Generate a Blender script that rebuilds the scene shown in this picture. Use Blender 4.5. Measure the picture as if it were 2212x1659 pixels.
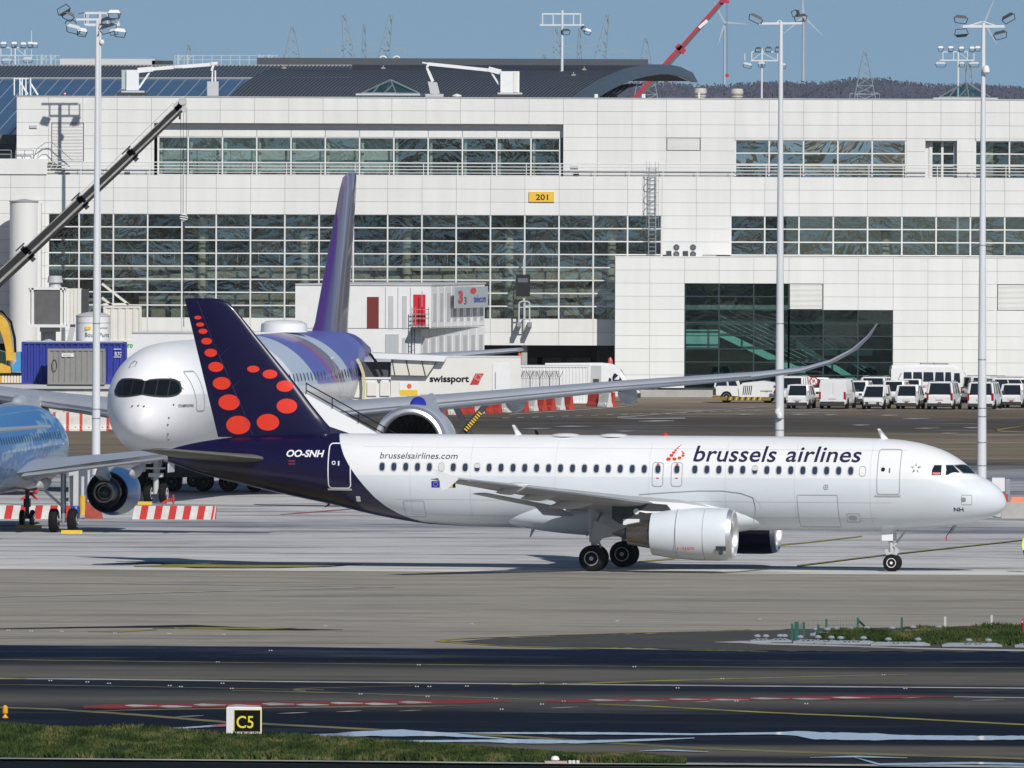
import bpy, bmesh, math, random
from mathutils import Vector, Matrix
random.seed(7)
for o in list(bpy.data.objects): bpy.data.objects.remove(o, do_unlink=True)
SC = bpy.context.scene
COL = SC.collection
# ---------------------------------------------------------------- camera
FPX, CAMH, DM, RHO = 38640.0, 21.2, 788.4, 0.0035
PITCH = math.atan(639.5 / FPX); CP, SP = math.cos(PITCH), math.sin(PITCH)
cam = bpy.data.objects.new('camera', bpy.data.cameras.new('camera')); COL.objects.link(cam)
_up = Vector((0, SP, CP)); _f = Vector((0, CP, -SP)); _rt = Vector((1, 0, 0))
_r = _rt * math.cos(RHO) + _up * math.sin(RHO); _u = _up * math.cos(RHO) - _rt * math.sin(RHO)
M = Matrix((( _r.x, _u.x, -_f.x, 0), (_r.y, _u.y, -_f.y, -DM), (_r.z, _u.z, -_f.z, CAMH), (0, 0, 0, 1)))
cam.matrix_world = M
cam.data.sensor_width = 36.0; cam.data.lens = FPX / 2212 * 36
cam.data.clip_start = 5; cam.data.clip_end = 30000
SC.camera = cam
# ---------------------------------------------------------------- light
SUN = Vector((0.45, -1.2, 1.0)).normalized()
EL = math.asin(SUN.z); AZ = math.atan2(SUN.x, SUN.y)
W = bpy.data.worlds.new('World'); SC.world = W; W.use_nodes = True
nt = W.node_tree; bg = nt.nodes['Background']
sky = nt.nodes.new('ShaderNodeTexSky'); sky.sky_type = 'NISHITA'; sky.sun_disc = False
sky.sun_elevation = EL; sky.sun_rotation = AZ; sky.altitude = 50
sky.air_density = 1.0; sky.dust_density = 0.3; sky.ozone_density = 2.0
tcw = nt.nodes.new('ShaderNodeTexCoord'); mpw = nt.nodes.new('ShaderNodeVectorMath'); mpw.operation = 'ADD'; mpw.inputs[1].default_value = (0, 0, 0.16)
nt.links.new(tcw.outputs['Generated'], mpw.inputs[0]); nt.links.new(mpw.outputs[0], sky.inputs['Vector'])
hs = nt.nodes.new('ShaderNodeMix'); hs.data_type = 'RGBA'; hs.blend_type = 'MULTIPLY'; hs.inputs[0].default_value = 1
hs.inputs[7].default_value = (0.91, 0.97, 1.0, 1)
nt.links.new(sky.outputs[0], hs.inputs[6]); nt.links.new(hs.outputs[2], bg.inputs[0]); bg.inputs[1].default_value = 0.068
sl = bpy.data.lights.new('sun', 'SUN'); sl.energy = 3.85; sl.angle = math.radians(0.53); sl.color = (1, 0.955, 0.89)
so = bpy.data.objects.new('sun', sl); COL.objects.link(so); so.rotation_euler = (-SUN).to_track_quat('-Z', 'Y').to_euler()
SC.view_settings.view_transform = 'Standard'; SC.view_settings.look = 'None'
SC.view_settings.exposure = 0.0; SC.view_settings.gamma = 1; SC.view_settings.use_curve_mapping = False
SC.render.resolution_x = 1024; SC.render.resolution_y = 768
# ---------------------------------------------------------------- measuring helpers: where a sight line meets a plane of the place
def ray(px, py):
    u = px - 1106; v = py - 829.5
    a = u * math.cos(RHO) + v * math.sin(RHO); b = -u * math.sin(RHO) + v * math.cos(RHO)
    return Vector((a, FPX * CP - b * SP, -FPX * SP - b * CP))
def G(px, py, z=0.0):                     # on level ground
    d = ray(px, py); t = (z - CAMH) / d.z
    return Vector((d.x * t, d.y * t - DM, z))
def F(px, py, Y):                         # on an upright plane at world Y
    d = ray(px, py); t = (Y + DM) / d.y
    return Vector((d.x * t, Y, CAMH + d.z * t))
def PX(px, py, Y): return F(px, py, Y).x
def PZ(py, Y): return F(1106, py, Y).z
def S_at(Y): return FPX / (Y + DM)        # photo pixels per metre at depth Y
# ---------------------------------------------------------------- mesh helpers
class MB:
    def __init__(s): s.v = []; s.f = []; s.m = []
    def add(s, vs, fs, m=0):
        b = len(s.v); s.v += [tuple(x) for x in vs]; s.f += [tuple(b + i for i in f) for f in fs]; s.m += [m] * len(fs); return s
    def box(s, x0, x1, y0, y1, z0, z1, m=0):
        return s.add([(x0,y0,z0),(x1,y0,z0),(x1,y1,z0),(x0,y1,z0),(x0,y0,z1),(x1,y0,z1),(x1,y1,z1),(x0,y1,z1)],
            [(0,3,2,1),(4,5,6,7),(0,1,5,4),(1,2,6,5),(2,3,7,6),(3,0,4,7)], m)
    def cyl(s, p0, p1, r0, r1=None, n=12, m=0, cap=True):
        p0 = Vector(p0); p1 = Vector(p1); r1 = r0 if r1 is None else r1
        d = (p1 - p0).normalized(); a = d.orthogonal().normalized(); b = d.cross(a)
        vs = []
        for p, r in ((p0, r0), (p1, r1)):
            for i in range(n):
                t = 2 * math.pi * i / n; vs.append(p + a * (r * math.cos(t)) + b * (r * math.sin(t)))
        fs = [(i, (i + 1) % n, n + (i + 1) % n, n + i) for i in range(n)]
        if cap: fs += [tuple(range(n))[::-1], tuple(range(n, 2 * n))]
        return s.add(vs, fs, m)
    def bar(s, p0, p1, w, h=None, m=0):
        p0 = Vector(p0); p1 = Vector(p1); h = h or w; d = (p1 - p0).normalized()
        a = d.cross(Vector((0, 0, 1)));
        if a.length < 1e-4: a = Vector((1, 0, 0))
        a.normalize(); b = a.cross(d)
        vs = [p + a * (sx * w / 2) + b * (sy * h / 2) for p in (p0, p1) for sx, sy in ((-1,-1),(1,-1),(1,1),(-1,1))]
        return s.add(vs, [(0,1,2,3),(7,6,5,4),(0,4,5,1),(1,5,6,2),(2,6,7,3),(3,7,4,0)], m)
    def loft(s, rings, cap0=True, cap1=True, m=0, closed=True):
        n = len(rings[0]); vs = [p for r in rings for p in r]; fs = []
        for k in range(len(rings) - 1):
            for i in range(n if closed else n - 1):
                j = (i + 1) % n; fs.append((k*n+i, k*n+j, (k+1)*n+j, (k+1)*n+i))
        if cap0: fs.append(tuple(range(n))[::-1])
        if cap1: fs.append(tuple((len(rings)-1)*n+i for i in range(n)))
        return s.add(vs, fs, m)
    def prism(s, pts, d, m=0):               # polygon pts extruded by vector d
        n = len(pts); p = [Vector(q) for q in pts]; d = Vector(d)
        return s.add(p + [q + d for q in p], [tuple(range(n))[::-1], tuple(range(n, 2*n))] + [(i, (i+1)%n, n+(i+1)%n, n+i) for i in range(n)], m)
    def lathe(s, c, ax, prof, n=24, m=0, cap=True):    # prof = (distance along axis, radius)
        c = Vector(c); ax = Vector(ax).normalized(); a = ax.orthogonal().normalized(); b = ax.cross(a)
        rings = [[c + ax*x + a*(r*math.cos(2*math.pi*i/n)) + b*(r*math.sin(2*math.pi*i/n)) for i in range(n)] for x, r in prof]
        return s.loft(rings, cap and prof[0][1] > 1e-3, cap and prof[-1][1] > 1e-3, m)
    def poly(s, pts, m=0): return s.add(pts, [tuple(range(len(pts)))], m)
    def build(s, name, mats, parent=None, smooth=False, loc=None, rz=0, ang=38, flip=False):
        me = bpy.data.meshes.new(name); me.from_pydata(s.v, [], s.f)
        mats = mats if isinstance(mats, (list, tuple)) else [mats]
        for q in mats: me.materials.append(q)
        me.polygons.foreach_set('material_index', s.m)
        bm = bmesh.new(); bm.from_mesh(me); bmesh.ops.recalc_face_normals(bm, faces=bm.faces)
        if flip: bmesh.ops.reverse_faces(bm, faces=bm.faces)
        bm.to_mesh(me); bm.free()
        if smooth:
            me.polygons.foreach_set('use_smooth', [True] * len(me.polygons)); me.set_sharp_from_angle(angle=math.radians(ang))
        me.update()
        o = bpy.data.objects.new(name, me); COL.objects.link(o)
        if parent: o.parent = parent
        if loc is not None: o.location = loc
        o.rotation_euler.z = rz
        return o
def tag(o, label, cat, group=None):
    o['label'] = label; o['category'] = cat
    if group: o['group'] = group
    return o
def struct(o, kind='structure'): o['kind'] = kind; return o
def thing(name, label, cat, loc=(0,0,0), rz=0, group=None):
    o = bpy.data.objects.new(name, None); COL.objects.link(o); o.location = loc; o.rotation_euler.z = rz
    o.empty_display_size = 0.5
    return tag(o, label, cat, group)
def dup(root, loc, rz=0, label=None, scale=None):
    def cp(o, par):
        c = o.copy(); COL.objects.link(c); c.parent = par
        for ch in list(o.children): cp(ch, c)
        return c
    r = cp(root, None); r.location = loc; r.rotation_euler.z = rz
    if scale: r.scale = scale
    if label: r['label'] = label
    return r
def inst(src, name, parent, loc, scale=None, rot=None):
    o = bpy.data.objects.new(name, src.data if hasattr(src, 'data') else src); COL.objects.link(o); o.parent = parent; o.location = loc
    if scale: o.scale = scale
    if rot: o.rotation_euler = rot
    return o
# ---------------------------------------------------------------- materials
def N(t, k, **kw):
    n = t.nodes.new(k)
    for a, b in kw.items(): setattr(n, a, b)
    return n
MATS = {}
def mat(name, col, rough=0.5, metal=0.0, spec=0.5, coat=0.0, var=0.0, vs=1.0, stretch=(1,1,1), bump=0.0, bs=20.0, dirt=None, emit=0):
    if name in MATS: return MATS[name]
    m = bpy.data.materials.new(name); m.use_nodes = True; t = m.node_tree; p = t.nodes['Principled BSDF']
    c = (*col, 1) if len(col) == 3 else col
    p.inputs['Base Color'].default_value = c; p.inputs['Roughness'].default_value = rough; p.inputs['Metallic'].default_value = metal
    p.inputs['Specular IOR Level'].default_value = spec; p.inputs['Coat Weight'].default_value = coat; p.inputs['Coat Roughness'].default_value = 0.08
    if emit: p.inputs['Emission Color'].default_value = c; p.inputs['Emission Strength'].default_value = emit
    if var or dirt:
        tc = N(t, 'ShaderNodeTexCoord'); mp = N(t, 'ShaderNodeMapping'); mp.inputs[3].default_value = stretch
        no = N(t, 'ShaderNodeTexNoise'); no.inputs['Scale'].default_value = vs; no.inputs['Detail'].default_value = 5; no.inputs['Roughness'].default_value = .6
        mr = N(t, 'ShaderNodeMapRange'); mr.inputs[1].default_value = .3; mr.inputs[2].default_value = .72
        t.links.new(tc.outputs['Object'], mp.inputs[0]); t.links.new(mp.outputs[0], no.inputs['Vector']); t.links.new(no.outputs[0], mr.inputs[0])
        mx = N(t, 'ShaderNodeMix', data_type='RGBA')
        d = dirt or tuple(x * (1 - var) for x in col)
        mx.inputs[6].default_value = (*d, 1); mx.inputs[7].default_value = c if dirt else tuple(min(1, x * (1 + var * .5)) for x in col) + (1,)
        t.links.new(mr.outputs[0], mx.inputs[0]); t.links.new(mx.outputs[2], p.inputs['Base Color'])
    if bump:
        tc = N(t, 'ShaderNodeTexCoord'); no = N(t, 'ShaderNodeTexNoise'); no.inputs['Scale'].default_value = bs; no.inputs['Detail'].default_value = 3
        b = N(t, 'ShaderNodeBump'); b.inputs['Strength'].default_value = bump; b.inputs['Distance'].default_value = .05
        t.links.new(tc.outputs['Object'], no.inputs['Vector']); t.links.new(no.outputs[0], b.inputs['Height']); t.links.new(b.outputs[0], p.inputs['Normal'])
    MATS[name] = m; return m
white = mat('white_paint', (.74,.745,.75), .35, var=.06, vs=.8)
cream = mat('cream_paint', (.72,.71,.66), .45, var=.05, vs=.8)
mast_w = mat('mast_paint', (.66,.68,.70), .4, var=.08, vs=.5, stretch=(1,1,.3))
steel = mat('galvanised_steel', (.42,.44,.46), .4, .6, var=.15, vs=3)
dsteel = mat('dark_steel', (.06,.065,.07), .45, .3, var=.3, vs=2)
black = mat('black_rubber', (.010,.010,.011), .8, spec=.2, var=.3, vs=4)
dark = mat('dark_grey_paint', (.05,.055,.065), .5, var=.2, vs=2)
red = mat('red_paint', (.55,.035,.03), .45, var=.15, vs=1.5)
orange = mat('orange_paint', (.75,.13,.03), .45, var=.12, vs=1.5)
yellow = mat('yellow_paint', (.70,.42,.05), .45, var=.15, vs=1.5)
blue = mat('blue_paint', (.03,.045,.30), .45, var=.2, vs=.6)
grey = mat('grey_paint', (.30,.31,.32), .5, var=.12, vs=.8)
lgrey = mat('light_grey_paint', (.5,.51,.52), .5, var=.1, vs=.8)
chrome = mat('polished_metal', (.80,.81,.83), .38, .85)
carglass = mat('dark_glass', (.012,.016,.022), .08, spec=.6)
conc = mat('concrete', (.42,.41,.385), .85, var=.15, vs=1.2)
hivis = mat('hi_vis', (.62,.85,.08), .7)
# ---------------------------------------------------------------- lettering
def letters(name, s, w, h, m, parent, place, bold=0.0, shear=0.0, step=0.0, space=1.0):
    cu = bpy.data.curves.new(name, 'FONT'); cu.body = s; cu.size = 1; cu.offset = bold; cu.shear = shear; cu.space_character = space
    cu.resolution_u = 4
    o = bpy.data.objects.new(name, cu); COL.objects.link(o)
    dg = bpy.context.evaluated_depsgraph_get(); me = bpy.data.meshes.new_from_object(o.evaluated_get(dg))
    bpy.data.objects.remove(o); bpy.data.curves.remove(cu)
    bm = bmesh.new(); bm.from_mesh(me); bpy.data.meshes.remove(me)
    x0 = min(v.co.x for v in bm.verts); x1 = max(v.co.x for v in bm.verts); y0 = min(v.co.y for v in bm.verts); y1 = max(v.co.y for v in bm.verts)
    for v in bm.verts: v.co.x = (v.co.x - x0) / (x1 - x0) * w; v.co.y = (v.co.y - y0) / (y1 - y0) * h; v.co.z = 0
    if step:
        k = step
        while k < h:
            g = bm.verts[:] + bm.edges[:] + bm.faces[:]
            bmesh.ops.bisect_plane(bm, geom=g, plane_co=(0, k, 0), plane_no=(0, 1, 0)); k += step
    for v in bm.verts: v.co = Vector(place(v.co.x, v.co.y))
    me = bpy.data.meshes.new(name); bm.to_mesh(me); bm.free(); me.materials.append(m)
    o = bpy.data.objects.new(name, me); COL.objects.link(o)
    if parent: o.parent = parent
    return o
# ================================================================ GROUND
def yl(py): return CAMH * FPX / (py - 190) - DM
def ground_mat(name, stops, lo, hi, warp=6.0, streak=(.5, (.05,.055,.07)), k=0.09, fine=.34, pale=(0, (0,0,0)), damp=.9):
    """bands of asphalt laid across the airfield; stops = (photo line, colour, wetness)"""
    m = bpy.data.materials.new(name); m.use_nodes = True; t = m.node_tree; p = t.nodes['Principled BSDF']; L = t.links.new
    g = N(t, 'ShaderNodeNewGeometry'); sx = N(t, 'ShaderNodeSeparateXYZ'); L(g.outputs['Position'], sx.inputs[0])
    def math_(op, a, b):
        n = N(t, 'ShaderNodeMath', operation=op)
        for i, q in enumerate((a, b)):
            if isinstance(q, (int, float)): n.inputs[i].default_value = q
            else: L(q, n.inputs[i])
        return n.outputs[0]
    def noise(scale, st, det=4, seed=0.0, rough=.55):
        mp = N(t, 'ShaderNodeMapping'); mp.inputs[3].default_value = st; mp.inputs[1].default_value = (seed, seed * .7, 0)
        L(g.outputs['Position'], mp.inputs[0]); n = N(t, 'ShaderNodeTexNoise'); n.inputs['Scale'].default_value = scale
        n.inputs['Detail'].default_value = det; n.inputs['Roughness'].default_value = rough; L(mp.outputs[0], n.inputs['Vector']); return n.outputs[0]
    yy = math_('ADD', sx.outputs[1], math_('MULTIPLY', sx.outputs[0], k))
    w = math_('MULTIPLY', math_('SUBTRACT', noise(.05, (1, .6, 1), 4), .5), warp * 2)
    yy = math_('ADD', yy, w)
    a, b = yl(lo), yl(hi)                    # far, near
    u = N(t, 'ShaderNodeMapRange'); L(yy, u.inputs[0]); u.inputs[1].default_value = b; u.inputs[2].default_value = a
    u.inputs[3].default_value = 0; u.inputs[4].default_value = 1
    cr = N(t, 'ShaderNodeValToRGB'); wr = N(t, 'ShaderNodeValToRGB')
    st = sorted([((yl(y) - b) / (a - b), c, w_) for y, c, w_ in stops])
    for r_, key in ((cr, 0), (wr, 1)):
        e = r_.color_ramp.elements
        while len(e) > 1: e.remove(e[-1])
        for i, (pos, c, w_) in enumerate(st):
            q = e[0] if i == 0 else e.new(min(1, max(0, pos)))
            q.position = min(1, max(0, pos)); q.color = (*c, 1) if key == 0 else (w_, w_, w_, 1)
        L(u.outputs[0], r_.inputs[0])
    # fine tone variation, tyre rubber and damp streaks that run along the taxi direction
    n1 = noise(.30, (.30, 1, 1), 6, 3.1, .72); n2 = noise(1.1, (.30, 1, 1), 4, 9.3, .7); n3 = noise(.20, (.28, 1.0, 1), 6, 5.7, .68); n4 = noise(.11, (.5, 1.0, 1), 5, 15.7, .6)
    mr = N(t, 'ShaderNodeMapRange'); L(math_('ADD', math_('MULTIPLY', n1, .6), math_('MULTIPLY', n2, .4)), mr.inputs[0])
    mr.inputs[1].default_value = .33; mr.inputs[2].default_value = .67; mr.inputs[3].default_value = 1 - fine; mr.inputs[4].default_value = 1 + fine * .6
    mul = N(t, 'ShaderNodeMix', data_type='RGBA', blend_type='MULTIPLY'); mul.inputs[0].default_value = 1
    cc = N(t, 'ShaderNodeCombineColor');
    for i in range(3): L(mr.outputs[0], cc.inputs[i])
    L(cr.outputs[0], mul.inputs[6]); L(cc.outputs[0], mul.inputs[7])
    ms = N(t, 'ShaderNodeMapRange'); L(n3, ms.inputs[0]); ms.inputs[1].default_value = .52; ms.inputs[2].default_value = .60
    ms.inputs[3].default_value = 0; ms.inputs[4].default_value = streak[0]
    wm = N(t, 'ShaderNodeMath', operation='MULTIPLY_ADD'); L(wr.outputs[0], wm.inputs[0]); wm.inputs[1].default_value = .75; wm.inputs[2].default_value = damp
    wq = N(t, 'ShaderNodeMath', operation='MULTIPLY', use_clamp=True); L(wm.outputs[0], wq.inputs[0]); L(ms.outputs[0], wq.inputs[1])
    mx = N(t, 'ShaderNodeMix', data_type='RGBA'); L(wq.outputs[0], mx.inputs[0]); L(mul.outputs[2], mx.inputs[6]); mx.inputs[7].default_value = (*streak[1], 1)
    pl = N(t, 'ShaderNodeMapRange'); L(n4, pl.inputs[0]); pl.inputs[1].default_value = .56; pl.inputs[2].default_value = .64; pl.inputs[4].default_value = pale[0]
    mx2 = N(t, 'ShaderNodeMix', data_type='RGBA'); L(pl.outputs[0], mx2.inputs[0]); L(mx.outputs[2], mx2.inputs[6]); mx2.inputs[7].default_value = (*pale[1], 1)
    L(mx2.outputs[2], p.inputs['Base Color'])
    # wet parts are smooth, dry asphalt is not
    ro = N(t, 'ShaderNodeMapRange'); L(wr.outputs[0], ro.inputs[0]); ro.inputs[3].default_value = .9; ro.inputs[4].default_value = .66
    L(ro.outputs[0], p.inputs['Roughness'])
    sp = N(t, 'ShaderNodeMapRange'); L(wr.outputs[0], sp.inputs[0]); sp.inputs[3].default_value = .05; sp.inputs[4].default_value = .07
    L(sp.outputs[0], p.inputs['Specular IOR Level'])
    bn = N(t, 'ShaderNodeBump'); bn.inputs['Strength'].default_value = .25; bn.inputs['Distance'].default_value = .02
    L(n2, bn.inputs['Height']); L(bn.outputs[0], p.inputs['Normal'])
    return m
def sheet(name, py_far, py_near, z, m, half=60, k=0.09):
    a, b = yl(py_far), yl(py_near); mb = MB()
    mb.poly([(-half, b + k*half, z), (half, b - k*half, z), (half, a - k*half, z), (-half, a + k*half, z)])
    return struct(mb.build(name, m))
gm = mat('airfield_soil', (.12,.13,.10), .95, spec=.1, var=.3, vs=.05)
b = MB(); b.poly([(-9000,-3000,-.06),(9000,-3000,-.06),(9000,9000,-.06),(-9000,9000,-.06)]); struct(b.build('ground', gm))
g1, g2, gb = (.20,.195,.185), (.25,.25,.245), (.10,.11,.135)
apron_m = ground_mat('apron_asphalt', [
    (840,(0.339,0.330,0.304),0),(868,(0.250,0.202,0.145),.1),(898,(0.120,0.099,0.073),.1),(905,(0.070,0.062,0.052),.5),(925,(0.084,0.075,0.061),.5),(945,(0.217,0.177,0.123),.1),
    (985,(0.206,0.173,0.120),.1),(1000,(0.070,0.068,0.066),.3),(1016,(0.342,0.342,0.353),.4),(1030,(0.214,0.236,0.279),.7),(1040,(0.450,0.460,0.471),.3),(1060,(0.279,0.299,0.342),.6),  # blue-grey wet stops take some reflected sky into their colour
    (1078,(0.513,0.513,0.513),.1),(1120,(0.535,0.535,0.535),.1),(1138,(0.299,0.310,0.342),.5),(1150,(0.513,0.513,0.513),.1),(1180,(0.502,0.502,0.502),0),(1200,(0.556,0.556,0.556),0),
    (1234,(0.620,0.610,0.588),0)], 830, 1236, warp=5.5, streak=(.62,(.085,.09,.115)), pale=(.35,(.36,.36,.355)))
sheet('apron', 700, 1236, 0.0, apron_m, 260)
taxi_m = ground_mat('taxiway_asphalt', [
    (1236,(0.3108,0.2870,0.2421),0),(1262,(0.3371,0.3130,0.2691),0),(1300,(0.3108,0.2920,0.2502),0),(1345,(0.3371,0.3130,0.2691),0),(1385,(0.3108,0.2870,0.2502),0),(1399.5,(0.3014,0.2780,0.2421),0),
    (1401,(0.0037,0.0096,0.0340),.9),(1425,(0.0045,0.0080,0.0200),.8),(1431,(0.0067,0.0080,0.0130),.5),(1442,(0.0450,0.0460,0.0480),.2),(1448,(0.1176,0.1120,0.0981),0),(1470,(0.1260,0.1200,0.1053),0),  # navy wet stops paint the sky's reflection into the asphalt colour
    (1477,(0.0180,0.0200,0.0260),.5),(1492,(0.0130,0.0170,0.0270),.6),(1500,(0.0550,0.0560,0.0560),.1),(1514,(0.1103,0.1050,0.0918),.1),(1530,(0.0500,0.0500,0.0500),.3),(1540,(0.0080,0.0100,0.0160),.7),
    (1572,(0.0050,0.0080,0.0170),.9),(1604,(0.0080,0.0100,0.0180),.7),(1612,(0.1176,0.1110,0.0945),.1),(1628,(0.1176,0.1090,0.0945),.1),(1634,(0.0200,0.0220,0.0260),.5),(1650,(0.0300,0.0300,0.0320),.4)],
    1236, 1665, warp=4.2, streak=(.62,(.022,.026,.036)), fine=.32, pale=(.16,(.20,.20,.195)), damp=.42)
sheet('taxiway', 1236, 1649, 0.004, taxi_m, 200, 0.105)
rm = mat('runway_asphalt', (.006,.007,.009), .9, spec=.1, var=.2, vs=.4)
sheet('runway', 1655, 1850, 0.006, rm, 200, 0.155)
paint_w = mat('road_paint_white', (.55,.55,.53), .75, spec=.15, dirt=(.20,.20,.20), vs=.9, stretch=(.35,1,1))
paint_y = mat('road_paint_yellow', (.40,.35,.045), .75, spec=.15, dirt=(.12,.115,.06), vs=.9, stretch=(.35,1,1))
paint_yd = mat('worn_yellow_paint', (.26,.24,.10), .75, spec=.15, dirt=(.07,.07,.055), vs=.9, stretch=(.35,1,1))
paint_r = mat('road_paint_red', (.33,.035,.04), .75, spec=.15, dirt=(.10,.04,.04), vs=.9, stretch=(.35,1,1))
paint_k = mat('road_paint_black', (.012,.012,.014), .7, spec=.2, var=.2, vs=1.2)
pudm = mat('puddle_water', (.42,.50,.58), .05, spec=.6)  # pale base colour paints in the bright sky's reflection
ZL = [0.012]
def strip(name, pts, m, label=None):          # pts = (photo x, photo y, photo thickness)
    z = ZL[0]; ZL[0] += 0.0002; mb = MB()
    if len(pts) > 2:                             # eased, slightly ragged outline
        Q = []; rr_ = random.Random(len(pts)*7 + int(pts[0][0]) + int(pts[-1][1]))
        for (x0,y0,t0),(x1,y1,t1) in zip(pts, pts[1:]):
            k = max(2, int(abs(x1-x0)/14))
            for i in range(k):
                u = i/k; e = u*u*(3-2*u); Q.append((x0+(x1-x0)*u, y0+(y1-y0)*u, (t0+(t1-t0)*e)*(1+(rr_.random()-.5)*(.28 if name == 'puddle' else .12))))
        Q.append(pts[-1]); pts = Q
    n = len(pts)
    vs = [G(x, y - t/2, z) for x, y, t in pts] + [G(x, y + t/2, z) for x, y, t in pts]
    mb.add(vs, [(i, i+1, n+i+1, n+i) for i in range(n-1)])
    o = struct(mb.build(name, m)); return o
wl, yln = 'white_marking', 'yellow_marking'
# near runway edge and taxiway markings
strip('runway_edge_line', [(-60,1636.5,3.4),(553,1642,3.6),(1106,1647.5,3.8),(1659,1650.5,4),(2270,1656.5,4.2)], paint_w)
strip(wl, [(-60,1465.5,2),(200,1467,2),(553,1471.5,2.2),(1106,1477,2.2),(1659,1482,2.2),(2270,1487,2.2)], paint_w)
strip(wl, [(-60,1477,1),(300,1483,1.2),(700,1490,1)], paint_yd)
strip(yln, [(-60,1424,1.2),(553,1431.5,1.2),(1106,1437,1.2),(1659,1441.5,1.2),(2270,1443,1.2)], paint_yd)
strip(yln, [(-60,1463,2.6),(60,1466.5,1.8)], paint_y)
strip(yln, [(500,1491,1.3),(640,1494,2.2),(760,1497,2),(1106,1509,1.3),(1215,1512,1)], paint_yd)
strip(yln, [(660,1492.5,2.6),(628,1489.5,2.4),(650,1487,1.4),(760,1484,.9),(900,1481,.7)], paint_yd)
strip(yln, [(1106,1479,1.4),(1250,1476.5,2.2),(1400,1471,2),(1659,1464,1.5),(1850,1459,1.2),(1960,1457,.7)], paint_y)
strip(yln, [(-60,1526,3),(120,1532,3.6),(300,1544,4.2),(490,1560,4.4)], paint_yd)
strip(yln, [(560,1563,4),(700,1570,4),(900,1581,4),(1106,1590,4),(1300,1603,4),(1480,1614.5,4.4),(1659,1622,4.6),(1900,1629,4.6),(2270,1640,4.6)], paint_yd)
strip(yln, [(1290,1521,1.2),(1400,1525,2),(1659,1539,2.6),(1900,1549,2.8),(2270,1568,3)], paint_y)
def redwhite(x0, x1, ya, yb, th, seg):
    n = int((x1 - x0) / seg)
    strip('red_marking', [(x0, ya, th*.5), (x0+60, ya + (yb-ya)*60/(x1-x0), th), (x1-120, yb, th), (x1, yb, th*.3)], paint_r)
    for i in range(n):
        x = x0 + 90 + i * seg; y = ya + (yb - ya) * (x - x0) / (x1 - x0); d = (i % 2) * th * .28 - th*.14
        if x + seg < x1 - 100: strip(wl, [(x, y + d - .4, th*.1), (x + seg*.25, y + d, th*.55), (x + seg*.95, y + d + .6, th*.12)], paint_w)
redwhite(180, 1105, 1526.5, 1515, 9.5, 74); redwhite(1180, 2060, 1514, 1505, 6.5, 88)
strip(yln, [(200,1536,1),(300,1533,2.4),(700,1527,3),(900,1525.5,2.8),(1000,1524,1)], paint_yd)
strip(wl, [(2060,1505,1.6),(2270,1508,1.6)], paint_w)
for x, y, w in ((380,1547,60),(600,1540,66),(725,1536.5,56),(860,1535,50),(1190,1528,60),(1500,1515,50),(2100,1512,70),(2260,1520,60),(1950,1507,40)):
    strip(wl, [(x,y+1,.3),(x+w*.5,y,1.4),(x+w,y-1.4,.4)], paint_w)
# markings on the grey taxiway and apron
strip(wl, [(-60,1290,1.8),(200,1284,1.7),(553,1274.5,1.6),(780,1269,1.4),(852,1268,1)], paint_w)
strip(wl, [(-60,1257,.8),(400,1262,.9),(800,1267.5,.6)], paint_w)
strip('black_marking', [(-60,1359,1),(180,1355,2.6),(420,1352,5),(500,1357,7),(640,1359.5,3),(740,1360,.6)], paint_k)
strip(yln, [(190,1364,1),(260,1363.5,3),(340,1360,1)], paint_y)
strip(yln, [(330,1357,.8),(430,1356.5,3.8),(560,1357.5,3.6),(640,1356,.8)], paint_y)
strip(yln, [(940,1385,.8),(952,1384.5,4.5),(975,1386,4),(1010,1390,1.6),(1106,1396,1.6),(1300,1401,1),(1659,1407,1)], paint_y)
strip('asphalt_island', [(962,1386,.6),(1106,1386,18),(1300,1384,28),(1659,1383,46),(1900,1381,52),(2270,1380,56)], mat('dark_asphalt', (.075,.073,.07), .9, spec=.1, var=.2, vs=.3))
strip(yln, [(950,1382.5,2.8),(1010,1378.5,1.4),(1106,1375,1.2),(1300,1368.5,1.6),(1440,1365,1),(1659,1361,.7)], paint_y)
strip('black_marking', [(200,1218,.6),(330,1215,3),(420,1222,10),(600,1222,9),(700,1221.5,5),(780,1219,.8)], paint_k)
strip(yln, [(290,1223,1.2),(380,1221.5,6),(520,1223,6),(640,1222.5,5),(725,1221.5,1.4)], paint_y)
strip(yln, [(1380,1213,2.6),(1460,1206,2.6)], paint_y); strip(yln, [(1640,1181,3),(1750,1171,2.6),(1862,1158,2)], paint_y)
strip('black_marking', [(1722,1222,3.2),(1900,1200,3),(2270,1160,2.6)], paint_k)
strip(yln, [(1722,1221.5,1.8),(1900,1199.5,1.8),(2270,1159.5,1.6)], paint_y)
strip(yln, [(1560,1237,1),(1660,1229,1.2)], paint_y)
strip('red_marking', [(605,1111,.8),(680,1105,2.2),(760,1099,1.8)], mat('faded_red_paint', (.42,.12,.13), .8))
strip(wl, [(2210,920,1),(2150,929,2.6),(2164,932,2),(2270,934,1.2)], paint_y)
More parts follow.
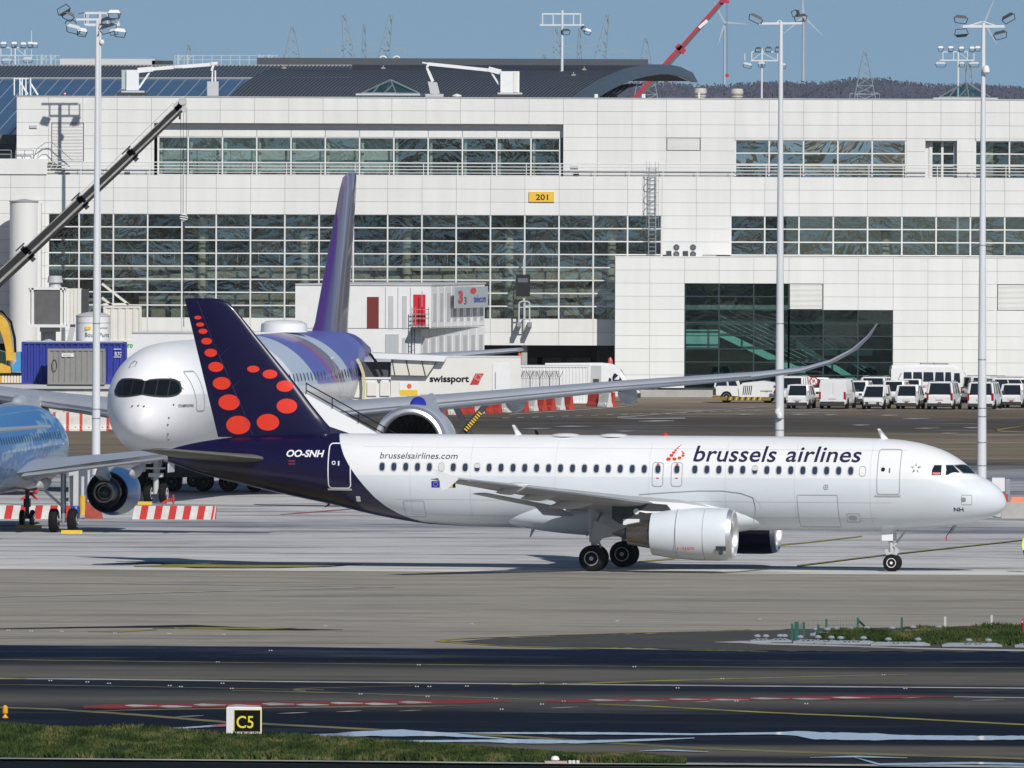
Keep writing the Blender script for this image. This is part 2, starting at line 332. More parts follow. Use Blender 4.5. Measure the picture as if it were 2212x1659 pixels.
# dashed and curved lines beyond the airliner
for i in range(22):
    x = 1085 + i * 32; y = 903 - (x - 1085) * .030; strip(wl, [(x, y, .9), (x + 15, y - .5, .9)], paint_w)
strip(wl, [(1100,895,1.2),(1330,880,1.2),(1376,874.5,.8)], paint_w)
strip(wl, [(1334,901,1.4),(1370,899,1.1),(1480,890,1),(1659,878,.9)], paint_w); strip(wl, [(1334,902.6,1.2),(1380,904.5,1.4),(1480,903,2.2)], paint_w)
strip(wl, [(1380,910,1),(1420,909,2.6),(1456,909,1)], paint_w)
for x, y, w in ((1200,921,80),(1330,931,44),(1130,925.5,60),(1706,895,45),(1590,895,40),(1780,896,30),(1900,897,40),(1950,904,60),(1840,918,40),(1975,925,56),(2080,924,50),(2100,884,110),(1860,886,40),(2030,936,40)):
    strip(wl, [(x,y,.4),(x+w*.4,y,2.2),(x+w,y-.4,.5)], paint_w)
# standing water
def puddle(pts):
    strip('puddle', pts, pudm)
puddle([(620,1590,.8),(700,1588,6),(800,1584,11),(870,1583,14),(960,1586,8),(1060,1593,3),(1106,1596,.6)])
puddle([(740,1602,1),(900,1601,4),(1040,1600,5),(1130,1601,10),(1250,1602.5,6),(1400,1598,4),(1500,1594,1.5)])
puddle([(950,1583,1),(1150,1583.5,4),(1300,1584,5),(1500,1586,3.6),(1659,1584,5),(1720,1584,9),(1760,1589,16),(1860,1591,15),(1980,1593,10),(2100,1594,9),(2270,1593,8)])
puddle([(300,1576,.5),(400,1572,3),(490,1566,5)])
puddle([(1750,1636,.8),(1850,1634,3),(1960,1637,1)]); puddle([(1380,1622,.6),(1440,1620,3),(1530,1624,1)])
puddle([(1840,1634,.5),(1900,1651,4),(2100,1648,5),(2270,1651,3)])
# grass
def grass_mat(name, a, b_, c):
    m = bpy.data.materials.new(name); m.use_nodes = True; t = m.node_tree; p = t.nodes['Principled BSDF']
    tc = N(t, 'ShaderNodeNewGeometry'); n = N(t, 'ShaderNodeTexNoise'); n.inputs['Scale'].default_value = 1.1; n.inputs['Detail'].default_value = 6; n.inputs['Roughness'].default_value = .65
    r = N(t, 'ShaderNodeValToRGB'); e = r.color_ramp.elements; e[0].position = .36; e[0].color = (*a, 1); e[1].position = .66; e[1].color = (*b_, 1); q = e.new(.52); q.color = (*c, 1)
    mp = N(t, 'ShaderNodeMapping'); mp.inputs[3].default_value = (1, .35, 1); t.links.new(tc.outputs['Position'], mp.inputs[0])
    t.links.new(mp.outputs[0], n.inputs['Vector']); t.links.new(n.outputs[0], r.inputs[0]); t.links.new(r.outputs[0], p.inputs['Base Color'])
    p.inputs['Roughness'].default_value = .8; p.inputs['Specular IOR Level'].default_value = .15
    return m
gmat = grass_mat('grass_blades', (.020,.038,.010), (.15,.135,.055), (.050,.078,.020))
def turf(name, outline_top, outline_bot, n, h, seed, label):
    """soil sheet plus thousands of leaning blades, denser than they are wide"""
    rnd = random.Random(seed); mb = MB(); xs0, xs1 = outline_top[0][0], outline_top[-1][0]
    def at(o, x):
        for (a, b_), (c, d) in zip(o, o[1:]):
            if a <= x <= c: return b_ + (d - b_) * (x - a) / (c - a)
        return o[-1][1]
    soil = MB(); k = 24; xs = [xs0 + (xs1 - xs0) * i / k for i in range(k + 1)]
    z = 0.02
    soil.add([G(x, at(outline_top, x), z) for x in xs] + [G(x, at(outline_bot, x), z) for x in xs], [(i, i+1, k+2+i, k+1+i) for i in range(k)])
    struct(soil.build(name + '_soil', gmat))
    for _ in range(n):
        x = rnd.uniform(xs0, xs1); a, b_ = at(outline_top, x), at(outline_bot, x)
        g0 = G(x, a, z); g1 = G(x, b_, z); f = rnd.random(); q = g0.lerp(g1, f)
        hh = h * rnd.uniform(.5, 1.3) * (1 + .5 * math.sin(q.x * 1.3 + q.y * .7)); wd = rnd.uniform(.03, .07); an = rnd.uniform(0, 6.28)
        dx, dy = math.cos(an) * wd, math.sin(an) * wd; lx, ly = rnd.uniform(-.6, .6) * hh, rnd.uniform(-.6, .6) * hh
        mb.add([(q.x - dx, q.y - dy, z), (q.x + dx, q.y + dy, z), (q.x + lx, q.y + ly, z + hh)], [(0, 1, 2)])
    o = struct(mb.build(name, gmat), 'stuff'); o['label'] = label
    return o
turf('grass', [(-70,1570),(150,1574),(290,1577),(370,1583),(470,1592),(560,1597),(640,1597),(700,1603),(900,1613),(1106,1621),(1220,1630),(1380,1637),(1480,1646)],
     [(-70,1635.5),(553,1640.5),(1106,1646),(1480,1649)], 120000, .16, 3, 'green verge grass beside the near runway edge line')
turf('grass.001', [(1772,1372),(1850,1369),(2000,1364),(2150,1358),(2290,1356),(2560,1354)], [(1772,1384),(1860,1390),(2000,1392),(2290,1396),(2560,1400)], 58000, .17, 4, 'green grass island behind the row of grey slabs')
# ================================================================ TERMINAL
YM, YA, YU = 443.9, 440.6, 444.7
def objvar(name, col, rough, amt=.05, noise=.05, spec=.4):
    m = bpy.data.materials.new(name); m.use_nodes = True; t = m.node_tree; p = t.nodes['Principled BSDF']; L = t.links.new
    oi = N(t, 'ShaderNodeObjectInfo'); g = N(t, 'ShaderNodeNewGeometry'); n = N(t, 'ShaderNodeTexNoise'); n.inputs['Scale'].default_value = .9; n.inputs['Detail'].default_value = 7
    mpp = N(t, 'ShaderNodeMapping'); mpp.inputs[3].default_value = (1.6,1,.16); L(g.outputs['Position'], mpp.inputs[0]); L(mpp.outputs[0], n.inputs['Vector'])
    a = N(t, 'ShaderNodeMapRange'); L(oi.outputs['Random'], a.inputs[0]); a.inputs[3].default_value = 1 - amt; a.inputs[4].default_value = 1
    b_ = N(t, 'ShaderNodeMapRange'); L(n.outputs[0], b_.inputs[0]); b_.inputs[1].default_value = .3; b_.inputs[2].default_value = .7; b_.inputs[3].default_value = 1 - noise; b_.inputs[4].default_value = 1
    c = N(t, 'ShaderNodeMath', operation='MULTIPLY'); L(a.outputs[0], c.inputs[0]); L(b_.outputs[0], c.inputs[1])
    v = N(t, 'ShaderNodeVectorMath', operation='SCALE'); v.inputs[0].default_value = col; L(c.outputs[0], v.inputs['Scale']); L(v.outputs[0], p.inputs['Base Color'])
    p.inputs['Roughness'].default_value = rough; p.inputs['Specular IOR Level'].default_value = spec
    return m
def glass_mat(name, tint, refl, wob, ws=(.5,.5,.5), sc=1.0):
    m = bpy.data.materials.new(name); m.use_nodes = True; t = m.node_tree; L = t.links.new
    t.nodes.remove(t.nodes['Principled BSDF']); out = t.nodes['Material Output']
    tr = N(t, 'ShaderNodeBsdfTransparent'); tr.inputs[0].default_value = (*tint, 1)
    gl = N(t, 'ShaderNodeBsdfGlossy'); gl.inputs['Roughness'].default_value = .015; gl.inputs[0].default_value = (.85,.88,.80,1)
    mx = N(t, 'ShaderNodeMixShader'); mx.inputs[0].default_value = refl
    g = N(t, 'ShaderNodeNewGeometry'); oi = N(t, 'ShaderNodeObjectInfo')
    mp = N(t, 'ShaderNodeMapping'); mp.inputs[3].default_value = ws; L(g.outputs['Position'], mp.inputs[0])
    sc_ = N(t, 'ShaderNodeVectorMath', operation='SCALE'); sc_.inputs[0].default_value = (40, 40, 40); L(oi.outputs['Random'], sc_.inputs['Scale'])
    ad = N(t, 'ShaderNodeVectorMath', operation='ADD'); L(mp.outputs[0], ad.inputs[0]); L(sc_.outputs[0], ad.inputs[1])
    n = N(t, 'ShaderNodeTexNoise'); n.inputs['Scale'].default_value = sc; n.inputs['Detail'].default_value = 3.5; n.inputs['Roughness'].default_value = .55; n.inputs['Distortion'].default_value = 1.2
    L(ad.outputs[0], n.inputs['Vector']); b_ = N(t, 'ShaderNodeBump'); b_.inputs['Strength'].default_value = wob; b_.inputs['Distance'].default_value = .25
    L(n.outputs[0], b_.inputs['Height']); L(b_.outputs[0], gl.inputs['Normal'])
    rr = N(t, 'ShaderNodeMapRange'); L(oi.outputs['Random'], rr.inputs[0]); rr.inputs[3].default_value = refl*.55; rr.inputs[4].default_value = refl*1.45; L(rr.outputs[0], mx.inputs[0])
    L(tr.outputs[0], mx.inputs[1]); L(gl.outputs[0], mx.inputs[2]); L(mx.outputs[0], out.inputs['Surface'])
    return m
panel_m = objvar('facade_panel', (.775,.78,.765), .42, .05, .07)
panel2_m = objvar('annex_panel', (.82,.83,.81), .42, .045, .06)
joint_m = mat('panel_joint', (.38,.38,.37), .8)
frame_m = mat('window_frame_white', (.70,.71,.70), .4)
dframe_m = mat('window_frame_dark', (.03,.05,.055), .4)
glass_m = glass_mat('hall_glass', (.80,.84,.82), .17, .15, (.45,.45,.45))
glass2_m = glass_mat('teal_glass', (.62,.83,.82), .07, .02, (.3,.3,.3))
glass3_m = glass_mat('wavy_glass', (.5,.6,.58), .55, .5, (.35,.35,.35), .6)
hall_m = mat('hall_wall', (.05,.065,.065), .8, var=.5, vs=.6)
floor_m = mat('hall_floor', (.40,.37,.30), .7, var=.15, vs=.5)
col_m = mat('column_render', (.55,.53,.43), .7, var=.1, vs=.6)
U = MB().box(-.5,.5,-.5,.5,-.5,.5); _u_ = U.build('panel', panel_m); UP = _u_.data; bpy.data.objects.remove(_u_)
_u_ = MB().box(-.5,.5,-.5,.5,-.5,.5).build('panel', panel2_m); UP2 = _u_.data; bpy.data.objects.remove(_u_)
_u_ = MB().box(-.5,.5,-.5,.5,-.5,.5).build('pane', glass_m); UG = _u_.data; bpy.data.objects.remove(_u_)
_u_ = MB().box(-.5,.5,-.5,.5,-.5,.5).build('pane', glass3_m); UG3 = _u_.data; bpy.data.objects.remove(_u_)
_u_ = MB().box(-.5,.5,-.5,.5,-.5,.5).build('pane', glass2_m); UG2 = _u_.data; bpy.data.objects.remove(_u_)
def rsub(r, holes):
    out = [r]
    for h in holes:
        nx = []
        for a, b_, c, d in out:
            if h[0] >= b_ - .01 or h[1] <= a + .01 or h[2] >= d - .01 or h[3] <= c + .01: nx.append((a, b_, c, d)); continue
            if h[0] > a + .03: nx.append((a, h[0], c, d)); a = h[0]
            if h[1] < b_ - .03: nx.append((h[1], b_, c, d)); b_ = h[1]
            if h[2] > c + .03: nx.append((a, b_, c, h[2]))
            if h[3] < d - .03: nx.append((a, b_, h[3], d))
        out = nx
    return out
def facade(parent, Y, xs, zs, holes, mesh, back=.5, gap=.018, name='panel'):
    core = MB()
    for r in rsub((xs[0], xs[-1], zs[-1], zs[0]), holes): core.box(r[0], r[1], Y + .05, Y + back, r[2], r[3])
    core.build('wall', joint_m, parent, loc=(0,0,0))
    for i in range(len(xs) - 1):
        for j in range(len(zs) - 1):
            for a, b_, c, d in rsub((xs[i], xs[i+1], zs[j+1], zs[j]), holes):
                if b_ - a < .12 or d - c < .12: continue
                inst(mesh, name, parent, ((a+b_)/2, Y + .02, (c+d)/2), (b_-a-gap, .07, d-c-gap))
def window(parent, Y, xs, zs, fm, gm_, vt=.10, ht=.08, skip=(), rec=.12):
    """one glazed wall: bars in one frame, every pane its own piece"""
    f = MB()
    for i, x in enumerate(xs):
        e = vt * (.7 if i in (0, len(xs)-1) else .5); f.box(x - e, x + e, Y + rec - .09, Y + rec + .06, zs[-1], zs[0])
    for j, z in enumerate(zs): f.box(xs[0], xs[-1], Y + rec - .06, Y + rec + .05, z - ht/2, z + ht/2)
    fr = f.build('window_frame', fm, parent)
    for i in range(len(xs)-1):
        for j in range(len(zs)-1):
            if (i, j) in skip: continue
            inst(gm_, 'pane', fr, ((xs[i]+xs[i+1])/2, Y + rec + .015, (zs[j]+zs[j+1])/2), (xs[i+1]-xs[i]-vt, .012, zs[j]-zs[j+1]-ht))
    return fr
YT = 460.0
TB = thing('terminal_building', 'long white panelled pier terminal with a large gridded glass wall and balcony windows', 'terminal', (0, YT, 0))
class Off:                                   # children are written in world depth; parent sits at YT
    pass
def kids(parent, y):
    for c in parent.children:
        if not c.get('_p'): c.location.y -= y; c['_p'] = 1
    for c in parent.children:
        del c['_p']
def colX(k, base, step, py, Y): return PX(base + step * k, py, Y)
# lower wall
zl = [PZ(380.6 + 28.1 * j, YM) for j in range(14)]           # 380.6 .. 745.9
xl = [colX(k, 1133.2, 74.05, 600, YM) for k in range(-17, 19)]
x_ann = PX(1328.5, 700, YA)
gx0, gx1 = PX(103.5, 600, YM), xl[17+4]
H1 = (gx0, gx1, zl[11], zl[3]); H2 = (xl[17+6], xl[-1]+9, zl[6]-.02, zl[3])
H3 = (x_ann + .2, xl[-1]+9, -1, zl[6])
Hc = (PX(103,600,YM), PX(176,600,YM), zl[11], zl[8]+.25)
facade(TB, YM, xl, zl, [H1, H2, H3], UP)
wx = [gx0] + [x for x in xl if gx0 + .5 < x < gx1 - .1] + [gx1]
window(TB, YM, wx, zl[3:12], frame_m, UG)
window(TB, YM, xl[17+6:], zl[3:7], frame_m, UG)
# hall behind the glass
hb = MB()
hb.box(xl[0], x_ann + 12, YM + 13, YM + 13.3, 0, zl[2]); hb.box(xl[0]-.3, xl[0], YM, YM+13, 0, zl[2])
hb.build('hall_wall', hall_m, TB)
fl = MB(); fl.box(xl[0], xl[-1] + 9, YM + .55, YM + 13, zl[11] - .35, zl[11] - .05); fl.box(xl[0], xl[17+6], YM + 3.2, YM + 13, zl[7] - .3, zl[7]); fl.box(xl[17+4]+.1, xl[-1]+9, YM+.55, YM+13, zl[6]-.4, zl[6]-.02)
fl.box(xl[0], xl[-1]+9, YM+.56, YM+13, zl[2]-.1, zl[2]+.2)
fl.build('floor_slab', floor_m, TB)
for k in (-4, -3, -2, -1, 0, 1, 2, 3, 4, 5):
    px = 1322 + 221.4 * k
    c = MB()
    zb = zl[11] if k < 1 else zl[6]
    x = PX(px if k != 1 else 1914, 600, YM)
    if k == 1: x = PX(1914, 520, YM)
    if k == 2: x = PX(2137, 520, YM)
    if k > 2: continue
    c.cyl((x, YM + 2.2, zb), (x, YM + 2.2, zl[3] - .25), .33, n=20)
    for j in range(1, 8):
        zz = zl[3] - j * 1.05
        if zz > zb: c.cyl((x, YM + 2.2, zz), (x, YM + 2.2, zz + .07), .345, n=20, m=1)
    c.build('column', [col_m, dark], TB, True)
rng = random.Random(5); fr_ = MB()
for k in range(26):                                # seats, counters and rails inside the hall
    x = xl[1] + rng.random() * (xl[20] - xl[1]); z0 = (zl[11], zl[7])[k % 2]; w_ = rng.uniform(.6, 3)
    fr_.box(x, x + w_, YM + 4.2 + rng.random()*4, YM + 4.8 + rng.random()*4 + .5, z0, z0 + rng.uniform(.5, 1.3), m=k % 3)
for j in range(40): fr_.box(xl[0] + j*1.45, xl[0] + j*1.45 + .05, YM + 3.2, YM + 3.25, zl[7], zl[7] + 1.1)
fr_.box(xl[0], xl[17+5], YM + 3.2, YM + 3.26, zl[7] + 1.05, zl[7] + 1.11)
rp = MB()
def ramp(x0, y0, x1, y1, th, d):
    a = F(x0, y0, YM+d); b_ = F(x1, y1, YM+d); rp.prism([(a.x,a.y,a.z),(b_.x,b_.y,b_.z),(b_.x,b_.y,b_.z-th),(a.x,a.y,a.z-th)], (0,.3,0))
ramp(225,604,560,578,.55,2.6); ramp(560,580,800,592,.62,2.8); ramp(800,598,1300,583,.75,2.6); ramp(300,640,760,632,.7,3.0); ramp(1052,628,1326,618,.7,2.9); ramp(230,664,640,655,.9,2.5); ramp(1052,660,1290,652,.85,2.5)
rp.build('ramp', floor_m, TB); rq = MB()
for k in range(26): x = PX(232 + k*42.5, 600, YM+2.4); rq.box(x, x+.32, YM+2.3, YM+2.45, zl[11], PZ(648 + (k%3)*4, YM+2.4))
rq.build('ramp_post', dsteel, TB)
fr_.build('furniture', [lgrey, floor_m, dsteel], TB)
# undercroft at ground level
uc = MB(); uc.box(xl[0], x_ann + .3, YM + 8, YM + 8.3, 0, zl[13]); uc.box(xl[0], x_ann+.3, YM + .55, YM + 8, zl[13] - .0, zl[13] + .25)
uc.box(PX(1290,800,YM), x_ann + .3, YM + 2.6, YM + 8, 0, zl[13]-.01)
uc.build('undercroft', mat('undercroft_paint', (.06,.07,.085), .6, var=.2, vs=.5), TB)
for a in (1050, 1120, 1160, 1225): 
    uw = MB().box(PX(a,800,YM+8), PX(a+52,800,YM+8), YM + 7.9, YM + 7.97, PZ(790,YM+8), PZ(772,YM+8)); uw.build('undercroft_window', carglass, TB)
for k in range(-15, 4, 3):
    MB().box(xl[17+k]-.2, xl[17+k]+.2, YM + .6, YM + 1.0, 0, zl[13]).build('pillar', conc, TB)
# upper storey
zu = [PZ(212.0 + 28.1 * j, YU) for j in range(7)]
xu = [PX(36, 250, YU)] + [colX(k, 1142.8, 74.15, 260, YU) for k in range(-14, 19)]
def ux(k): return xu[15 + k]
zp = PZ(297.5, YU); zt = PZ(282.5, YU)
U1 = (PX(333, 330, YU), PX(1216, 330, YU), zu[6], PZ(269.2, YU)); U2 = (ux(6), ux(11) - .02, zu[6], zu[3] - .15); U3 = (PX(1999,340,YU), PX(2067,340,YU), zu[6], zu[3]-.15)
U4 = (ux(13)+.05, xu[-1] + 9, zu[6], zu[3] - .15); UL = (PX(111,300,YU), PX(181,300,YU), zu[5], zu[2])
UL2 = (ux(4)+.02, ux(5)-.02, zu[4], zu[3])
facade(TB, YU, xu, zu, [U1, U2, U3, U4, UL, UL2], UP)
# recessed window strip with its soffit and white upstand
rb = MB(); Yr = YU + .55
rb.box(U1[0], U1[1], Yr + .12, Yr + .3, zp, U1[3]); rb.box(U1[0], U1[1], YU + .5, Yr + .5, U1[3], U1[3] + .1)
rb.box(U1[1] + .0, U1[1] + .1, YU+.5, Yr + .5, U1[2], U1[3]); rb.build('recess', panel_m, TB)
ub = MB()
cxs = [PX(342 + 0, 330, Yr)] + [colX(k, 1147, 74.05, 330, Yr) for k in range(-10, 1)] + [PX(1210, 330, Yr)]
for i in range(len(cxs)-1): inst(UP, 'panel', TB, ((cxs[i]+cxs[i+1])/2, Yr + .06, (zp+zt)/2), (cxs[i+1]-cxs[i]-.04, .08, zt-zp))
window(TB, Yr, cxs, [zp - .03, PZ(325, Yr), PZ(353, Yr), PZ(380, Yr)], frame_m, UG)
window(TB, YU, [U2[0]+.02] + [ux(k) for k in range(7, 11)] + [U2[1]-.02], [U2[3]-.02, PZ(329,YU), PZ(355,YU), zu[6]], frame_m, UG3)
window(TB, YU, [ux(k) for k in range(13, 18)], [U4[3]-.02, PZ(329,YU), PZ(355,YU), zu[6]], frame_m, UG)
window(TB, YU + .5, [PX(2011,340,YU), PX(2036,340,YU), PX(2064,340,YU)], [U3[3]-.02, PZ(329,YU), PZ(355,YU), zu[6]], frame_m, UG, .16, .1)
db = MB(); db.box(U3[0]-.06, U3[0], YU+.3, YU+.9, zu[6], U3[3]); db.box(U3[1], U3[1]+.06, YU+.3, YU+.9, zu[6], U3[3]); db.box(U3[0]-.1,U3[1]+.1,YU+.5,YU+.9,U3[3],U3[3]+.06)
db.box(U3[0], PX(2010,340,YU), YU+.62, YU+.7, zu[6], U3[3]); db.build('door_recess', panel_m, TB)
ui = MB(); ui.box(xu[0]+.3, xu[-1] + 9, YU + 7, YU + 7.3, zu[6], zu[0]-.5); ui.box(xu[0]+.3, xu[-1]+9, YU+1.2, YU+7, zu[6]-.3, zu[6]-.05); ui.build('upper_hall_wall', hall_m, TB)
ub2 = MB()                                          # blinds and partitions seen through the upper glass
for a, w_ in ((352,60),(424,60),(497,60),(571,60),(645,60),(719,60),(793,42)): ub2.box(PX(a,330,YU), PX(a+w_+14,330,YU), YU + 1.6, YU + 1.65, PZ(372,YU), PZ(300,YU))
for k in range(12): ub2.box(cxs[k] + .12, cxs[k] + .30, YU + 1.0, YU + 1.2, zu[6], zp)
ub2.build('blind', mat('blind_fabric', (.62,.70,.68), .9, var=.12, vs=1), TB)
cu_ = MB(); cu_.box(PX(2128,340,YU), PX(2146,340,YU), YU+.9, YU+1.0, zu[6], zu[3]-.2); cu_.build('curtain', col_m, TB)
# louvres
def louvre(parent, Y, x0, x1, z0, z1, n, m, name='louvre'):
    f = MB().box(x0+.02, x1-.02, Y+.12, Y+.2, z0+.02, z1-.02).build(name, joint_m, parent)
    for i in range(n):
        z = z0 + .06 + (z1 - z0 - .1) * i / n; inst(UP if m is panel_m else UP2, 'slat', f, ((x0+x1)/2, Y + .05, z + .02), (x1-x0-.1, .10, (z1-z0)/n*.62), (math.radians(-25), 0, 0))
louvre(TB, YU, *(UL[0], UL[1], UL[2], UL[3]), 26, panel_m); louvre(TB, YU, UL2[0], UL2[1], UL2[2], UL2[3], 10, panel_m)
# roof deck and parapet cap
rd = MB(); rd.box(xu[0], xu[-1] + 9, YU + .5, YU + 26, zu[0] - .5, zu[0] - .25); rd.box(xu[0], xu[0] + .3, YU + .5, YU + 26, 0, zu[0]); rd.box(xu[0]-.03, xu[-1] + 9, YU - .06, YU + .55, zu[0] - .015, zu[0] + .05)
rd.build('roof', lgrey, TB)
dk = MB(); dk.box(xl[0], xl[-1]+9, YM + .03, YU + 1.2, zl[0] - .1, zl[0] + .0); dk.build('balcony_deck', conc, TB)
# balcony railing
rl = MB(); ZR = [PZ(y, YM) for y in (353.2, 360.6, 367.4, 374.4)]; xr0, xr1 = PX(101, 365, YM), xl[-1] + 5
for i, z in enumerate(ZR): rl.cyl((xr0, YM + .1, z), (xr1, YM + .1, z), .028 if i else .04, n=6)
k = 0; x = xr0
while x < xr1:
    rl.box(x - .025, x + .025, YM + .08, YM + .12, zl[0], ZR[0]); x += 2.36
rl.build('railing', frame_m, TB)
# number sign, wall lamps
sg = MB().box(PX(1142.5,425,YM), PX(1197,425,YM), YM - .12, YM - .02, PZ(436,YM), PZ(414,YM)).build('number_sign', mat('sign_yellow', (.80,.50,.05), .5), TB)
letters('number', '201', .84, .40, black, sg, lambda u, v: (PX(1157.5,425,YM) + u, YM - .13, PZ(432,YM) + v), bold=.015)
for x, y, up in ((268,353,0),(1241,360,1),(72,277,1)):
    lw = MB(); Yw = YU; lw.box(PX(x-8,y,Yw), PX(x+8,y,Yw), Yw - .12, Yw, PZ(y+3,Yw), PZ(y-3,Yw)); lw.build('wall_lamp', lgrey, TB)
for x in (269, 1239):
    MB().box(PX(x,376,YU), PX(x+12,376,YU), YU-.1, YU-.02, PZ(378,YU), PZ(373,YU)).build('vent_grille', dsteel, TB)
kids(TB, YT)
# left end: raised parapet, stair cylinder and stair over the parapet
LB = thing('stair_tower', 'round white stair tower with a shallow cone roof on the left of the terminal wall', 'tower', F(56, 700, YM - 2.5) * Vector((1,1,0)))
c = MB(); r_ = 1.0; zt_ = PZ(440, YM-2.5)
c.cyl((-.15,0,0), (-.15,0,zt_), .98, n=32); c.build('tower_wall', panel_m, LB, True)
c = MB(); c.lathe((-.15,0,zt_), (0,0,1), [(0,1.03),(.06,1.03),(.22,0.0)], 32); c.build('roof', grey, LB)
c = MB(); c.box(.62, 1.02, -.2, 2.3, 0, zt_ - .05); c.build('side_duct', panel_m, LB)
PB = thing('roof_parapet', 'low white parapet block with grey handrails at the far left of the balcony', 'parapet', F(40, 400, YM) * Vector((1,1,0)))
c = MB(); a0, a1 = PX(-30,370,YM)-PB.location.x, PX(101,370,YM)-PB.location.x
c.box(a0, a1, -.12, .9, PZ(380.6,YM)+.02, PZ(346.5,YM)); c.build('parapet_wall', panel_m, PB)
c = MB()
for x0_, x1_ in ((-40, 24), (34, 72)):
    for y in (328, 337): c.bar((PX(x0_,y,YM)-PB.location.x, .3, PZ(y,YM)), (PX(x1_,y,YM)-PB.location.x, .3, PZ(y,YM)), .05)
    for x in (x0_, (x0_+x1_)/2, x1_): c.bar((PX(x,y,YM)-PB.location.x, .3, PZ(347,YM)), (PX(x,y,YM)-PB.location.x, .3, PZ(328,YM)), .05)
c.build('handrail', steel, PB)
st = thing('roof_steps', 'small steel steps with bent handrails leading over the parapet beside the white wall', 'steps', F(110, 400, YM + .6) * Vector((1,1,0)))
def q(px, py, dy=0): v = F(px, py, YM + .3); return (v.x - st.location.x, dy, v.z)
c = MB()
for dy in (-.35, .5):
    c = MB(); P = [(72,345),(79,322),(98,308),(113,308),(156,346)]
    for a, b_ in zip(P, P[1:]): c.bar(q(*a, dy), q(*b_, dy), .05)
    P = [(80,346),(84,330),(97,320),(106,320),(130,345)]
    for a, b_ in zip(P, P[1:]): c.bar(q(*a, dy), q(*b_, dy), .04)
    c.build('handrail', steel, st)
c = MB()
for i in range(5): a = q(108 + i*9, 348 + i*6.2); c.box(a[0]-.1, a[0]+.22, -.35, .5, a[2]-.03, a[2])
c.build('tread', dsteel, st)
# ---------------------------------------------------------------- annex
AN = thing('terminal_annex', 'white panelled annex block jutting from the terminal with teal glass and a staircase inside', 'terminal annex', (0, YT, 0))
za = [PZ(554 + 28.3 * j, YA) for j in range(11)] + [0.0]
xa = [PX(x, 700, YA) for x in (1328.5,1403.5,1478.5,1553,1628,1704,1778.5,1853.5,1929,2004,2079,2153.5,2229,2304)]
A1 = (xa[2], xa[5], .02, za[2]); A2 = (xa[5], xa[8], .02, za[4]); AL = (xa[5]+.02, xa[6]-.05, za[4], za[2]); AL2 = (xa[11]+.02, xa[12]-.05, za[4], za[2])
facade(AN, YA, xa, za[:11], [A1, A2, AL, AL2], UP2)
zg = [za[2]] + za[3:11] + [PZ(832,YA)+0.0]
zg = za[2:11] + [PZ(833, YA)*0 + .55]
window(AN, YA, xa[2:6], zg, dframe_m, UG2, .09, .07)
window(AN, YA, xa[5:9], za[4:11] + [.55], dframe_m, UG2, .09, .07)
louvre(AN, YA, *AL, 20, panel2_m); louvre(AN, YA, *AL2, 20, panel2_m)
c = MB(); c.box(xa[0], xa[-1], YA - .05, YA + .5, 0, za[10] - .12); c.build('plinth', conc, AN)
c = MB(); c.box(xa[0]-.02, xa[-1], YA - .04, YA + .3, za[0] - .01, za[0] + .06); c.box(xa[0]-.01, xa[0] + .3, YA + .5, YM + .1, 0, za[0]-.01); c.box(xa[0]+.3, xa[-1], YA+.5, YM-.02, za[0]-.4, za[0]-.15)
c.build('parapet', panel2_m, AN)
c = MB(); c.box(xa[2]-2, xa[8]+1, YA + 7.5, YA + 7.8, 0, za[0]-.5); c.build('inner_wall', mat('inner_wall', (.13,.17,.165), .8, var=.3, vs=.4), AN)
c = MB()
ly = PZ(742, YA+3); bm_ = mat('landing_render', (.62,.62,.55), .7)
c.box(PX(1483,700,YA), PX(1552,700,YA), YA + 2, YA + 4.5, PZ(750,YA), PZ(712,YA)); c.box(PX(1690,700,YA), PX(1740,700,YA), YA + 3, YA + 4.5, PZ(860,YA), PZ(790,YA))
c.box(PX(1783,700,YA), PX(1812,700,YA), YA+5, YA+5.4, PZ(768,YA), PZ(752,YA)); c.box(PX(1820,700,YA), PX(1888,700,YA), YA+5, YA+5.4, PZ(768,YA), PZ(752,YA))
c.build('landing', bm_, AN)
c = MB()
def stair(x0, y0, x1, y1, d0, d1, th):
    a = F(x0,y0,YA+d0); b_ = F(x1,y1,YA+d0); c.prism([(a.x,a.y,a.z),(b_.x,b_.y,b_.z),(b_.x,b_.y,b_.z-th),(a.x,a.y,a.z-th)], (0,d1-d0,0))
stair(1555, 712, 1740, 800, 2.2, 4.2, .5); stair(1720, 735, 1880, 835, 4.6, 6.2, .45); c.build('staircase', bm_, AN)
c = MB()
for o_ in (0, -9, -18):
    for (x0,y0,x1,y1,d) in ((1556,700,1745,790,2.1),(1575,680,1760,770,3.4),(1705,700,1900,822,4.6)):
        a = F(x0,y0+o_,YA+d); b_ = F(x1,y1+o_,YA+d); c.bar(a, b_, .035)
c.build('stair_rail', lgrey, AN)
kids(AN, YT)
# items on the annex roof edge and wall
for i, x in enumerate((1452, 1488)):
    a = thing('air_conditioner', ('left' if i == 0 else 'right') + ' of two white twin fan air conditioners on the annex roof edge', 'air conditioner', F(x+14, 552, YA + 1.6), 0, 'twin air conditioners on the annex roof')
    a.location.z = za[0] - .15
    w_ = .95; MB().box(-.48, .48, 0, .35, 0, 1.05).build('casing', white, a)
    for z in (.33, .80):
        f = MB(); f.lathe((-.16, -.01, z), (0,-1,0), [(0,.21),(.02,.21),(.02,.0)], 20); fo = f.build('fan', dark, a)
        g_ = MB()
        for k in range(4): an = k*math.pi/4; g_.bar((-.16-math.cos(an)*.21,-.04,z-math.sin(an)*.21), (-.16+math.cos(an)*.21,-.04,z+math.sin(an)*.21), .02)
        g_.build('grille', steel, fo)
    MB().box(-.86, -.50, -.05, .3, 0, .55).build('side_box', dark, a)
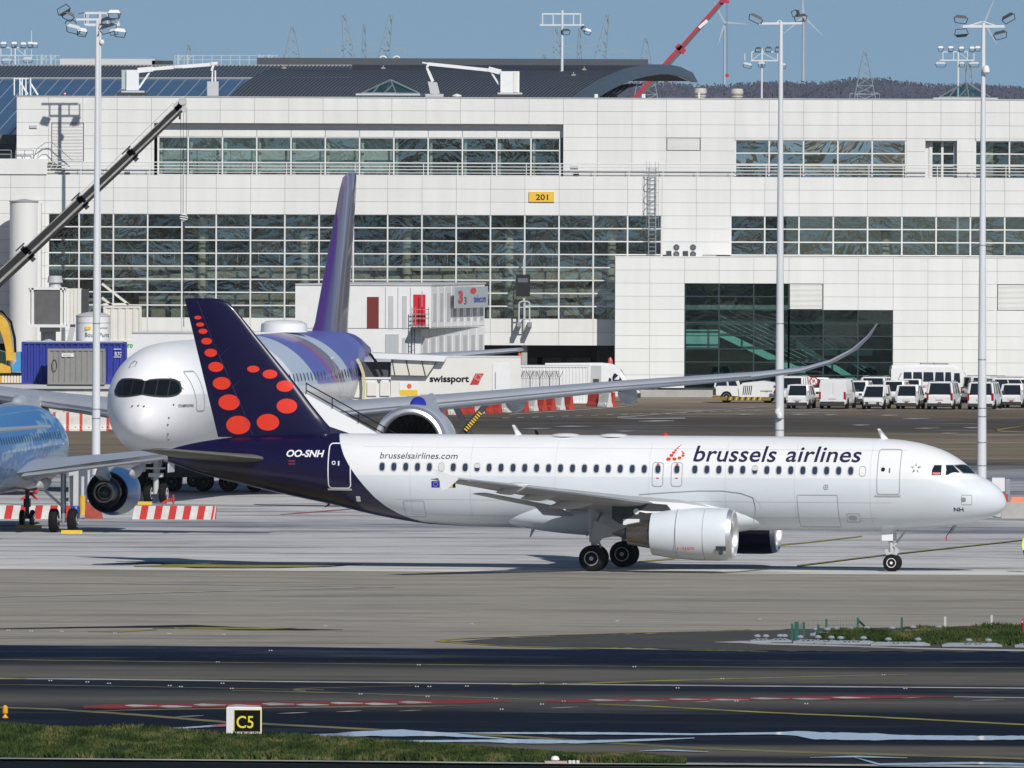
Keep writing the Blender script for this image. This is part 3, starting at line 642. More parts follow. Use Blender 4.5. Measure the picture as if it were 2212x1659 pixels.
sk = MB().prism([(-.62,0,0),(.5,0,0),(.62,0,.25),(-.5,0,.25)], (0,.8,0)).build('rooflight', lgrey); sk.location = (PX(1528,548,YA+2), YA + 2, za[0] - .15); tag(sk, 'small grey rooflight box on the annex roof right of the air conditioners', 'rooflight')
# caged ladder
ld = thing('caged_ladder', 'caged steel ladder climbing from the annex roof to the balcony', 'ladder', (PX(1409, 450, YM - .25), YM - .25, 0))
zb_, zt_ = za[0] - .1, PZ(348, YM)
c = MB()
for sx_ in (-.25, .25): c.bar((sx_, 0, zb_), (sx_, 0, zt_ - .4), .05)
c.build('rail', steel, ld); c = MB(); z = zb_ + .2
while z < zt_ - .4: c.bar((-.25, 0, z), (.25, 0, z), .035); z += .28
c.build('rung', steel, ld); c = MB(); z = PZ(495, YM)
while z < zt_:
    P = [(-.3,0),(-.42,-.35),(-.2,-.7),(.2,-.7),(.42,-.35),(.3,0)]
    for a, b_ in zip(P, P[1:]): c.bar((a[0],a[1],z), (b_[0],b_[1],z), .035)
    z += .85
for a in ((-.42,-.35),(-.2,-.7),(.2,-.7),(.42,-.35)): c.bar((a[0],a[1],PZ(495,YM)), (a[0],a[1],zt_), .025)
c.build('cage', steel, ld)
# ---------------------------------------------------------------- roofs behind
seam_m = mat('standing_seam_grey', (.115,.13,.15), .42, .3, var=.12, vs=.3); seamr = mat('seam_rib', (.06,.07,.085), .5, .2)
blue_roof = mat('blue_glazed_roof', (.022,.075,.165), .22, spec=.7, var=.35, vs=.25, stretch=(.2,1,1)); cap_m = mat('ridge_cap', (.33,.32,.30), .7)
HR = thing('blue_roof_hall', 'long hall roof of grey seamed metal above blue glazing behind the left of the terminal', 'roof', (0, 500, 0))
def FL(px, py, Y, o): v = F(px, py, Y); return (v.x - o.location.x, v.y - o.location.y, v.z - o.location.z)
c = MB(); Ya, Yb, Yc = 474, 506, 532
P0 = [FL(x, 300, 457, HR) for x in (-40, 760)]; P1 = [FL(x, 169, Yb, HR) for x in (-40, 760)]; P2 = [FL(x, 142.5, Yc, HR) for x in (-40, 760)]
c.poly([P0[0], P0[1], P1[1], P1[0]]); c.poly([P1[0], P1[1], FL(760,400,Yb,HR), FL(-40,400,Yb,HR)]); c.build('glazed_slope', blue_roof, HR)
c = MB(); c.poly([P1[0], P1[1], P2[1], P2[0]]); c.build('metal_slope', seam_m, HR)
c = MB()
for i in range(40):
    x = -140 + i * 30.5
    for a, b_ in (((x, 300, 457), (x+118, 170, Yb)),): c.bar(Vector(FL(*a, HR)) + Vector((0,0,.03)), Vector(FL(*b_, HR)) + Vector((0,0,.03)), .05)
c.build('glazing_bar', mat('glazing_bar', (.35,.42,.5), .4), HR); c = MB()
for i in range(95):
    x = -50 + i * 8.3; c.bar(Vector(FL(x, 169, Yb, HR)) + Vector((0,0,.03)), Vector(FL(x+26, 142.5, Yc, HR)) + Vector((0,0,.03)), .07)
o = c.build('seam', seamr, HR); struct(o, 'stuff')
c = MB(); c.bar(FL(-40,169,Yb-.2,HR), FL(760,169,Yb-.2,HR), .14); c.bar(FL(-40,142,Yc,HR), FL(760,142,Yc,HR), .16); c.build('ridge_cap', cap_m, HR)
BR = thing('barrel_roof_hall', 'big dark barrel vaulted metal roof ending in an arched canopy behind the terminal', 'roof', (0, 510, 0))
prof = [(-10,222,478),(8,205,484),(30,189,492),(55,174,501),(80,162.5,511),(105,153,522),(130,147,533),(160,142.5,545),(190,142.5,556),(215,147.5,566),(231,155,572),(242,160,576)]
c = MB(); e = [Vector(FL(1240 + a, b_, Y, BR)) for a, b_, Y in prof]; s0 = [Vector(FL(498 + a * .80, b_ - 1.5, Y, BR)) for a, b_, Y in prof]
rings = [[s0[i].lerp(e[i], f) for i in range(len(e))] for f in (0, .25, .5, .75, 1)]
c.loft(rings, False, False, 0, closed=False); c.build('vault', seam_m, BR, True)
c = MB()
for k in range(88):
    f = k / 88
    pts = [s0[i].lerp(e[i], f) + Vector((0, -.02, .03)) for i in range(0, 9)]
    for a, b_ in zip(pts, pts[1:]): c.bar(a, b_, .07)
o = c.build('seam', seamr, BR); struct(o, 'stuff')
c = MB(); up = [p_ + Vector((0, 0, .12)) for p_ in e]; ed = Vector((.5, -1.2, 0))
lo = [p_ + Vector((.4, -.3, -.62)) for p_ in e]
for i in range(len(e)-1):
    c.add([up[i], up[i+1], up[i+1] + ed, up[i] + ed, lo[i] + ed, lo[i+1] + ed, lo[i+1], lo[i]], [(0,1,2,3),(3,2,5,4),(4,5,6,7)])
c.build('canopy_edge', mat('canopy_fascia', (.10,.12,.125), .35, .4, var=.15, vs=.4), BR)
c = MB()
rr = [[p_ + Vector((.2, -.2, -.55)) - d_ for p_ in e] for d_ in (Vector((0,0,0)), Vector((7, -1, 0)))]
c.loft(rr, False, False, 0, closed=False); c.build('canopy_underside', mat('dark_soffit', (.02,.022,.026), .8), BR)
c = MB()
base = Vector(FL(1332, 208, 520, BR))
for k in range(9):
    a = e[3 + min(k, 5)] + Vector((-.2, 0, -.5)); c.bar(base + Vector((-k*.16, k*.4, 0)), Vector(FL(1290 + k*11, 186 - k*.5, 525, BR)), .12)
for k in range(6): c.bar(Vector(FL(1290+k*7, 210, 516, BR)), Vector(FL(1310+k*11, 183, 525, BR)), .09)
c.bar(FL(1285,188,520,BR), FL(1385,183,530,BR), .16); c.bar(FL(1275,197,520,BR), base, .18); c.build('truss', dark, BR)
c = MB(); c.bar(FL(555,137.5,545,BR), FL(1400,141,545,BR), .5, .9); c.build('ridge', mat('dark_ridge', (.07,.08,.095), .6), BR)
c = MB(); c.bar(FL(566,149,535,BR), FL(1340,150.5,535,BR), .12); c.build('gutter', cap_m, BR)
c = MB()
for x, y in ((614,147),(828,147),(1262,150),(1239,162),(1194,194)): c.bar(FL(x,y+2,500,BR), FL(x,y-6,500,BR), .06); c.box(*[FL(x,y-3,500,BR)[0]+d for d in (-.15,.15)], FL(x,y,500,BR)[1]-.1, FL(x,y,500,BR)[1]+.1, FL(x,y,500,BR)[2]-.05, FL(x,y,500,BR)[2]+.05)
c.build('roof_bracket', cap_m, BR)
# rooftop rooflights (glass pyramids)
def pyramid(px0, px1, apex, pyb, pyt, Y, label, n):
    x0, x1, xa_ = PX(px0, pyb, Y), PX(px1, pyb, Y), PX(apex, pyt, Y); zb2, zt2 = PZ(pyb, Y), F(apex, pyt, Y).z
    T = thing('glass_rooflight', label, 'rooflight', ((x0+x1)/2, Y, PZ(pyb+4, Y)), 0, 'glass pyramid rooflights on the terminal roof')
    ox, oz = T.location.x, T.location.z
    MB().box(x0-.4-ox, x1+.4-ox, -.1, 5, 0, zb2-oz-.0).build('kerb', lgrey, T)
    A = (xa_-ox, 2.4, zt2-oz); B = [(x0-ox,0,zb2-oz+.02),(x1-ox-1.6,0,zb2-oz+.02),(x1-ox,4.8,zb2-oz+.02),(x0-ox+1.6,4.8,zb2-oz+.02)]
    for i in range(4): MB().poly([B[i], B[(i+1)%4], A]).build('pane', glass2_m, T)
    c = MB()
    for i in range(4): c.bar(B[i], A, .09); c.bar(B[i], B[(i+1)%4], .09)
    for f in (.33, .66):
        p_ = Vector(B[0]).lerp(Vector(B[1]), f); c.bar(p_, Vector(A).lerp(p_, .0) if 0 else (Vector(B[0]).lerp(Vector(A), .62) if f < .5 else Vector(B[1]).lerp(Vector(A), .62)), .08)
    c.build('frame', steel, T)
pyramid(781, 905, 843, 203, 172.5, YU+7, 'glass pyramid rooflight with metal ribs in front of the barrel roof', 0)
pyramid(2029, 2143, 2089, 207.5, 177.5, YU+7, 'glass pyramid rooflight with metal ribs near the right end of the roof', 1)
# far left buildings below the blue roof
lb = thing('grey_roof_block', 'low grey flat roofed block with a dark window band left of the white wall', 'building', F(15, 700, 452) * Vector((1,1,0)))
def lbp(px, py): v = F(px, py, 452); return v.x - lb.location.x, v.z
c = MB(); c.box(lbp(-60,300)[0], lbp(34,300)[0], 0, 4, lbp(0,312)[1], lbp(0,291)[1]); c.build('fascia', mat('brown_grey', (.16,.15,.16), .8), lb)
c = MB(); c.box(lbp(-60,300)[0], lbp(34,300)[0], .4, 4, lbp(0,330)[1], lbp(0,312)[1]-.01); c.build('window_band', carglass, lb)
c = MB(); c.box(lbp(-60,300)[0], lbp(34,300)[0], .3, 4, 0, lbp(0,330)[1]-.01); c.build('wall', grey, lb)

# gate docking display
YD = YM - 1.3
t = thing('docking_display', 'black stand guidance display box hung on a pole in front of the big glass wall', 'display', (PX(1129,700,YD), YD, 0))
def d_(px, py): v = F(px, py, YD); return Vector((v.x - t.location.x, 0, v.z))
a, b_ = d_(1114.5, 640), d_(1145, 593); MB().loft([[(a.x,-.2,z),(b_.x,-.2,z),(b_.x,.35,z),(a.x,.35,z)] for z in (a.z, b_.z)]).build('display_box', mat('display_black', (.012,.014,.018), .5), t)
a, b_ = d_(1118.5, 610), d_(1140.5, 601); MB().box(a.x,b_.x,-.23,-.2,a.z,b_.z).build('screen', mat('screen_grey', (.13,.14,.16), .3), t)
c = MB(); c.bar(d_(1132,593), d_(1132,560), .13); c.bar(d_(1132,560), d_(1132,560)+Vector((0,1.4,0)), .13); c.bar(d_(1132,640), d_(1132,652), .16); c.build('hanger', lgrey, t)
c = MB(); P = [(1121,699),(1121.5,655),(1125,651),(1141,651),(1144,655),(1144,699)]
for p_, q_ in zip(P, P[1:]): c.bar(d_(*p_), d_(*q_), .10)
c.bar(d_(1121,664), d_(1144,664), .06); c.bar(d_(1121,690), d_(1144,690), .06); c.bar(d_(1133,655), d_(1133,690), .14); c.build('service_frame', lgrey, t)
for x in (1121.5, 1144.5): a, b_ = d_(x-4.5, 706), d_(x+4.5, 696); MB().box(a.x,b_.x,-.1,1.3,a.z,b_.z).build('foot_bracket', steel, t)
# ================================================================ AIRCRAFT
def cr(ts, vs, t):                                 # monotone-ish interpolation of a table
    if t <= ts[0]: return vs[0]
    if t >= ts[-1]: return vs[-1]
    for i in range(len(ts)-1):
        if ts[i] <= t <= ts[i+1]:
            h = ts[i+1] - ts[i]; u = (t - ts[i]) / h
            def sl(k):
                if k == 0: return (vs[1]-vs[0])/(ts[1]-ts[0])
                if k == len(ts)-1: return (vs[-1]-vs[-2])/(ts[-1]-ts[-2])
                a = (vs[k]-vs[k-1])/(ts[k]-ts[k-1]); b_ = (vs[k+1]-vs[k])/(ts[k+1]-ts[k])
                return 0 if a*b_ <= 0 else 2*a*b_/(a+b_)
            m0, m1 = sl(i), sl(i+1)
            return (2*u**3-3*u*u+1)*vs[i] + (u**3-2*u*u+u)*h*m0 + (-2*u**3+3*u*u)*vs[i+1] + (u**3-u*u)*h*m1
class Body:
    """fuselage skin: tables of top, bottom and half width over stations measured from the nose"""
    def __init__(s, top, bot, wid, sg): s.t, s.b, s.w, s.sg = top, bot, wid, sg
    def prof(s, S):
        f = lambda T: cr([a for a, _ in T], [b_ for _, b_ in T], S)
        return f(s.t), f(s.b), f(s.w)
    def y(s, S, z, side=-1, off=0.0):
        t, b_, w = s.prof(S); c = (t + b_)/2; h = (t - b_)/2; k = max(0.0, 1 - ((z - c)/h)**2)
        return side * (w * math.sqrt(k) + off)
    def mesh(s, name, mats, parent, S0, S1, n=64, seg=56, cap=True):
        rings = []
        for i in range(n + 1):
            u = i / n; S = S0 + (S1 - S0) * u
            if S0 <= 0.05: S = S0 + (S1 - S0) * (u ** 1.6)
            t, b_, w = s.prof(S); c = (t+b_)/2; h = (t-b_)/2
            rings.append([(s.sg - S, w*math.cos(2*math.pi*k/seg), c + h*math.sin(2*math.pi*k/seg)) for k in range(seg)])
        return MB().loft(rings, cap, cap).build(name, mats, parent, True, ang=50)
def patch(body, name, S0, S1, z0, z1, m, parent, off=.012, nx=4, nz=8, side=-1, pts=None):
    """a skin-following patch (door, flag, hatch) proud of the fuselage"""
    vs, fs = [], []
    for j in range(nz + 1):
        for i in range(nx + 1):
            S = S0 + (S1-S0)*i/nx; z = z0 + (z1-z0)*j/nz; vs.append((body.sg - S, body.y(S, z, side, off), z))
    for j in range(nz):
        for i in range(nx): a = j*(nx+1)+i; fs.append((a, a+1, a+nx+2, a+nx+1))
    return MB().add(vs, fs).build(name, m, parent, True)
def rrect(S0, S1, z0, z1, r, n=5):
    P = []
    for cx, cz, a0 in ((S1-r, z1-r, 0), (S0+r, z1-r, 90), (S0+r, z0+r, 180), (S1-r, z0+r, 270)):
        for k in range(n+1): a = math.radians(a0 + 90*k/n); P.append((cx + r*math.cos(a), cz + r*math.sin(a)))
    return P
def outline(body, name, P, wd, m, parent, off=.014, side=-1, lean=0.0):
    """closed line drawn on the skin as a thin raised bead"""
    Q = []
    for i in range(len(P)):
        a, b_ = P[i], P[(i+1) % len(P)]; n = max(1, int(math.hypot(b_[0]-a[0], b_[1]-a[1]) / .15))
        for k in range(n): Q.append((a[0]+(b_[0]-a[0])*k/n, a[1]+(b_[1]-a[1])*k/n))
    cx = sum(p_[0] for p_ in Q)/len(Q); cz = sum(p_[1] for p_ in Q)/len(Q); vs = []
    n = len(Q)
    for i, (S, z) in enumerate(Q):
        a, b_ = Q[i-1], Q[(i+1) % n]; tx, tz = b_[0]-a[0], b_[1]-a[1]; L_ = math.hypot(tx, tz) or 1; nx, nz = -tz/L_*wd/2, tx/L_*wd/2
        for sg in (-1, 1):
            SS, zz = S + nx*sg, z + nz*sg; vs.append((body.sg - SS, body.y(SS, zz, side, off), zz))
    fs = [(2*i, 2*i+1, 2*((i+1)%n)+1, 2*((i+1)%n)) for i in range(n)]
    return MB().add(vs, fs).build(name, m, parent)
def skinpoly(body, name, P, m, parent, off=.012, side=-1, rings=3):
    cx = sum(a for a, _ in P)/len(P); cz = sum(b_ for _, b_ in P)/len(P); n = len(P); vs = []
    for r in range(1, rings+1):
        f = r/rings
        for a, b_ in P: S = cx+(a-cx)*f; z = cz+(b_-cz)*f; vs.append((body.sg - S, body.y(S, z, side, off), z))
    fs = [tuple(range(n))]
    for r in range(rings-1): fs += [(r*n+i, r*n+(i+1)%n, (r+1)*n+(i+1)%n, (r+1)*n+i) for i in range(n)]
    return MB().add(vs, fs).build(name, m, parent, True)
def airfoil(xle, y, z, chord, th, twist=0.0, n=10, vert=False, camber=.015):
    P = []
    for k in range(2*n):
        if k < n: u = (1 + math.cos(math.pi*k/n))/2; sg = 1      # upper TE->LE
        else: u = (1 - math.cos(math.pi*(k-n)/n))/2; sg = -1
        t = 5*th*(.2969*math.sqrt(u) - .126*u - .3516*u*u + .2843*u**3 - .1015*u**4)
        zz = (sg*t + camber*4*u*(1-u)) * chord; xx = xle - u*chord
        zz -= math.tan(twist)*u*chord*-1 if twist else 0
        P.append((xx, y + zz, z) if vert else (xx, y, z + zz))
    return P
def surf(name, mats, parent, secs, vert=False):
    return MB().loft([airfoil(*s_, vert=vert) for s_ in secs]).build(name, mats, parent, True, ang=60)
def nacelle(parent, name, x, y, z, R, L_, m_cowl, m_lip, nose=.9, aft=.78, core=True, sc=1.0, seg=40, drop=0.0, fan_m=None):
    """x = intake plane, body runs aft (-x)"""
    c = MB(); pr = [(0.10*R, R*.93), (.28*R, R*.985), (.6*R, R), (L_*.45, R*1.0), (L_*.75, R*.93), (L_, R*aft), (L_ - .02, R*aft - .05), (L_*.8, R*aft-.1)]
    c.lathe((x, y, z), (-1, 0, -drop), pr, seg, cap=False)
    o = c.build(name, m_cowl, parent, True, ang=45)
    l = MB(); l.lathe((x, y, z), (-1, 0, -drop), [(.55*R, R*.80), (.25*R, R*.745), (.08*R, R*.76), (.0, R*.83), (.03*R, R*.90), (.12*R, R*.945), (.20*R, R*.968)], seg, cap=False)
    li = l.build('intake_lip', m_lip, o, True)
    f = MB(); f.lathe((x - .55*R, y, z), (-1, 0, 0), [(0, R*.80), (R*.9, R*.80), (R*.9, 0)], seg, cap=False); f.build('intake_duct', dark, o, True, flip=True)
    s_ = MB(); s_.lathe((x - .5*R, y, z), (-1, 0, 0), [(0, 0.0), (.12*R, .10*R), (.3*R, .2*R), (.42*R, .25*R)], 20); s_.build('spinner', dsteel, o, True)
    f = MB()
    for k in range(24):
        a = 2*math.pi*k/24; d1 = Vector((0, math.cos(a), math.sin(a))); d2 = Vector((0, math.cos(a+.2), math.sin(a+.2))); cc = Vector((x - .95*R, y, z))
        f.add([cc + d1*.2*R, cc + d1*.79*R, cc + d2*.79*R + Vector((.12*R,0,0)), cc + d2*.2*R + Vector((.12*R,0,0))], [(0,1,2,3)])
    f.build('fan_blades', fan_m or dsteel, o)
    if core:
        k_ = MB(); k_.lathe((x - L_*.8, y, z - drop*L_), (-1, 0, 0), [(0, R*.62), (L_*.22, R*.60), (L_*.22+.05, R*.56), (L_*.50, R*.42), (L_*.50, R*.36), (L_*.40, R*.3)], seg); k_.build('exhaust_nozzle', mat('scorched_metal', (.26,.24,.22), .32, .9, var=.4, vs=2.5, stretch=(.4,2,2)), o, True, ang=30)
        k_ = MB(); k_.lathe((x - L_*1.15, y, z - drop*L_), (-1, 0, 0), [(0, R*.27), (L_*.18, R*.22), (L_*.34, R*.03)], 24); k_.build('exhaust_cone', dsteel, o, True)
    return o
def wheel(parent, x, y, z, r, w, hub=steel, name='wheel', out=-1):
    c = MB(); c.lathe((x, y - w/2, z), (0, 1, 0), [(0, r*.55), (0.0, r*.80), (w*.10, r*.94), (w*.25, r), (w*.75, r), (w*.9, r*.94), (w, r*.80), (w, r*.55)], 32)
    o = c.build(name, black, parent, True, ang=40)
    h = MB()
    for s_ in (-1, 1): h.lathe((x, y + s_*w*.42, z), (0, s_, 0), [(0, r*.56), (w*.12, r*.55), (w*.10, r*.48), (-w*.10, r*.44), (-w*.10, r*.2), (w*.10, r*.16), (w*.12, 0)], 24)
    h.build('rim', hub, o, True, ang=30)
    return o
# ---- livery shaders: flat print on the skin, by station and height
def livery_a320(sg):
    m = bpy.data.materials.new('airliner_livery'); m.use_nodes = True; t = m.node_tree; p = t.nodes['Principled BSDF']; L = t.links.new
    tc = N(t, 'ShaderNodeTexCoord'); sx = N(t, 'ShaderNodeSeparateXYZ'); L(tc.outputs['Object'], sx.inputs[0])
    zn = N(t, 'ShaderNodeMapRange'); L(sx.outputs[2], zn.inputs[0]); zn.inputs[1].default_value = 1.5; zn.inputs[2].default_value = 6.2
    fc = N(t, 'ShaderNodeFloatCurve'); L(zn.outputs[0], fc.inputs['Value'])
    pts = [(1.5,21.6),(1.80,23.3),(1.92,24.9),(2.02,25.99),(2.2,26.51),(2.4,26.98),(2.72,27.5),(3.13,27.97),(3.6,28.39),(4.04,28.75),(4.48,29.07),(4.96,29.36),(5.47,29.59),(5.85,29.76),(6.2,30.1)]
    cv = fc.mapping.curves[0]
    P = [((z-1.5)/4.7, (S-20)/12) for z, S in pts]
    while len(cv.points) < len(P): cv.points.new(.5, .5)
    for q_, (a, b_) in zip(cv.points, P): q_.location = (a, b_); q_.handle_type = 'VECTOR'
    fc.mapping.update()
    bx = N(t, 'ShaderNodeMath', operation='MULTIPLY_ADD'); L(fc.outputs[0], bx.inputs[0]); bx.inputs[1].default_value = 12; bx.inputs[2].default_value = 20
    S = N(t, 'ShaderNodeMath', operation='SUBTRACT'); S.inputs[0].default_value = sg; L(sx.outputs[0], S.inputs[1])
    d = N(t, 'ShaderNodeMath', operation='SUBTRACT'); L(S.outputs[0], d.inputs[0]); L(bx.outputs[0], d.inputs[1])
    e = N(t, 'ShaderNodeMapRange'); L(d.outputs[0], e.inputs[0]); e.inputs[1].default_value = -.015; e.inputs[2].default_value = .015
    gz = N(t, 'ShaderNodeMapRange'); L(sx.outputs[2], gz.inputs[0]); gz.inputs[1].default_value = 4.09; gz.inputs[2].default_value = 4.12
    n = N(t, 'ShaderNodeTexNoise'); n.inputs['Scale'].default_value = .8; n.inputs['Detail'].default_value = 6
    mp = N(t, 'ShaderNodeMapping'); mp.inputs[3].default_value = (.35, 1, 1.2); L(tc.outputs['Object'], mp.inputs[0]); L(mp.outputs[0], n.inputs['Vector'])
    nr = N(t, 'ShaderNodeMapRange'); L(n.outputs[0], nr.inputs[0]); nr.inputs[1].default_value = .35; nr.inputs[2].default_value = .7; nr.inputs[3].default_value = .93; nr.inputs[4].default_value = 1.0
    # oil and exhaust grime low on the belly
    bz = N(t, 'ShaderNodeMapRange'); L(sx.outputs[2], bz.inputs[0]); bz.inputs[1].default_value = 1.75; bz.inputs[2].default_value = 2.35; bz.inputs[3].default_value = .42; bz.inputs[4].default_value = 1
    bs = N(t, 'ShaderNodeMath', operation='LESS_THAN'); 
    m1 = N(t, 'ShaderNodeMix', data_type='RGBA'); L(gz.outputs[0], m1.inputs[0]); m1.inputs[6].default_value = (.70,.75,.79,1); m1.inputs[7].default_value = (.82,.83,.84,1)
    v = N(t, 'ShaderNodeVectorMath', operation='SCALE'); L(m1.outputs[2], v.inputs[0]); L(nr.outputs[0], v.inputs['Scale'])
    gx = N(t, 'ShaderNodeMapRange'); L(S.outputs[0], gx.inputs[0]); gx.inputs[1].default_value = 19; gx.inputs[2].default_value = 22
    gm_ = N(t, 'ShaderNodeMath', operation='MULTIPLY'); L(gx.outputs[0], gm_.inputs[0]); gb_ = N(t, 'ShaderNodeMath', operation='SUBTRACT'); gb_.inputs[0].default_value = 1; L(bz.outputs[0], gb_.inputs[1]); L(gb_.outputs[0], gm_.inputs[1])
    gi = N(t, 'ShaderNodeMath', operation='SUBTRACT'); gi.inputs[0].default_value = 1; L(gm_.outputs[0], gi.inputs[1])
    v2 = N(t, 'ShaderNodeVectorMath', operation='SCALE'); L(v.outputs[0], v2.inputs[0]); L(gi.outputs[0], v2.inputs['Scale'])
    m2 = N(t, 'ShaderNodeMix', data_type='RGBA'); L(e.outputs[0], m2.inputs[0]); L(v2.outputs[0], m2.inputs[6]); m2.inputs[7].default_value = (.006,.0035,.036,1)
    L(m2.outputs[2], p.inputs['Base Color']); p.inputs['Roughness'].default_value = .3; p.inputs['Coat Weight'].default_value = .3; p.inputs['Coat Roughness'].default_value = .07; p.inputs['Specular IOR Level'].default_value = .4
    return m
navy = mat('navy_tail_paint', (.006,.0035,.036), .3, coat=.25, spec=.35)
under_g = mat('tailplane_grey', (.13,.13,.12), .45, var=.15, vs=1)
skinw = mat('aircraft_white', (.80,.81,.82), .3, coat=.5, var=.05, vs=.6, stretch=(.4,1,1))
sking = mat('aircraft_light_grey', (.68,.73,.77), .32, coat=.4, var=.07, vs=.8, stretch=(.4,1,1))
wgrey = mat('wing_grey', (.46,.47,.475), .42, .15, var=.12, vs=.7, stretch=(.5,1,1))
slat = mat('bare_aluminium', (.62,.64,.66), .30, .85, var=.1, vs=.8)
line_g = mat('panel_line_grey', (.33,.35,.37), .6); line_d = mat('panel_line_dark', (.10,.11,.13), .6)
dotr = mat('red_dot_paint', (.80,.045,.018), .3, coat=.5)
ink = mat('navy_lettering', (.015,.012,.06), .4); inkw = mat('white_lettering', (.8,.8,.82), .4); inkb = mat('black_lettering', (.02,.02,.025), .5); inkr = mat('red_lettering', (.5,.03,.06), .5)
cabg = mat('cabin_window_glass', (.035,.045,.075), .12, spec=.6); blind_m = mat('window_blind', (.62,.62,.60), .5); cabf = mat('window_surround', (.50,.52,.54), .45, .2)
cockg = mat('cockpit_glass', (.01,.018,.022), .06, spec=.8)
SG = 17.71; A_TH = math.radians(-10.5); gA = G(1316, 1229)
BA = Body([(0,3.12),(.06,3.32),(.30,3.68),(.82,4.06),(1.34,4.31),(1.59,4.56),(2.11,4.97),(2.88,5.37),(3.92,5.67),(4.95,5.81),(5.98,5.85),(7.53,5.88),(10.6,5.9),(24,5.9),(30,5.9),(33.9,5.77),(35.25,5.62),(36.3,5.45),(37.34,5.2),(37.63,5.1)],
          [(0,3.06),(.06,2.84),(.4,2.54),(.92,2.33),(1.84,2.12),(2.87,1.96),(3.9,1.88),(4.93,1.8),(7,1.76),(20,1.76),(22.1,1.79),(23.7,1.82),(25.78,1.92),(27.08,2.09),(28.66,2.39),(30.23,2.76),(32.04,3.12),(33.61,3.48),(35.24,3.85),(36.35,4.15),(37.34,4.49),(37.63,4.6)],
          [(0,.03),(.06,.22),(.3,.58),(.8,.95),(1.4,1.24),(2.1,1.5),(3,1.71),(4,1.85),(5,1.93),(6.5,1.975),(24,1.975),(26.5,1.93),(29,1.72),(31.5,1.38),(34,.94),(36,.56),(37.3,.32),(37.63,.25)], SG)
A = thing('airliner', 'white twinjet airliner with a navy tail dotted in orange red, taxiing across the foreground', 'airliner', (gA.x, gA.y, 0), A_TH)
def AP(px, py, yloc):                               # photo sight line -> (station, height) on the plane y = yloc of the airliner
    d = ray(px, py); n = Vector((-math.sin(A_TH), math.cos(A_TH), 0)); c = Vector((-gA.x, -DM - gA.y, CAMH))
    t_ = (yloc - c.dot(n)) / d.dot(n); q_ = c + d * t_
    return SG - (q_.x*math.cos(A_TH) + q_.y*math.sin(A_TH)), q_.z
liv = livery_a320(SG)
fus = BA.mesh('fuselage', liv, A, 0.0, 37.63, 110, 72)
# belly fairing
def fairing(S0, S1, hw, zt_, zb_, m, parent, name='belly_fairing'):
    rings = []
    for i in range(25):
        u = i/24; S = S0 + (S1-S0)*u; k = math.sin(math.pi*min(1, max(0, u)))**.45 if 0 < u < 1 else .02
        k = max(k, .02); w = hw*k; zc = (zt_+zb_)/2; h = (zt_-zb_)/2*k
        rings.append([(SG - S, w*math.copysign(abs(math.cos(a))**.7, math.cos(a)), zc + (h*math.copysign(abs(math.sin(a))**.8, math.sin(a)))) for a in [2*math.pi*j/40 for j in range(40)]])
    return MB().loft(rings).build(name, m, parent, True, ang=60)
ff = fairing(9.6, 23.1, 2.22, 3.45, 1.42, sking, A)
# fin
def finpt(px, py): return AP(px, py, 0)
c = MB(); rows = []
finL = [(5.70,30.3),(6.0,30.2),(6.61,30.66),(7.16,31.12),(8.08,31.83),(10.22,33.63),(11.3,34.52),(11.6,34.80),(11.81,35.25)]
for z, le in finL:
    te = 35.32 + (z - 5.64)*(36.86-35.32)/6.17; ch = te - le; rows.append(airfoil(SG - le, 0, z, ch, .10, n=12, vert=True, camber=0))
rows.append(airfoil(SG - 35.6, 0, 11.84, 1.1, .05, n=12, vert=True, camber=0))
fin = MB().loft(rows).build('tail_fin', navy, A, True, ang=60)
c = MB()                                           # dorsal fillet ahead of the fin
c.loft([[(SG-29.4,.02,5.86),(SG-29.4,-.02,5.86),(SG-29.4,0,5.9)],[(SG-30.3,.12,5.8),(SG-30.3,-.12,5.8),(SG-30.3,0,6.2)],[(SG-31,.25,5.7),(SG-31,-.25,5.7),(SG-31,0,6.95)]]); c.build('dorsal_fillet', navy, A, True)
def fin_y(S, z):                                   # near face of the fin
    le = cr([a for a, _ in finL], [b_ for _, b_ in finL], z); te = 35.32 + (z - 5.64)*(1.54)/6.17; ch = te-le; u = min(.999, max(0.001, (S-le)/ch))
    return -5*.10*(.2969*math.sqrt(u)-.126*u-.3516*u*u+.2843*u**3-.1015*u**4)*ch
def finline(P, m, w=.035, name='fin_joint'):
    c = MB()
    for a, b_ in zip(P, P[1:]):
        p0 = Vector((SG-a[0], fin_y(*a)-.012, a[1])); p1 = Vector((SG-b_[0], fin_y(*b_)-.012, b_[1])); c.bar(p0, p1, w, .01)
    return c.build(name, m, A)
seam_b = mat('blue_grey_joint', (.05,.055,.15), .4)
rl_ = [finpt(*q_) for q_ in ((427,650),(470,760),(520,870),(548,940))]; finline(rl_, seam_b)
finline([finpt(477,768),(finpt(495,752))], seam_b); finline([finpt(503,838), finpt(520,822)], seam_b); finline([finpt(475,768), finpt(515,862)], seam_b, .02)
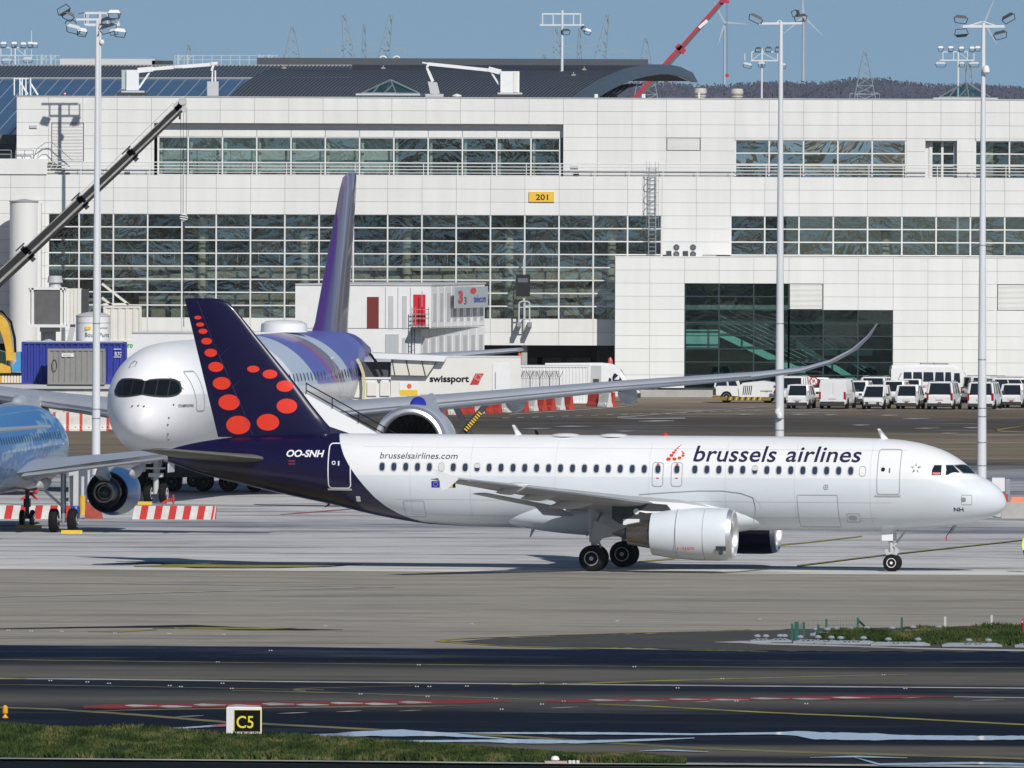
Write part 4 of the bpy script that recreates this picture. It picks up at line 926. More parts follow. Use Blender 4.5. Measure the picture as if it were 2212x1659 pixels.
for px, py, rx, ry in ((428,686,8,4),(433,701,9,4.6),(439,715.5,10,5.6),(447,737,12,7.2),(456,762,14,8.8),(467,792.5,17,10.8),(480,828,20,13.6),(496,869,24,17),(516,918,27,20),
                       (549,797,13.5,7.2),(585,808,16,9.7),(617,834,18,12.2),(622,877,22.5,16),(581,912,25,18)):
    S, z = finpt(px, py); k = 1/48.6; P = []
    n = 28; vs = []
    for r_ in (0, .5, 1):
        for j in range(n):
            a = 2*math.pi*j/n; s_, zz = S + math.cos(a)*rx*k*r_, z + math.sin(a)*ry*k*r_; zz = max(zz, z-9)
            vs.append((SG - s_, min(fin_y(s_, max(5.72,zz)), -.02) - .014, zz))
    fs = [(i, (i+1)%n, n+(i+1)%n, n+i) for i in range(n)] + [(n+i, n+(i+1)%n, 2*n+(i+1)%n, 2*n+i) for i in range(n)]
    MB().add(vs, fs).build('tail_dot', dotr, A, True)
# stabilisers
for sy in (-1, 1):
    surf('tailplane', [under_g], A, [(SG-32.6, sy*.55, 4.72, 3.9, .10), (SG-33.6, sy*1.8, 4.83, 3.4, .10), (SG-36.1, sy*6.1, 5.22, 1.55, .09), (SG-36.5, sy*6.22, 5.24, .9, .05)])
surf('stabiliser_seal', lgrey, A, [(SG-32.55, -.86, 4.15, 1.0, .04), (SG-32.45, -.80, 5.05, .75, .04)])
c = MB(); c.lathe((SG-31.75, -1.0, 4.72), (-1,0,0), [(0,.01),(.3,.07),(1.0,.10),(1.4,.05)], 10); c.build('tailplane_fairing', sking, A, True)
c = MB(); c.lathe((SG-37.55, 0, 4.82), (-1,0,0), [(0,.27),(.22,.24),(.22,.17),(.0,.15)], 20); c.build('exhaust_outlet', steel, A, True)
# wings
WD = 2.72
def wing_a(sy, liveryless=wgrey):
    secs = [(SG-12.3, sy*1.2, 2.50, 7.0, .13), (SG-12.9, sy*2.0, 2.66, 6.4, .13), (SG-15.15, sy*6.3, 3.14, 3.95, .12), (SG-21.0, sy*16.6, 4.25, 1.55, .10), (SG-21.25, sy*16.95, 4.29, 1.3, .06)]
    w = surf('wing', [liveryless], A, secs)
    s_ = surf('slat', [slat], A, [(SG-13.05+.16, sy*2.3, 2.67, .85, .20), (SG-15.15+.14, sy*6.3, 3.10, .66, .20), (SG-20.9+.10, sy*16.5, 4.22, .36, .18)])
    surf('flap', [liveryless], A, [(SG-18.95, sy*2.1, 2.40, 1.35, .10), (SG-18.85, sy*6.2, 2.86, 1.05, .10), (SG-20.75, sy*12.5, 3.56, .85, .10)])
    # fence at the tip
    T = Vector((SG-21.2, sy*17.0, 4.3)); c = MB()
    def tp(px, py): S_, z_ = AP(px, py, -17.0); return (SG-S_, sy*17.0, z_)
    c.prism([tp(935,1013), tp(990,1033), tp(990,1036), tp(968,1056), tp(955,1059), tp(951,1040)], (0, sy*.07, 0)); c.build('wing_tip_fence', skinw, A)
    for tpx, tpy, yy, L2 in ((1071,1066,13.4,1.5),(1124,1079,10.4,2.0),(1182,1097,7.0,2.5)):
        S1, z1 = AP(tpx, tpy, -yy); rings = []
        for i in range(15):
            u = i/14; k = max(.02, min(1, (1-u)*2.2)**.75 if u > .55 else math.sin(math.pi*.5*min(1, u/.6))**.8)
            zc = z1 + .40 - .36*u
            rings.append([(SG-(S1-L2+u*L2), sy*yy + .19*k*math.cos(a), zc + .27*k*math.sin(a)) for a in [2*math.pi*j/16 for j in range(16)]])
        MB().loft(rings).build('flap_track_fairing', mat('fairing_tip_grey', (.48,.50,.52), .4), A, True)
    # engine, pylon
    e = nacelle(A, 'engine', SG-11.10, sy*5.75, 1.72, 1.16, 3.65, sking if sy < 0 else navy, chrome, aft=.80)
    c = MB(); c.loft([[(SG-12.1,sy*5.75+a,2.80) for a in (-.03,.03)] + [(SG-12.1,sy*5.75,2.88)],
                      [(SG-13.4,sy*5.75-.20,2.72),(SG-13.4,sy*5.75+.20,2.72),(SG-13.4,sy*5.75,3.06)],
                      [(SG-15.0,sy*5.75-.24,2.62),(SG-15.0,sy*5.75+.24,2.62),(SG-15.0,sy*5.75,3.15)],
                      [(SG-15.6,sy*5.75-.20,2.75),(SG-15.6,sy*5.75+.20,2.75),(SG-15.6,sy*5.75,3.15)]]); c.build('pylon', skinw if sy<0 else wgrey, A, True, ang=50)
    c = MB(); Q = [AP(*q_, -5.9) for q_ in ((1322,1094),(1392,1086),(1440,1090),(1452,1104),(1414,1124),(1380,1134),(1345,1135),(1322,1120))]
    c.prism([(SG-a, sy*5.75-.2, b_) for a, b_ in Q], (0,.4,0)); c.build('pylon_aft', dsteel, A)
    if sy < 0:
        a, b_ = AP(1346,1121,-6), AP(1381,1134,-6); MB().box(SG-a[0], SG-b_[0], -6.0, -5.95, b_[1], a[1]).build('access_panel', skinw, A); a = AP(1374.5,1105,-6); MB().cyl((SG-a[0],-6.0,a[1]),(SG-a[0],-5.9,a[1]),.13,n=16).build('round_cover', skinw, A)
    if sy < 0:
        outl = MB()
        for Sx in (12.35, 13.55):
            R_ = 1.165; pts = [(SG-Sx, sy*5.75 - R_*math.sin(a), 1.72 + R_*math.cos(a)) for a in [math.radians(q_) for q_ in range(20, 165, 8)]]
            for a, b_ in zip(pts, pts[1:]): outl.bar(a, b_, .02, .02)
        outl.build('cowl_joint', line_g, e)
        MB().box(SG-11.75, SG-11.30, -6.93, -6.86, 1.02, 1.22).build('cowl_vent', dsteel, e)
        letters('cowl_marking', '|-I|Ø', .75, .15, inkr, e, lambda u, v: (SG-13.45+u, -6.93, 1.02+v), bold=.02)
        MB().cyl((SG-11.52,-6.9,.93),(SG-11.52,-6.96,.93),.1,n=12).build('drain_port', dsteel, e)
    return w
for sy in (-1, 1): wing_a(sy)
# main and nose gear
def main_gear(sy):
    y = sy*3.8
    for o_ in (-.47, .47): wheel(A, 0, y + o_, .575, .575, .42)
    c = MB(); c.cyl((0, y-.5, .58), (0, y+.5, .58), .09); c.cyl((0, y, .5), (-.05, y, 1.5), .10, n=14); c.cyl((-.05,y,1.3),(-.1,y,2.75),.16, n=14); c.cyl((0,y,1.9),(.0,y-sy*1.7,2.5),.07)
    c.bar((.12,y,.7),(.3,y,1.1),.08); c.bar((.3,y,1.1),(.1,y,1.5),.08); c.build('landing_gear_leg', lgrey, A, True)
    c = MB(); yy = y + sy*.30
    def dp(px, py): S_, z_ = AP(px, py, -4.1); return (SG-S_, yy, z_)
    c.prism([dp(1283,1123), dp(1309,1134), dp(1331,1140), dp(1330,1158), dp(1302,1163), dp(1288,1179), dp(1275,1171), dp(1279,1150)], (0, sy*.05, 0)); c.build('gear_door', lgrey, A)
for sy in (-1, 1): main_gear(sy)
for o_ in (-.25, .25): wheel(A, 12.66, o_, .38, .38, .22, hub=inkw)
c = MB(); c.cyl((12.66,-.26,.38),(12.66,.26,.38),.05); c.cyl((12.66,0,.38),(12.62,0,.95),.06,n=12); c.cyl((12.62,0,.85),(12.55,0,1.8),.10,n=14); c.bar((12.75,0,1.15),(13.35,0,1.95),.09); c.bar((12.72,-.1,.62),(12.95,-.1,.92),.05); c.bar((12.95,-.1,.92),(12.7,-.1,1.15),.05)
c.box(12.4,12.9,-.22,-.16,.72,.86); c.box(12.35,12.5,-.2,.2,.82,.98); c.box(12.8,12.95,-.2,-.1,.8,1.0); c.build('nose_gear_leg', lgrey, A, True)
S0_, z0_ = AP(1905, 1147, -.5); S1_, z1_ = AP(1929, 1168, -.5)
MB().box(SG-S0_, SG-S1_, -.52, -.46, z1_, z0_+.25).build('nose_gear_door', skinw, A); MB().box(SG-S0_, SG-S1_, .46, .52, z1_, z0_+.25).build('nose_gear_door', skinw, A)
S0_, z0_ = AP(1936, 1133, 0); S1_, z1_ = AP(1942, 1145, 0); MB().bar((SG-S0_,-.3,z0_),(SG-S1_,-.3,z1_),.08).build('gear_door_edge', red, A)
# cabin windows
wins = [AP(824 + 25.93*i + (0), 1008 + .24*i, -1.97) for i in range(23)]
xs_ = [824,849.7,875.5,901,926.8,952.6,978.4,1004.2,1030,1055.8,1081.6,1107.5,1132.8,1158.5,1184.3,1210.1,1236,1261.7,1287.5,1313.3,1339.1,1365,1391,1420.5,1461.5,1500.3,1526.3,1552.2,1578.2,1603.8,1629.8,1655.8,1681.7,1707.6,1733.7,1759.5,1785,1811,1837]
def oval(S, z, a, b_, n=16):
    P = []
    for k in range(n):
        t_ = 2*math.pi*k/n; cs, sn = math.cos(t_), math.sin(t_); P.append((S + a*math.copysign(abs(cs)**.75, cs), z + b_*math.copysign(abs(sn)**.75, sn)))
    return P
for i, x in enumerate(xs_):
    S, z = AP(x, 1008 + (x-824)*.0090, -1.97)
    m_ = blind_m if i in (5,) else cabg
    fo = skinpoly(BA, 'cabin_window', oval(S, z, .15, .215), cabf, A, .010, rings=2)
    skinpoly(BA, 'pane', oval(S, z, .112, .172), m_, fo, .016, rings=2)
    if i in (5, 8, 30): skinpoly(BA, 'blind', oval(S, z + (.07 if i != 5 else .02), .12, .09 if i != 5 else .15), blind_m, fo, .02, rings=2)
S, z = AP(1862.5, 1018, -1.97); outline(BA, 'blanked_window', oval(S, z, .145, .22), .025, line_g, A)
# doors and hatches
def door(px0, py0, px1, py1, m, wd, r, nm='cabin_door', shear=0):
    S0, z0 = AP(px0, py0, -1.9); S1, z1 = AP(px1, py1, -1.9); P = rrect(min(S0,S1), max(S0,S1), min(z0,z1), max(z0,z1), r)
    return outline(BA, nm, P, wd, m, A)
dr = door(706, 958, 755, 1055, inkw, .05, .16); d1 = door(1895, 971, 1943, 1068, line_g, .035, .12)
for d_, pxa, pxb, py, m_ in ((dr, 703, 757, 1058, lgrey), (d1, 1890, 1945, 1071, lgrey)):
    Sa, za_ = AP(pxa, py-2.5, -1.9); Sb, zb2 = AP(pxb, py+2, -1.9); patch(BA, 'sill_plate', Sa, Sb, zb2, za_, m_, d_, .03, 4, 2)
for d_, px, py, m_ in ((dr, 718, 1000, inkw), (d1, 1907, 1014, black)):
    S, z = AP(px, py, -1.9); skinpoly(BA, 'door_porthole', oval(S, z, .085, .085), m_, d_, .02, rings=1); skinpoly(BA, 'porthole_glass', oval(S, z, .045, .05), black, d_, .028, rings=1)
for d_, px in ((dr, 729), (d1, 1921)):
    S, z = AP(px, 1001 if d_ is dr else 1016, -1.9); patch(BA, 'door_handle', S-.03, S+.03, z-.1, z+.1, inkw if d_ is dr else line_d, d_, .02, 1, 2)
for x in (1420.5, 1461.5):
    S, z = AP(x, 1020, -1.97); o_ = outline(BA, 'overwing_exit', rrect(S-.24, S+.24, z-.62, z+.42, .12), .03, line_g, A)
    patch(BA, 'exit_sign', S-.05, S+.05, z+.32, z+.38, inkr, o_, .02, 1, 1); patch(BA, 'exit_marking', S-.06, S+.06, z-.28, z-.24, inkr, o_, .02, 1, 1)
door(1722, 1069, 1809, 1140, line_g, .022, .06, 'cargo_door'); door(869, 1082, 914, 1118, line_g, .018, .06, 'bulk_door')
h_ = door(1826, 1110, 1854, 1129, line_g, .02, .05, 'service_hatch'); S, z = AP(1840, 1119.5, -1.7); skinpoly(BA, 'hatch_plate', oval(S, z, .19, .10), steel, h_, .015)
h_ = door(2073, 1070, 2094, 1091, line_g, .02, .05, 'service_hatch'); S, z = AP(2084, 1079, -1.0); skinpoly(BA, 'hatch_plate', oval(S, z, .1, .1), steel, h_, .015)
S, z = AP(1784, 1052.5, -1.97); h_ = outline(BA, 'static_port', oval(S, z, .095, .1), .02, line_d, A); skinpoly(BA, 'port', oval(S, z, .03, .03), line_d, h_, .02, rings=1)
for px0, py0, px1, py1 in ((1018,1070,1025,1134),(1560,1062,1700,1064)):
    Sa, za_ = AP(px0, py0, -1.9); Sb, zb2 = AP(px1, py1, -1.9)
# fairing outline seen on the skin ahead of the wing
c = MB(); P = [(1380,1068),(1450,1063),(1510,1060),(1560,1060),(1600,1065),(1625,1074),(1640,1088),(1646,1100)]
S, z = 0, 0; Q = []
for px, py in P:
    S, z = AP(px, py, -2.0); Q.append(Vector((SG-S, min(BA.y(S, z, -1, .02), -2.0 if z < 3.2 else 0), z)))
for a, b_ in zip(Q, Q[1:]): c.bar(a, b_, .02)
c.build('fairing_joint', line_g, ff)
for Sj in (5.75, 9.1, 12.2, 15.6, 19.8, 23.6, 26.3):
    zz = [1.95 + (5.75-1.95)*k/24 for k in range(25)]; vs = []; 
    for z in zz:
        for d_ in (-.008, .008): vs.append((SG-Sj-d_, BA.y(Sj, z, -1, .006), z))
    MB().add(vs, [(2*i, 2*i+1, 2*i+3, 2*i+2) for i in range(24)]).build('skin_joint', mat('skin_joint_grey', (.52,.56,.6), .5), fus)
for zj, Sa_, Sb_ in ((5.35, 4.2, 28.5), (3.05, 4.8, 27.0), (2.35, 5.5, 26.5)):
    vs = []; n_ = 60
    for i in range(n_+1):
        S = Sa_ + (Sb_-Sa_)*i/n_
        for d_ in (-.006, .006): vs.append((SG-S, BA.y(S, zj+d_, -1, .006), zj+d_))
    MB().add(vs, [(2*i, 2*i+1, 2*i+3, 2*i+2) for i in range(n_)]).build('skin_joint', mat('skin_joint_grey', (.52,.56,.6), .5), fus)
# cockpit windows
def cpoly(P, m, nm, par, off=.015):
    return skinpoly(BA, nm, P, m, par, off, rings=4)
cw = [[(1412,795),(1415,745),(1437,700),(1505,700),(1501,795)], [(1533,795),(1536,700),(1600,700),(1662,768)], [(1630,697),(1722,700),(1797,780),(1688,772)]]
for i, P in enumerate(cw[:2]):
    Q = []
    for zx, zy in P:
        px, py = 1659+zx/4, 828.8+zy/4; yy = -1.3
        for _ in range(12):
            S, z = AP(px, py, yy); yy = BA.y(max(.2, S), z, -1)
        Q.append((S, z))
    fo = cpoly(Q, cabf, 'cockpit_window', A, .010); cx = sum(a for a, _ in Q)/len(Q); cz = sum(b_ for _, b_ in Q)/len(Q)
    cpoly([(cx+(a-cx)*.93, cz+(b_-cz)*.92) for a, b_ in Q], cockg, 'pane', fo, .02)
    if i == 0: cpoly([(cx+(a-cx)*.5-.02, z_) for a, z_ in ((cx-.35, cz-.19), (cx+.30, cz-.19), (cx+.30, cz-.09), (cx-.35, cz-.09))], red, 'sunshade', fo, .025)
# antennas, beacon, pitot, wipers
def blade(px0, px1, pyb, pyt, lean, m, name='antenna', par=None):
    Sa, zb2 = AP(px0, pyb, 0); Sb, _ = AP(px1, pyb, 0); Sc, zt2 = AP(px0 + lean, pyt, 0)
    MB().prism([(SG-Sa,-.02,5.8),(SG-Sb,-.02,5.8),(SG-Sc-.12 if px1>px0 else SG-Sc,-.02,zt2),(SG-Sc,-.02,zt2)], (0,.04,0)).build(name, m, A)
blade(1115, 1131, 938, 918, -3, inkw); blade(1904, 1920, 948, 926, -3, inkw); blade(1159, 1166, 940, 929, 1, black)
for px, w_ in ((1222, .72), (1326, .72)):
    S, z = AP(px, 938.5, 0); c = MB(); c.lathe((SG-S, 0, 5.84), (0,0,1), [(0,w_),(.09,w_*.8),(.13,w_*.4),(.14,0)], 24); c.build('antenna_dome', skinw, A, True)
S, z = AP(1437, 938, 0); c = MB(); c.lathe((SG-S,0,5.86),(0,0,1),[(0,.14),(.1,.13),(.16,.07),(.18,0)],16); c.build('beacon', red, A, True)
for px, py, dx, dy, m_ in ((1150,1142,-6,18,wgrey),(1272,1152,-6,6,dsteel),(713,1091,-12,5,navy),(2058,1139,-6,14,steel)):
    Sa, za_ = AP(px, py, 0); Sb, zb2 = AP(px+dx, py+dy, 0); Sc, _ = AP(px+11, py, 0); MB().prism([(SG-Sa,-.02,za_+.15),(SG-Sc,-.02,za_+.15),(SG-Sb+.05,-.02,zb2),(SG-Sb,-.02,zb2)],(0,.05,0)).build('belly_antenna', m_, A)
Sa, za_ = AP(2058,1140,0); Sb, zb2 = AP(2045,1160,0)
c = MB(); c.bar((SG-Sa,-.2,za_),(SG-Sb,-.2,zb2),.03); c.build('hanging_cable', black, A); c = MB(); Sc, zc_ = AP(2046,1168,0); c.bar((SG-Sb,-.2,zb2),(SG-Sc,-.2,zc_),.06); c.build('red_tag', red, A)
# lettering
def skin_text(name, s, px0, px1, py0, py1, m, bold, shear, space=1.0):
    S0, zt2 = AP(px0, py0, -1.75); S1, zb2 = AP(px1, py1, -1.75)
    return letters(name, s, abs(S0-S1), zt2-zb2, m, fus, lambda u, v: (SG-S0+u, BA.y(S0-u, zb2+v, -1, .014), zb2+v), bold, shear, .08, space)
skin_text('airline_name', 'brussels', 1497, 1676, 963, 998.5, ink, .012, .16, 1.03); skin_text('airline_name', 'airlines', 1697, 1859, 964.5, 999, ink, .012, .16, 1.03)
skin_text('web_address', 'brusselsairlines.com', 820, 988, 977, 991.5, inkb, .0, .12, 1.0)
skin_text('registration', 'OO-SNH', 614, 697, 972, 988, inkw, .03, .18, .98)
skin_text('nose_letters', 'NH', 2057, 2077, 1097, 1105.5, inkb, .02, 0)
skin_text('rescue_marking', '=', 619, 634, 994, 1004, mat('dull_red', (.18,.02,.05), .5), .02, 0)
for px, py, r_ in ((1445,991.5,4.6),(1450.5,983.5,4),(1454.5,977.5,3.3),(1458,972.5,2.6),(1461.5,968.3,2.1),(1464,965,1.6),(1467,962,1.2),(1457.7,991.2,4.2),(1468.5,989,3.8),(1475.5,984,3.1),(1475.5,978.7,2.5),(1472.5,975.3,1.7)):
    S, z = AP(px, py, -1.6); skinpoly(BA, 'logo_dot', oval(S, z, r_*1.1/49, r_*.78/49, 12), dotr, fus, .015, rings=1)
for k in range(5):                                 # five silver facets round the star emblem
    S, z = AP(1978, 1011.5, -1.7); a = math.pi/2 + k*2*math.pi/5; R_, r_ = .25, .10
    P = [(S+math.cos(a)*R_, z+math.sin(a)*R_), (S+math.cos(a+.42)*r_*1.1, z+math.sin(a+.42)*r_*1.1), (S+math.cos(a-.42)*r_*1.1, z+math.sin(a-.42)*r_*1.1)]
    skinpoly(BA, 'star_facet', P, line_d if k%2 else line_g, fus, .015, rings=1)
eu = mat('flag_blue', (.02,.03,.35), .5); fy = mat('flag_yellow', (.75,.5,.03), .5)
S0, zt2 = AP(932,1039,-1.97); S1, zb2 = AP(950,1053,-1.97); fo = patch(BA, 'blue_flag', S0, S1, zb2, zt2, eu, fus, .014)
for k in range(12):
    a = k*math.pi/6; skinpoly(BA, 'flag_star', oval((S0+S1)/2+.095*math.cos(a), (zt2+zb2)/2+.095*math.sin(a), .014, .014, 6), fy, fo, .02, rings=1)
S0, _ = AP(966,1039,-1.97); S1, _ = AP(984,1053,-1.97); w_ = (S1-S0)/3
for k, m_ in enumerate((red, fy, black)): patch(BA, 'tricolour_flag', S0+k*w_, S0+(k+1)*w_, zb2, zt2, m_, fus, .014, 1, 2)
for px, py in ((771,1078),):
    S, z = AP(px, py, -1.7); patch(BA, 'outflow_valve', S-.1, S+.1, z-.12, z+.12, inkw, fus, .03, 1, 2)

# ---------------------------------------------------------------- wide body nose on behind
B_TH = math.radians(-90 - 9.4 + 0)                 # forward points at the camera and slightly left
SGB = 33.0
nb = Vector((( 305-1106)/42.5, 905 - DM, 0))
fwdB = Vector((-math.sin(math.radians(9.4)), -math.cos(math.radians(9.4)), 0))
orgB = nb - fwdB * SGB
thB = math.atan2(fwdB.y, fwdB.x)
skin_w2 = 0
B = thing('wide_body_airliner', 'large white wide body jet facing the camera with a violet striped rear and tail', 'airliner', orgB, thB)
def livery_b(sg):
    m = bpy.data.materials.new('violet_livery'); m.use_nodes = True; t = m.node_tree; p = t.nodes['Principled BSDF']; L = t.links.new
    tc = N(t, 'ShaderNodeTexCoord'); sx = N(t, 'ShaderNodeSeparateXYZ'); L(tc.outputs['Object'], sx.inputs[0])
    a = N(t, 'ShaderNodeMath', operation='MULTIPLY_ADD'); L(sx.outputs[0], a.inputs[0]); a.inputs[1].default_value = -1; a.inputs[2].default_value = sg
    zq = N(t, 'ShaderNodeMath', operation='MULTIPLY_ADD'); L(sx.outputs[2], zq.inputs[0]); zq.inputs[1].default_value = 1.5; L(a.outputs[0], zq.inputs[2])
    u = N(t, 'ShaderNodeMapRange'); L(zq.outputs[0], u.inputs[0]); u.inputs[1].default_value = 30; u.inputs[2].default_value = 80
    r = N(t, 'ShaderNodeValToRGB'); r.color_ramp.interpolation = 'CONSTANT'; e = r.color_ramp.elements
    wh, lav, gr, mg, lb = (.88,.89,.90), (.11,.12,.42), (.20,.17,.22), (.32,.05,.28), (.48,.55,.66)
    st = [(0,wh),(.15,lb),(.27,lav),(.37,mg),(.385,gr),(.44,lb),(.50,lav),(.78,(.05,.03,.2))]
    while len(e) > 1: e.remove(e[-1])
    for i, (q_, c_) in enumerate(st):
        k = e[0] if i == 0 else e.new(q_); k.position = q_; k.color = (*c_, 1)
    L(u.outputs[0], r.inputs[0]); lo = N(t, 'ShaderNodeMapRange'); L(sx.outputs[2], lo.inputs[0]); lo.inputs[1].default_value = 5.55; lo.inputs[2].default_value = 5.65
    mx = N(t, 'ShaderNodeMix', data_type='RGBA'); L(lo.outputs[0], mx.inputs[0]); mx.inputs[6].default_value = (.70,.70,.72,1); L(r.outputs[0], mx.inputs[7]); L(mx.outputs[2], p.inputs['Base Color']); p.inputs['Roughness'].default_value = .42; p.inputs['Coat Weight'].default_value = .2; p.inputs['Coat Roughness'].default_value = .08
    return m
BB = Body([(0,4.3),(.15,4.85),(.5,5.35),(1,5.75),(2,6.6),(3,7.2),(4.2,7.68),(6,8.02),(8,8.16),(12,8.2),(42,8.22),(52,8.2),(60,8.0),(66.8,7.2)],
          [(0,4.2),(.15,3.7),(.5,3.35),(1,3.05),(2,2.7),(3,2.5),(4.5,2.36),(6.5,2.3),(42,2.3),(50,3.2),(58,4.8),(66.8,6.6)],
          [(0,.05),(.15,.55),(.5,1.0),(1,1.36),(2,1.85),(3,2.18),(4.5,2.52),(6,2.73),(8,2.9),(12,2.98),(42,2.98),(50,2.5),(58,1.5),(66.8,.3)], SGB)
fb = BB.mesh('fuselage', livery_b(SGB), B, 0.0, 66.8, 90, 64)
# cockpit visor: dark mask round the nose, from one side to the other
def ring_pt(body, S, a, off):
    t_, b_, w = body.prof(S); cz, h = (t_+b_)/2, (t_-b_)/2; return (body.sg - S, (w+off)*math.cos(a), cz + (h+off)*math.sin(a))
def surf_at(body, yy, z, off):                     # first station where the skin reaches lateral yy at height z
    lo_, hi_ = 0.0, 12.0
    for _ in range(40):
        mid = (lo_+hi_)/2; t_, b_, w = body.prof(mid); k = ((z-(t_+b_)/2)/((t_-b_)/2))**2 + (yy/w)**2
        if k <= 1: hi_ = mid
        else: lo_ = mid
    return hi_ - off
def visor(P, m, name, par, off, n=14):
    """P: list of (lateral, bottom, top)"""
    vs, fs = [], []
    for y_, b_, t_ in P:
        for j in range(n+1):
            z = b_ + (t_-b_)*j/n; vs.append((body_.sg - surf_at(body_, y_, z, off), y_, z))
    for i in range(len(P)-1):
        for j in range(n): a = i*(n+1)+j; fs.append((a, a+1, a+n+2, a+n+1))
    return MB().add(vs, fs).build(name, m, par, True)
body_ = BB
vis = []
for i in range(41):
    y_ = -1.74 + 3.48*i/40; k = abs(y_)/1.74
    q_ = 1 - math.sqrt(max(0, 1 - (max(0, k-.72)/.28)**2)); b_ = 5.60 - .13*math.sin(k*math.pi*.8) + .22*q_; t_ = 6.35 + .07*math.sin(k*math.pi) - .05*(abs(y_) < .15) - .52*q_
    pass
    vis.append((y_, b_, max(b_+.02, t_)))
vo = visor(vis, mat('cockpit_mask', (.03,.033,.036), .5), 'cockpit_mask', B, .04)
for y0, y1 in ((-1.66,-1.22),(-1.18,-.66),(-.62,-.04),(.04,.62),(.66,1.18),(1.22,1.66)):
    P = []
    for i in range(8):
        y_ = y0 + (y1-y0)*i/7; k = abs(y_)/1.74; q_ = 1 - math.sqrt(max(0, 1 - (max(0, k-.66)/.30)**2)); b_ = 5.68 - .11*math.sin(k*math.pi*.8) + .16*q_; t_ = 6.28 + .06*math.sin(k*math.pi) - .46*q_; P.append((y_, b_, max(b_+.05, t_)))
    visor(P, mat('cockpit_pane', (.006,.009,.011), .12, spec=.25), 'cockpit_window', vo, .07)
body_ = BA
for sy in (-1, 1):
    fo = visor([(sy*(.07 + .93*i/10), 4.30 + .04*i/10, 4.72 + .04*math.sin(i/10*3)) for i in range(11)], cabf, 'windscreen', A, .012)
    visor([(sy*(.12 + .84*i/10), 4.335 + .04*i/10, 4.69 + .04*math.sin(i/10*3)) for i in range(11)], cockg, 'pane', fo, .022)
body_ = BB
# fin with purple paint
def livery_fin():
    m = bpy.data.materials.new('violet_tail'); m.use_nodes = True; t = m.node_tree; p = t.nodes['Principled BSDF']; L = t.links.new
    tc = N(t, 'ShaderNodeTexCoord'); sx = N(t, 'ShaderNodeSeparateXYZ'); L(tc.outputs['Object'], sx.inputs[0])
    a = N(t, 'ShaderNodeMath', operation='MULTIPLY_ADD'); L(sx.outputs[2], a.inputs[0]); a.inputs[1].default_value = .62; L(sx.outputs[0], a.inputs[2])
    u = N(t, 'ShaderNodeMapRange'); L(a.outputs[0], u.inputs[0]); u.inputs[1].default_value = -22; u.inputs[2].default_value = -9
    r = N(t, 'ShaderNodeValToRGB'); r.color_ramp.interpolation = 'CONSTANT'; e = r.color_ramp.elements
    v, b_, g_, wl_ = (.065,.022,.16), (.03,.04,.15), (.13,.11,.15), (.30,.28,.33)
    st = [(0,(.05,.03,.09)),(.18,g_),(.22,wl_),(.25,(.16,.08,.2)),(.30,g_),(.34,wl_),(.38,(.2,.15,.24)),(.44,g_),(.50,v),(.80,b_)]
    while len(e) > 1: e.remove(e[-1])
    for i, (q_, c_) in enumerate(st):
        k = e[0] if i == 0 else e.new(q_); k.position = q_; k.color = (*c_, 1)
    L(u.outputs[0], r.inputs[0]); L(r.outputs[0], p.inputs['Base Color']); p.inputs['Roughness'].default_value = .3; p.inputs['Coat Weight'].default_value = .6
    return m
MB().loft([airfoil(SGB-49.5, 0, 7.6, 11.5, .075, vert=True, camber=0), airfoil(SGB-51.5, 0, 8.6, 9.6, .075, vert=True, camber=0), airfoil(SGB-58.6, 0, 15.6, 4.9, .075, vert=True, camber=0), airfoil(SGB-59.6, 0, 16.35, 4.0, .065, vert=True, camber=0), airfoil(SGB-61, 0, 16.6, 2.4, .05, vert=True, camber=0)]).build('tail_fin', livery_fin(), B, True, ang=60)
wb = mat('wide_wing_grey', (.52,.55,.60), .34, .35, var=.08, vs=.4)
def Pb(px, py, S, sy):                             # lateral and height for a wing point at station S on side sy
    d = ray(px, py); n = fwdB; c0 = Vector((0, -DM, CAMH)) - nb; t_ = (-S - c0.dot(n)) / d.dot(n); q_ = c0 + d*t_
    lat = q_.dot(Vector((-fwdB.y, fwdB.x, 0))); return lat, q_.z
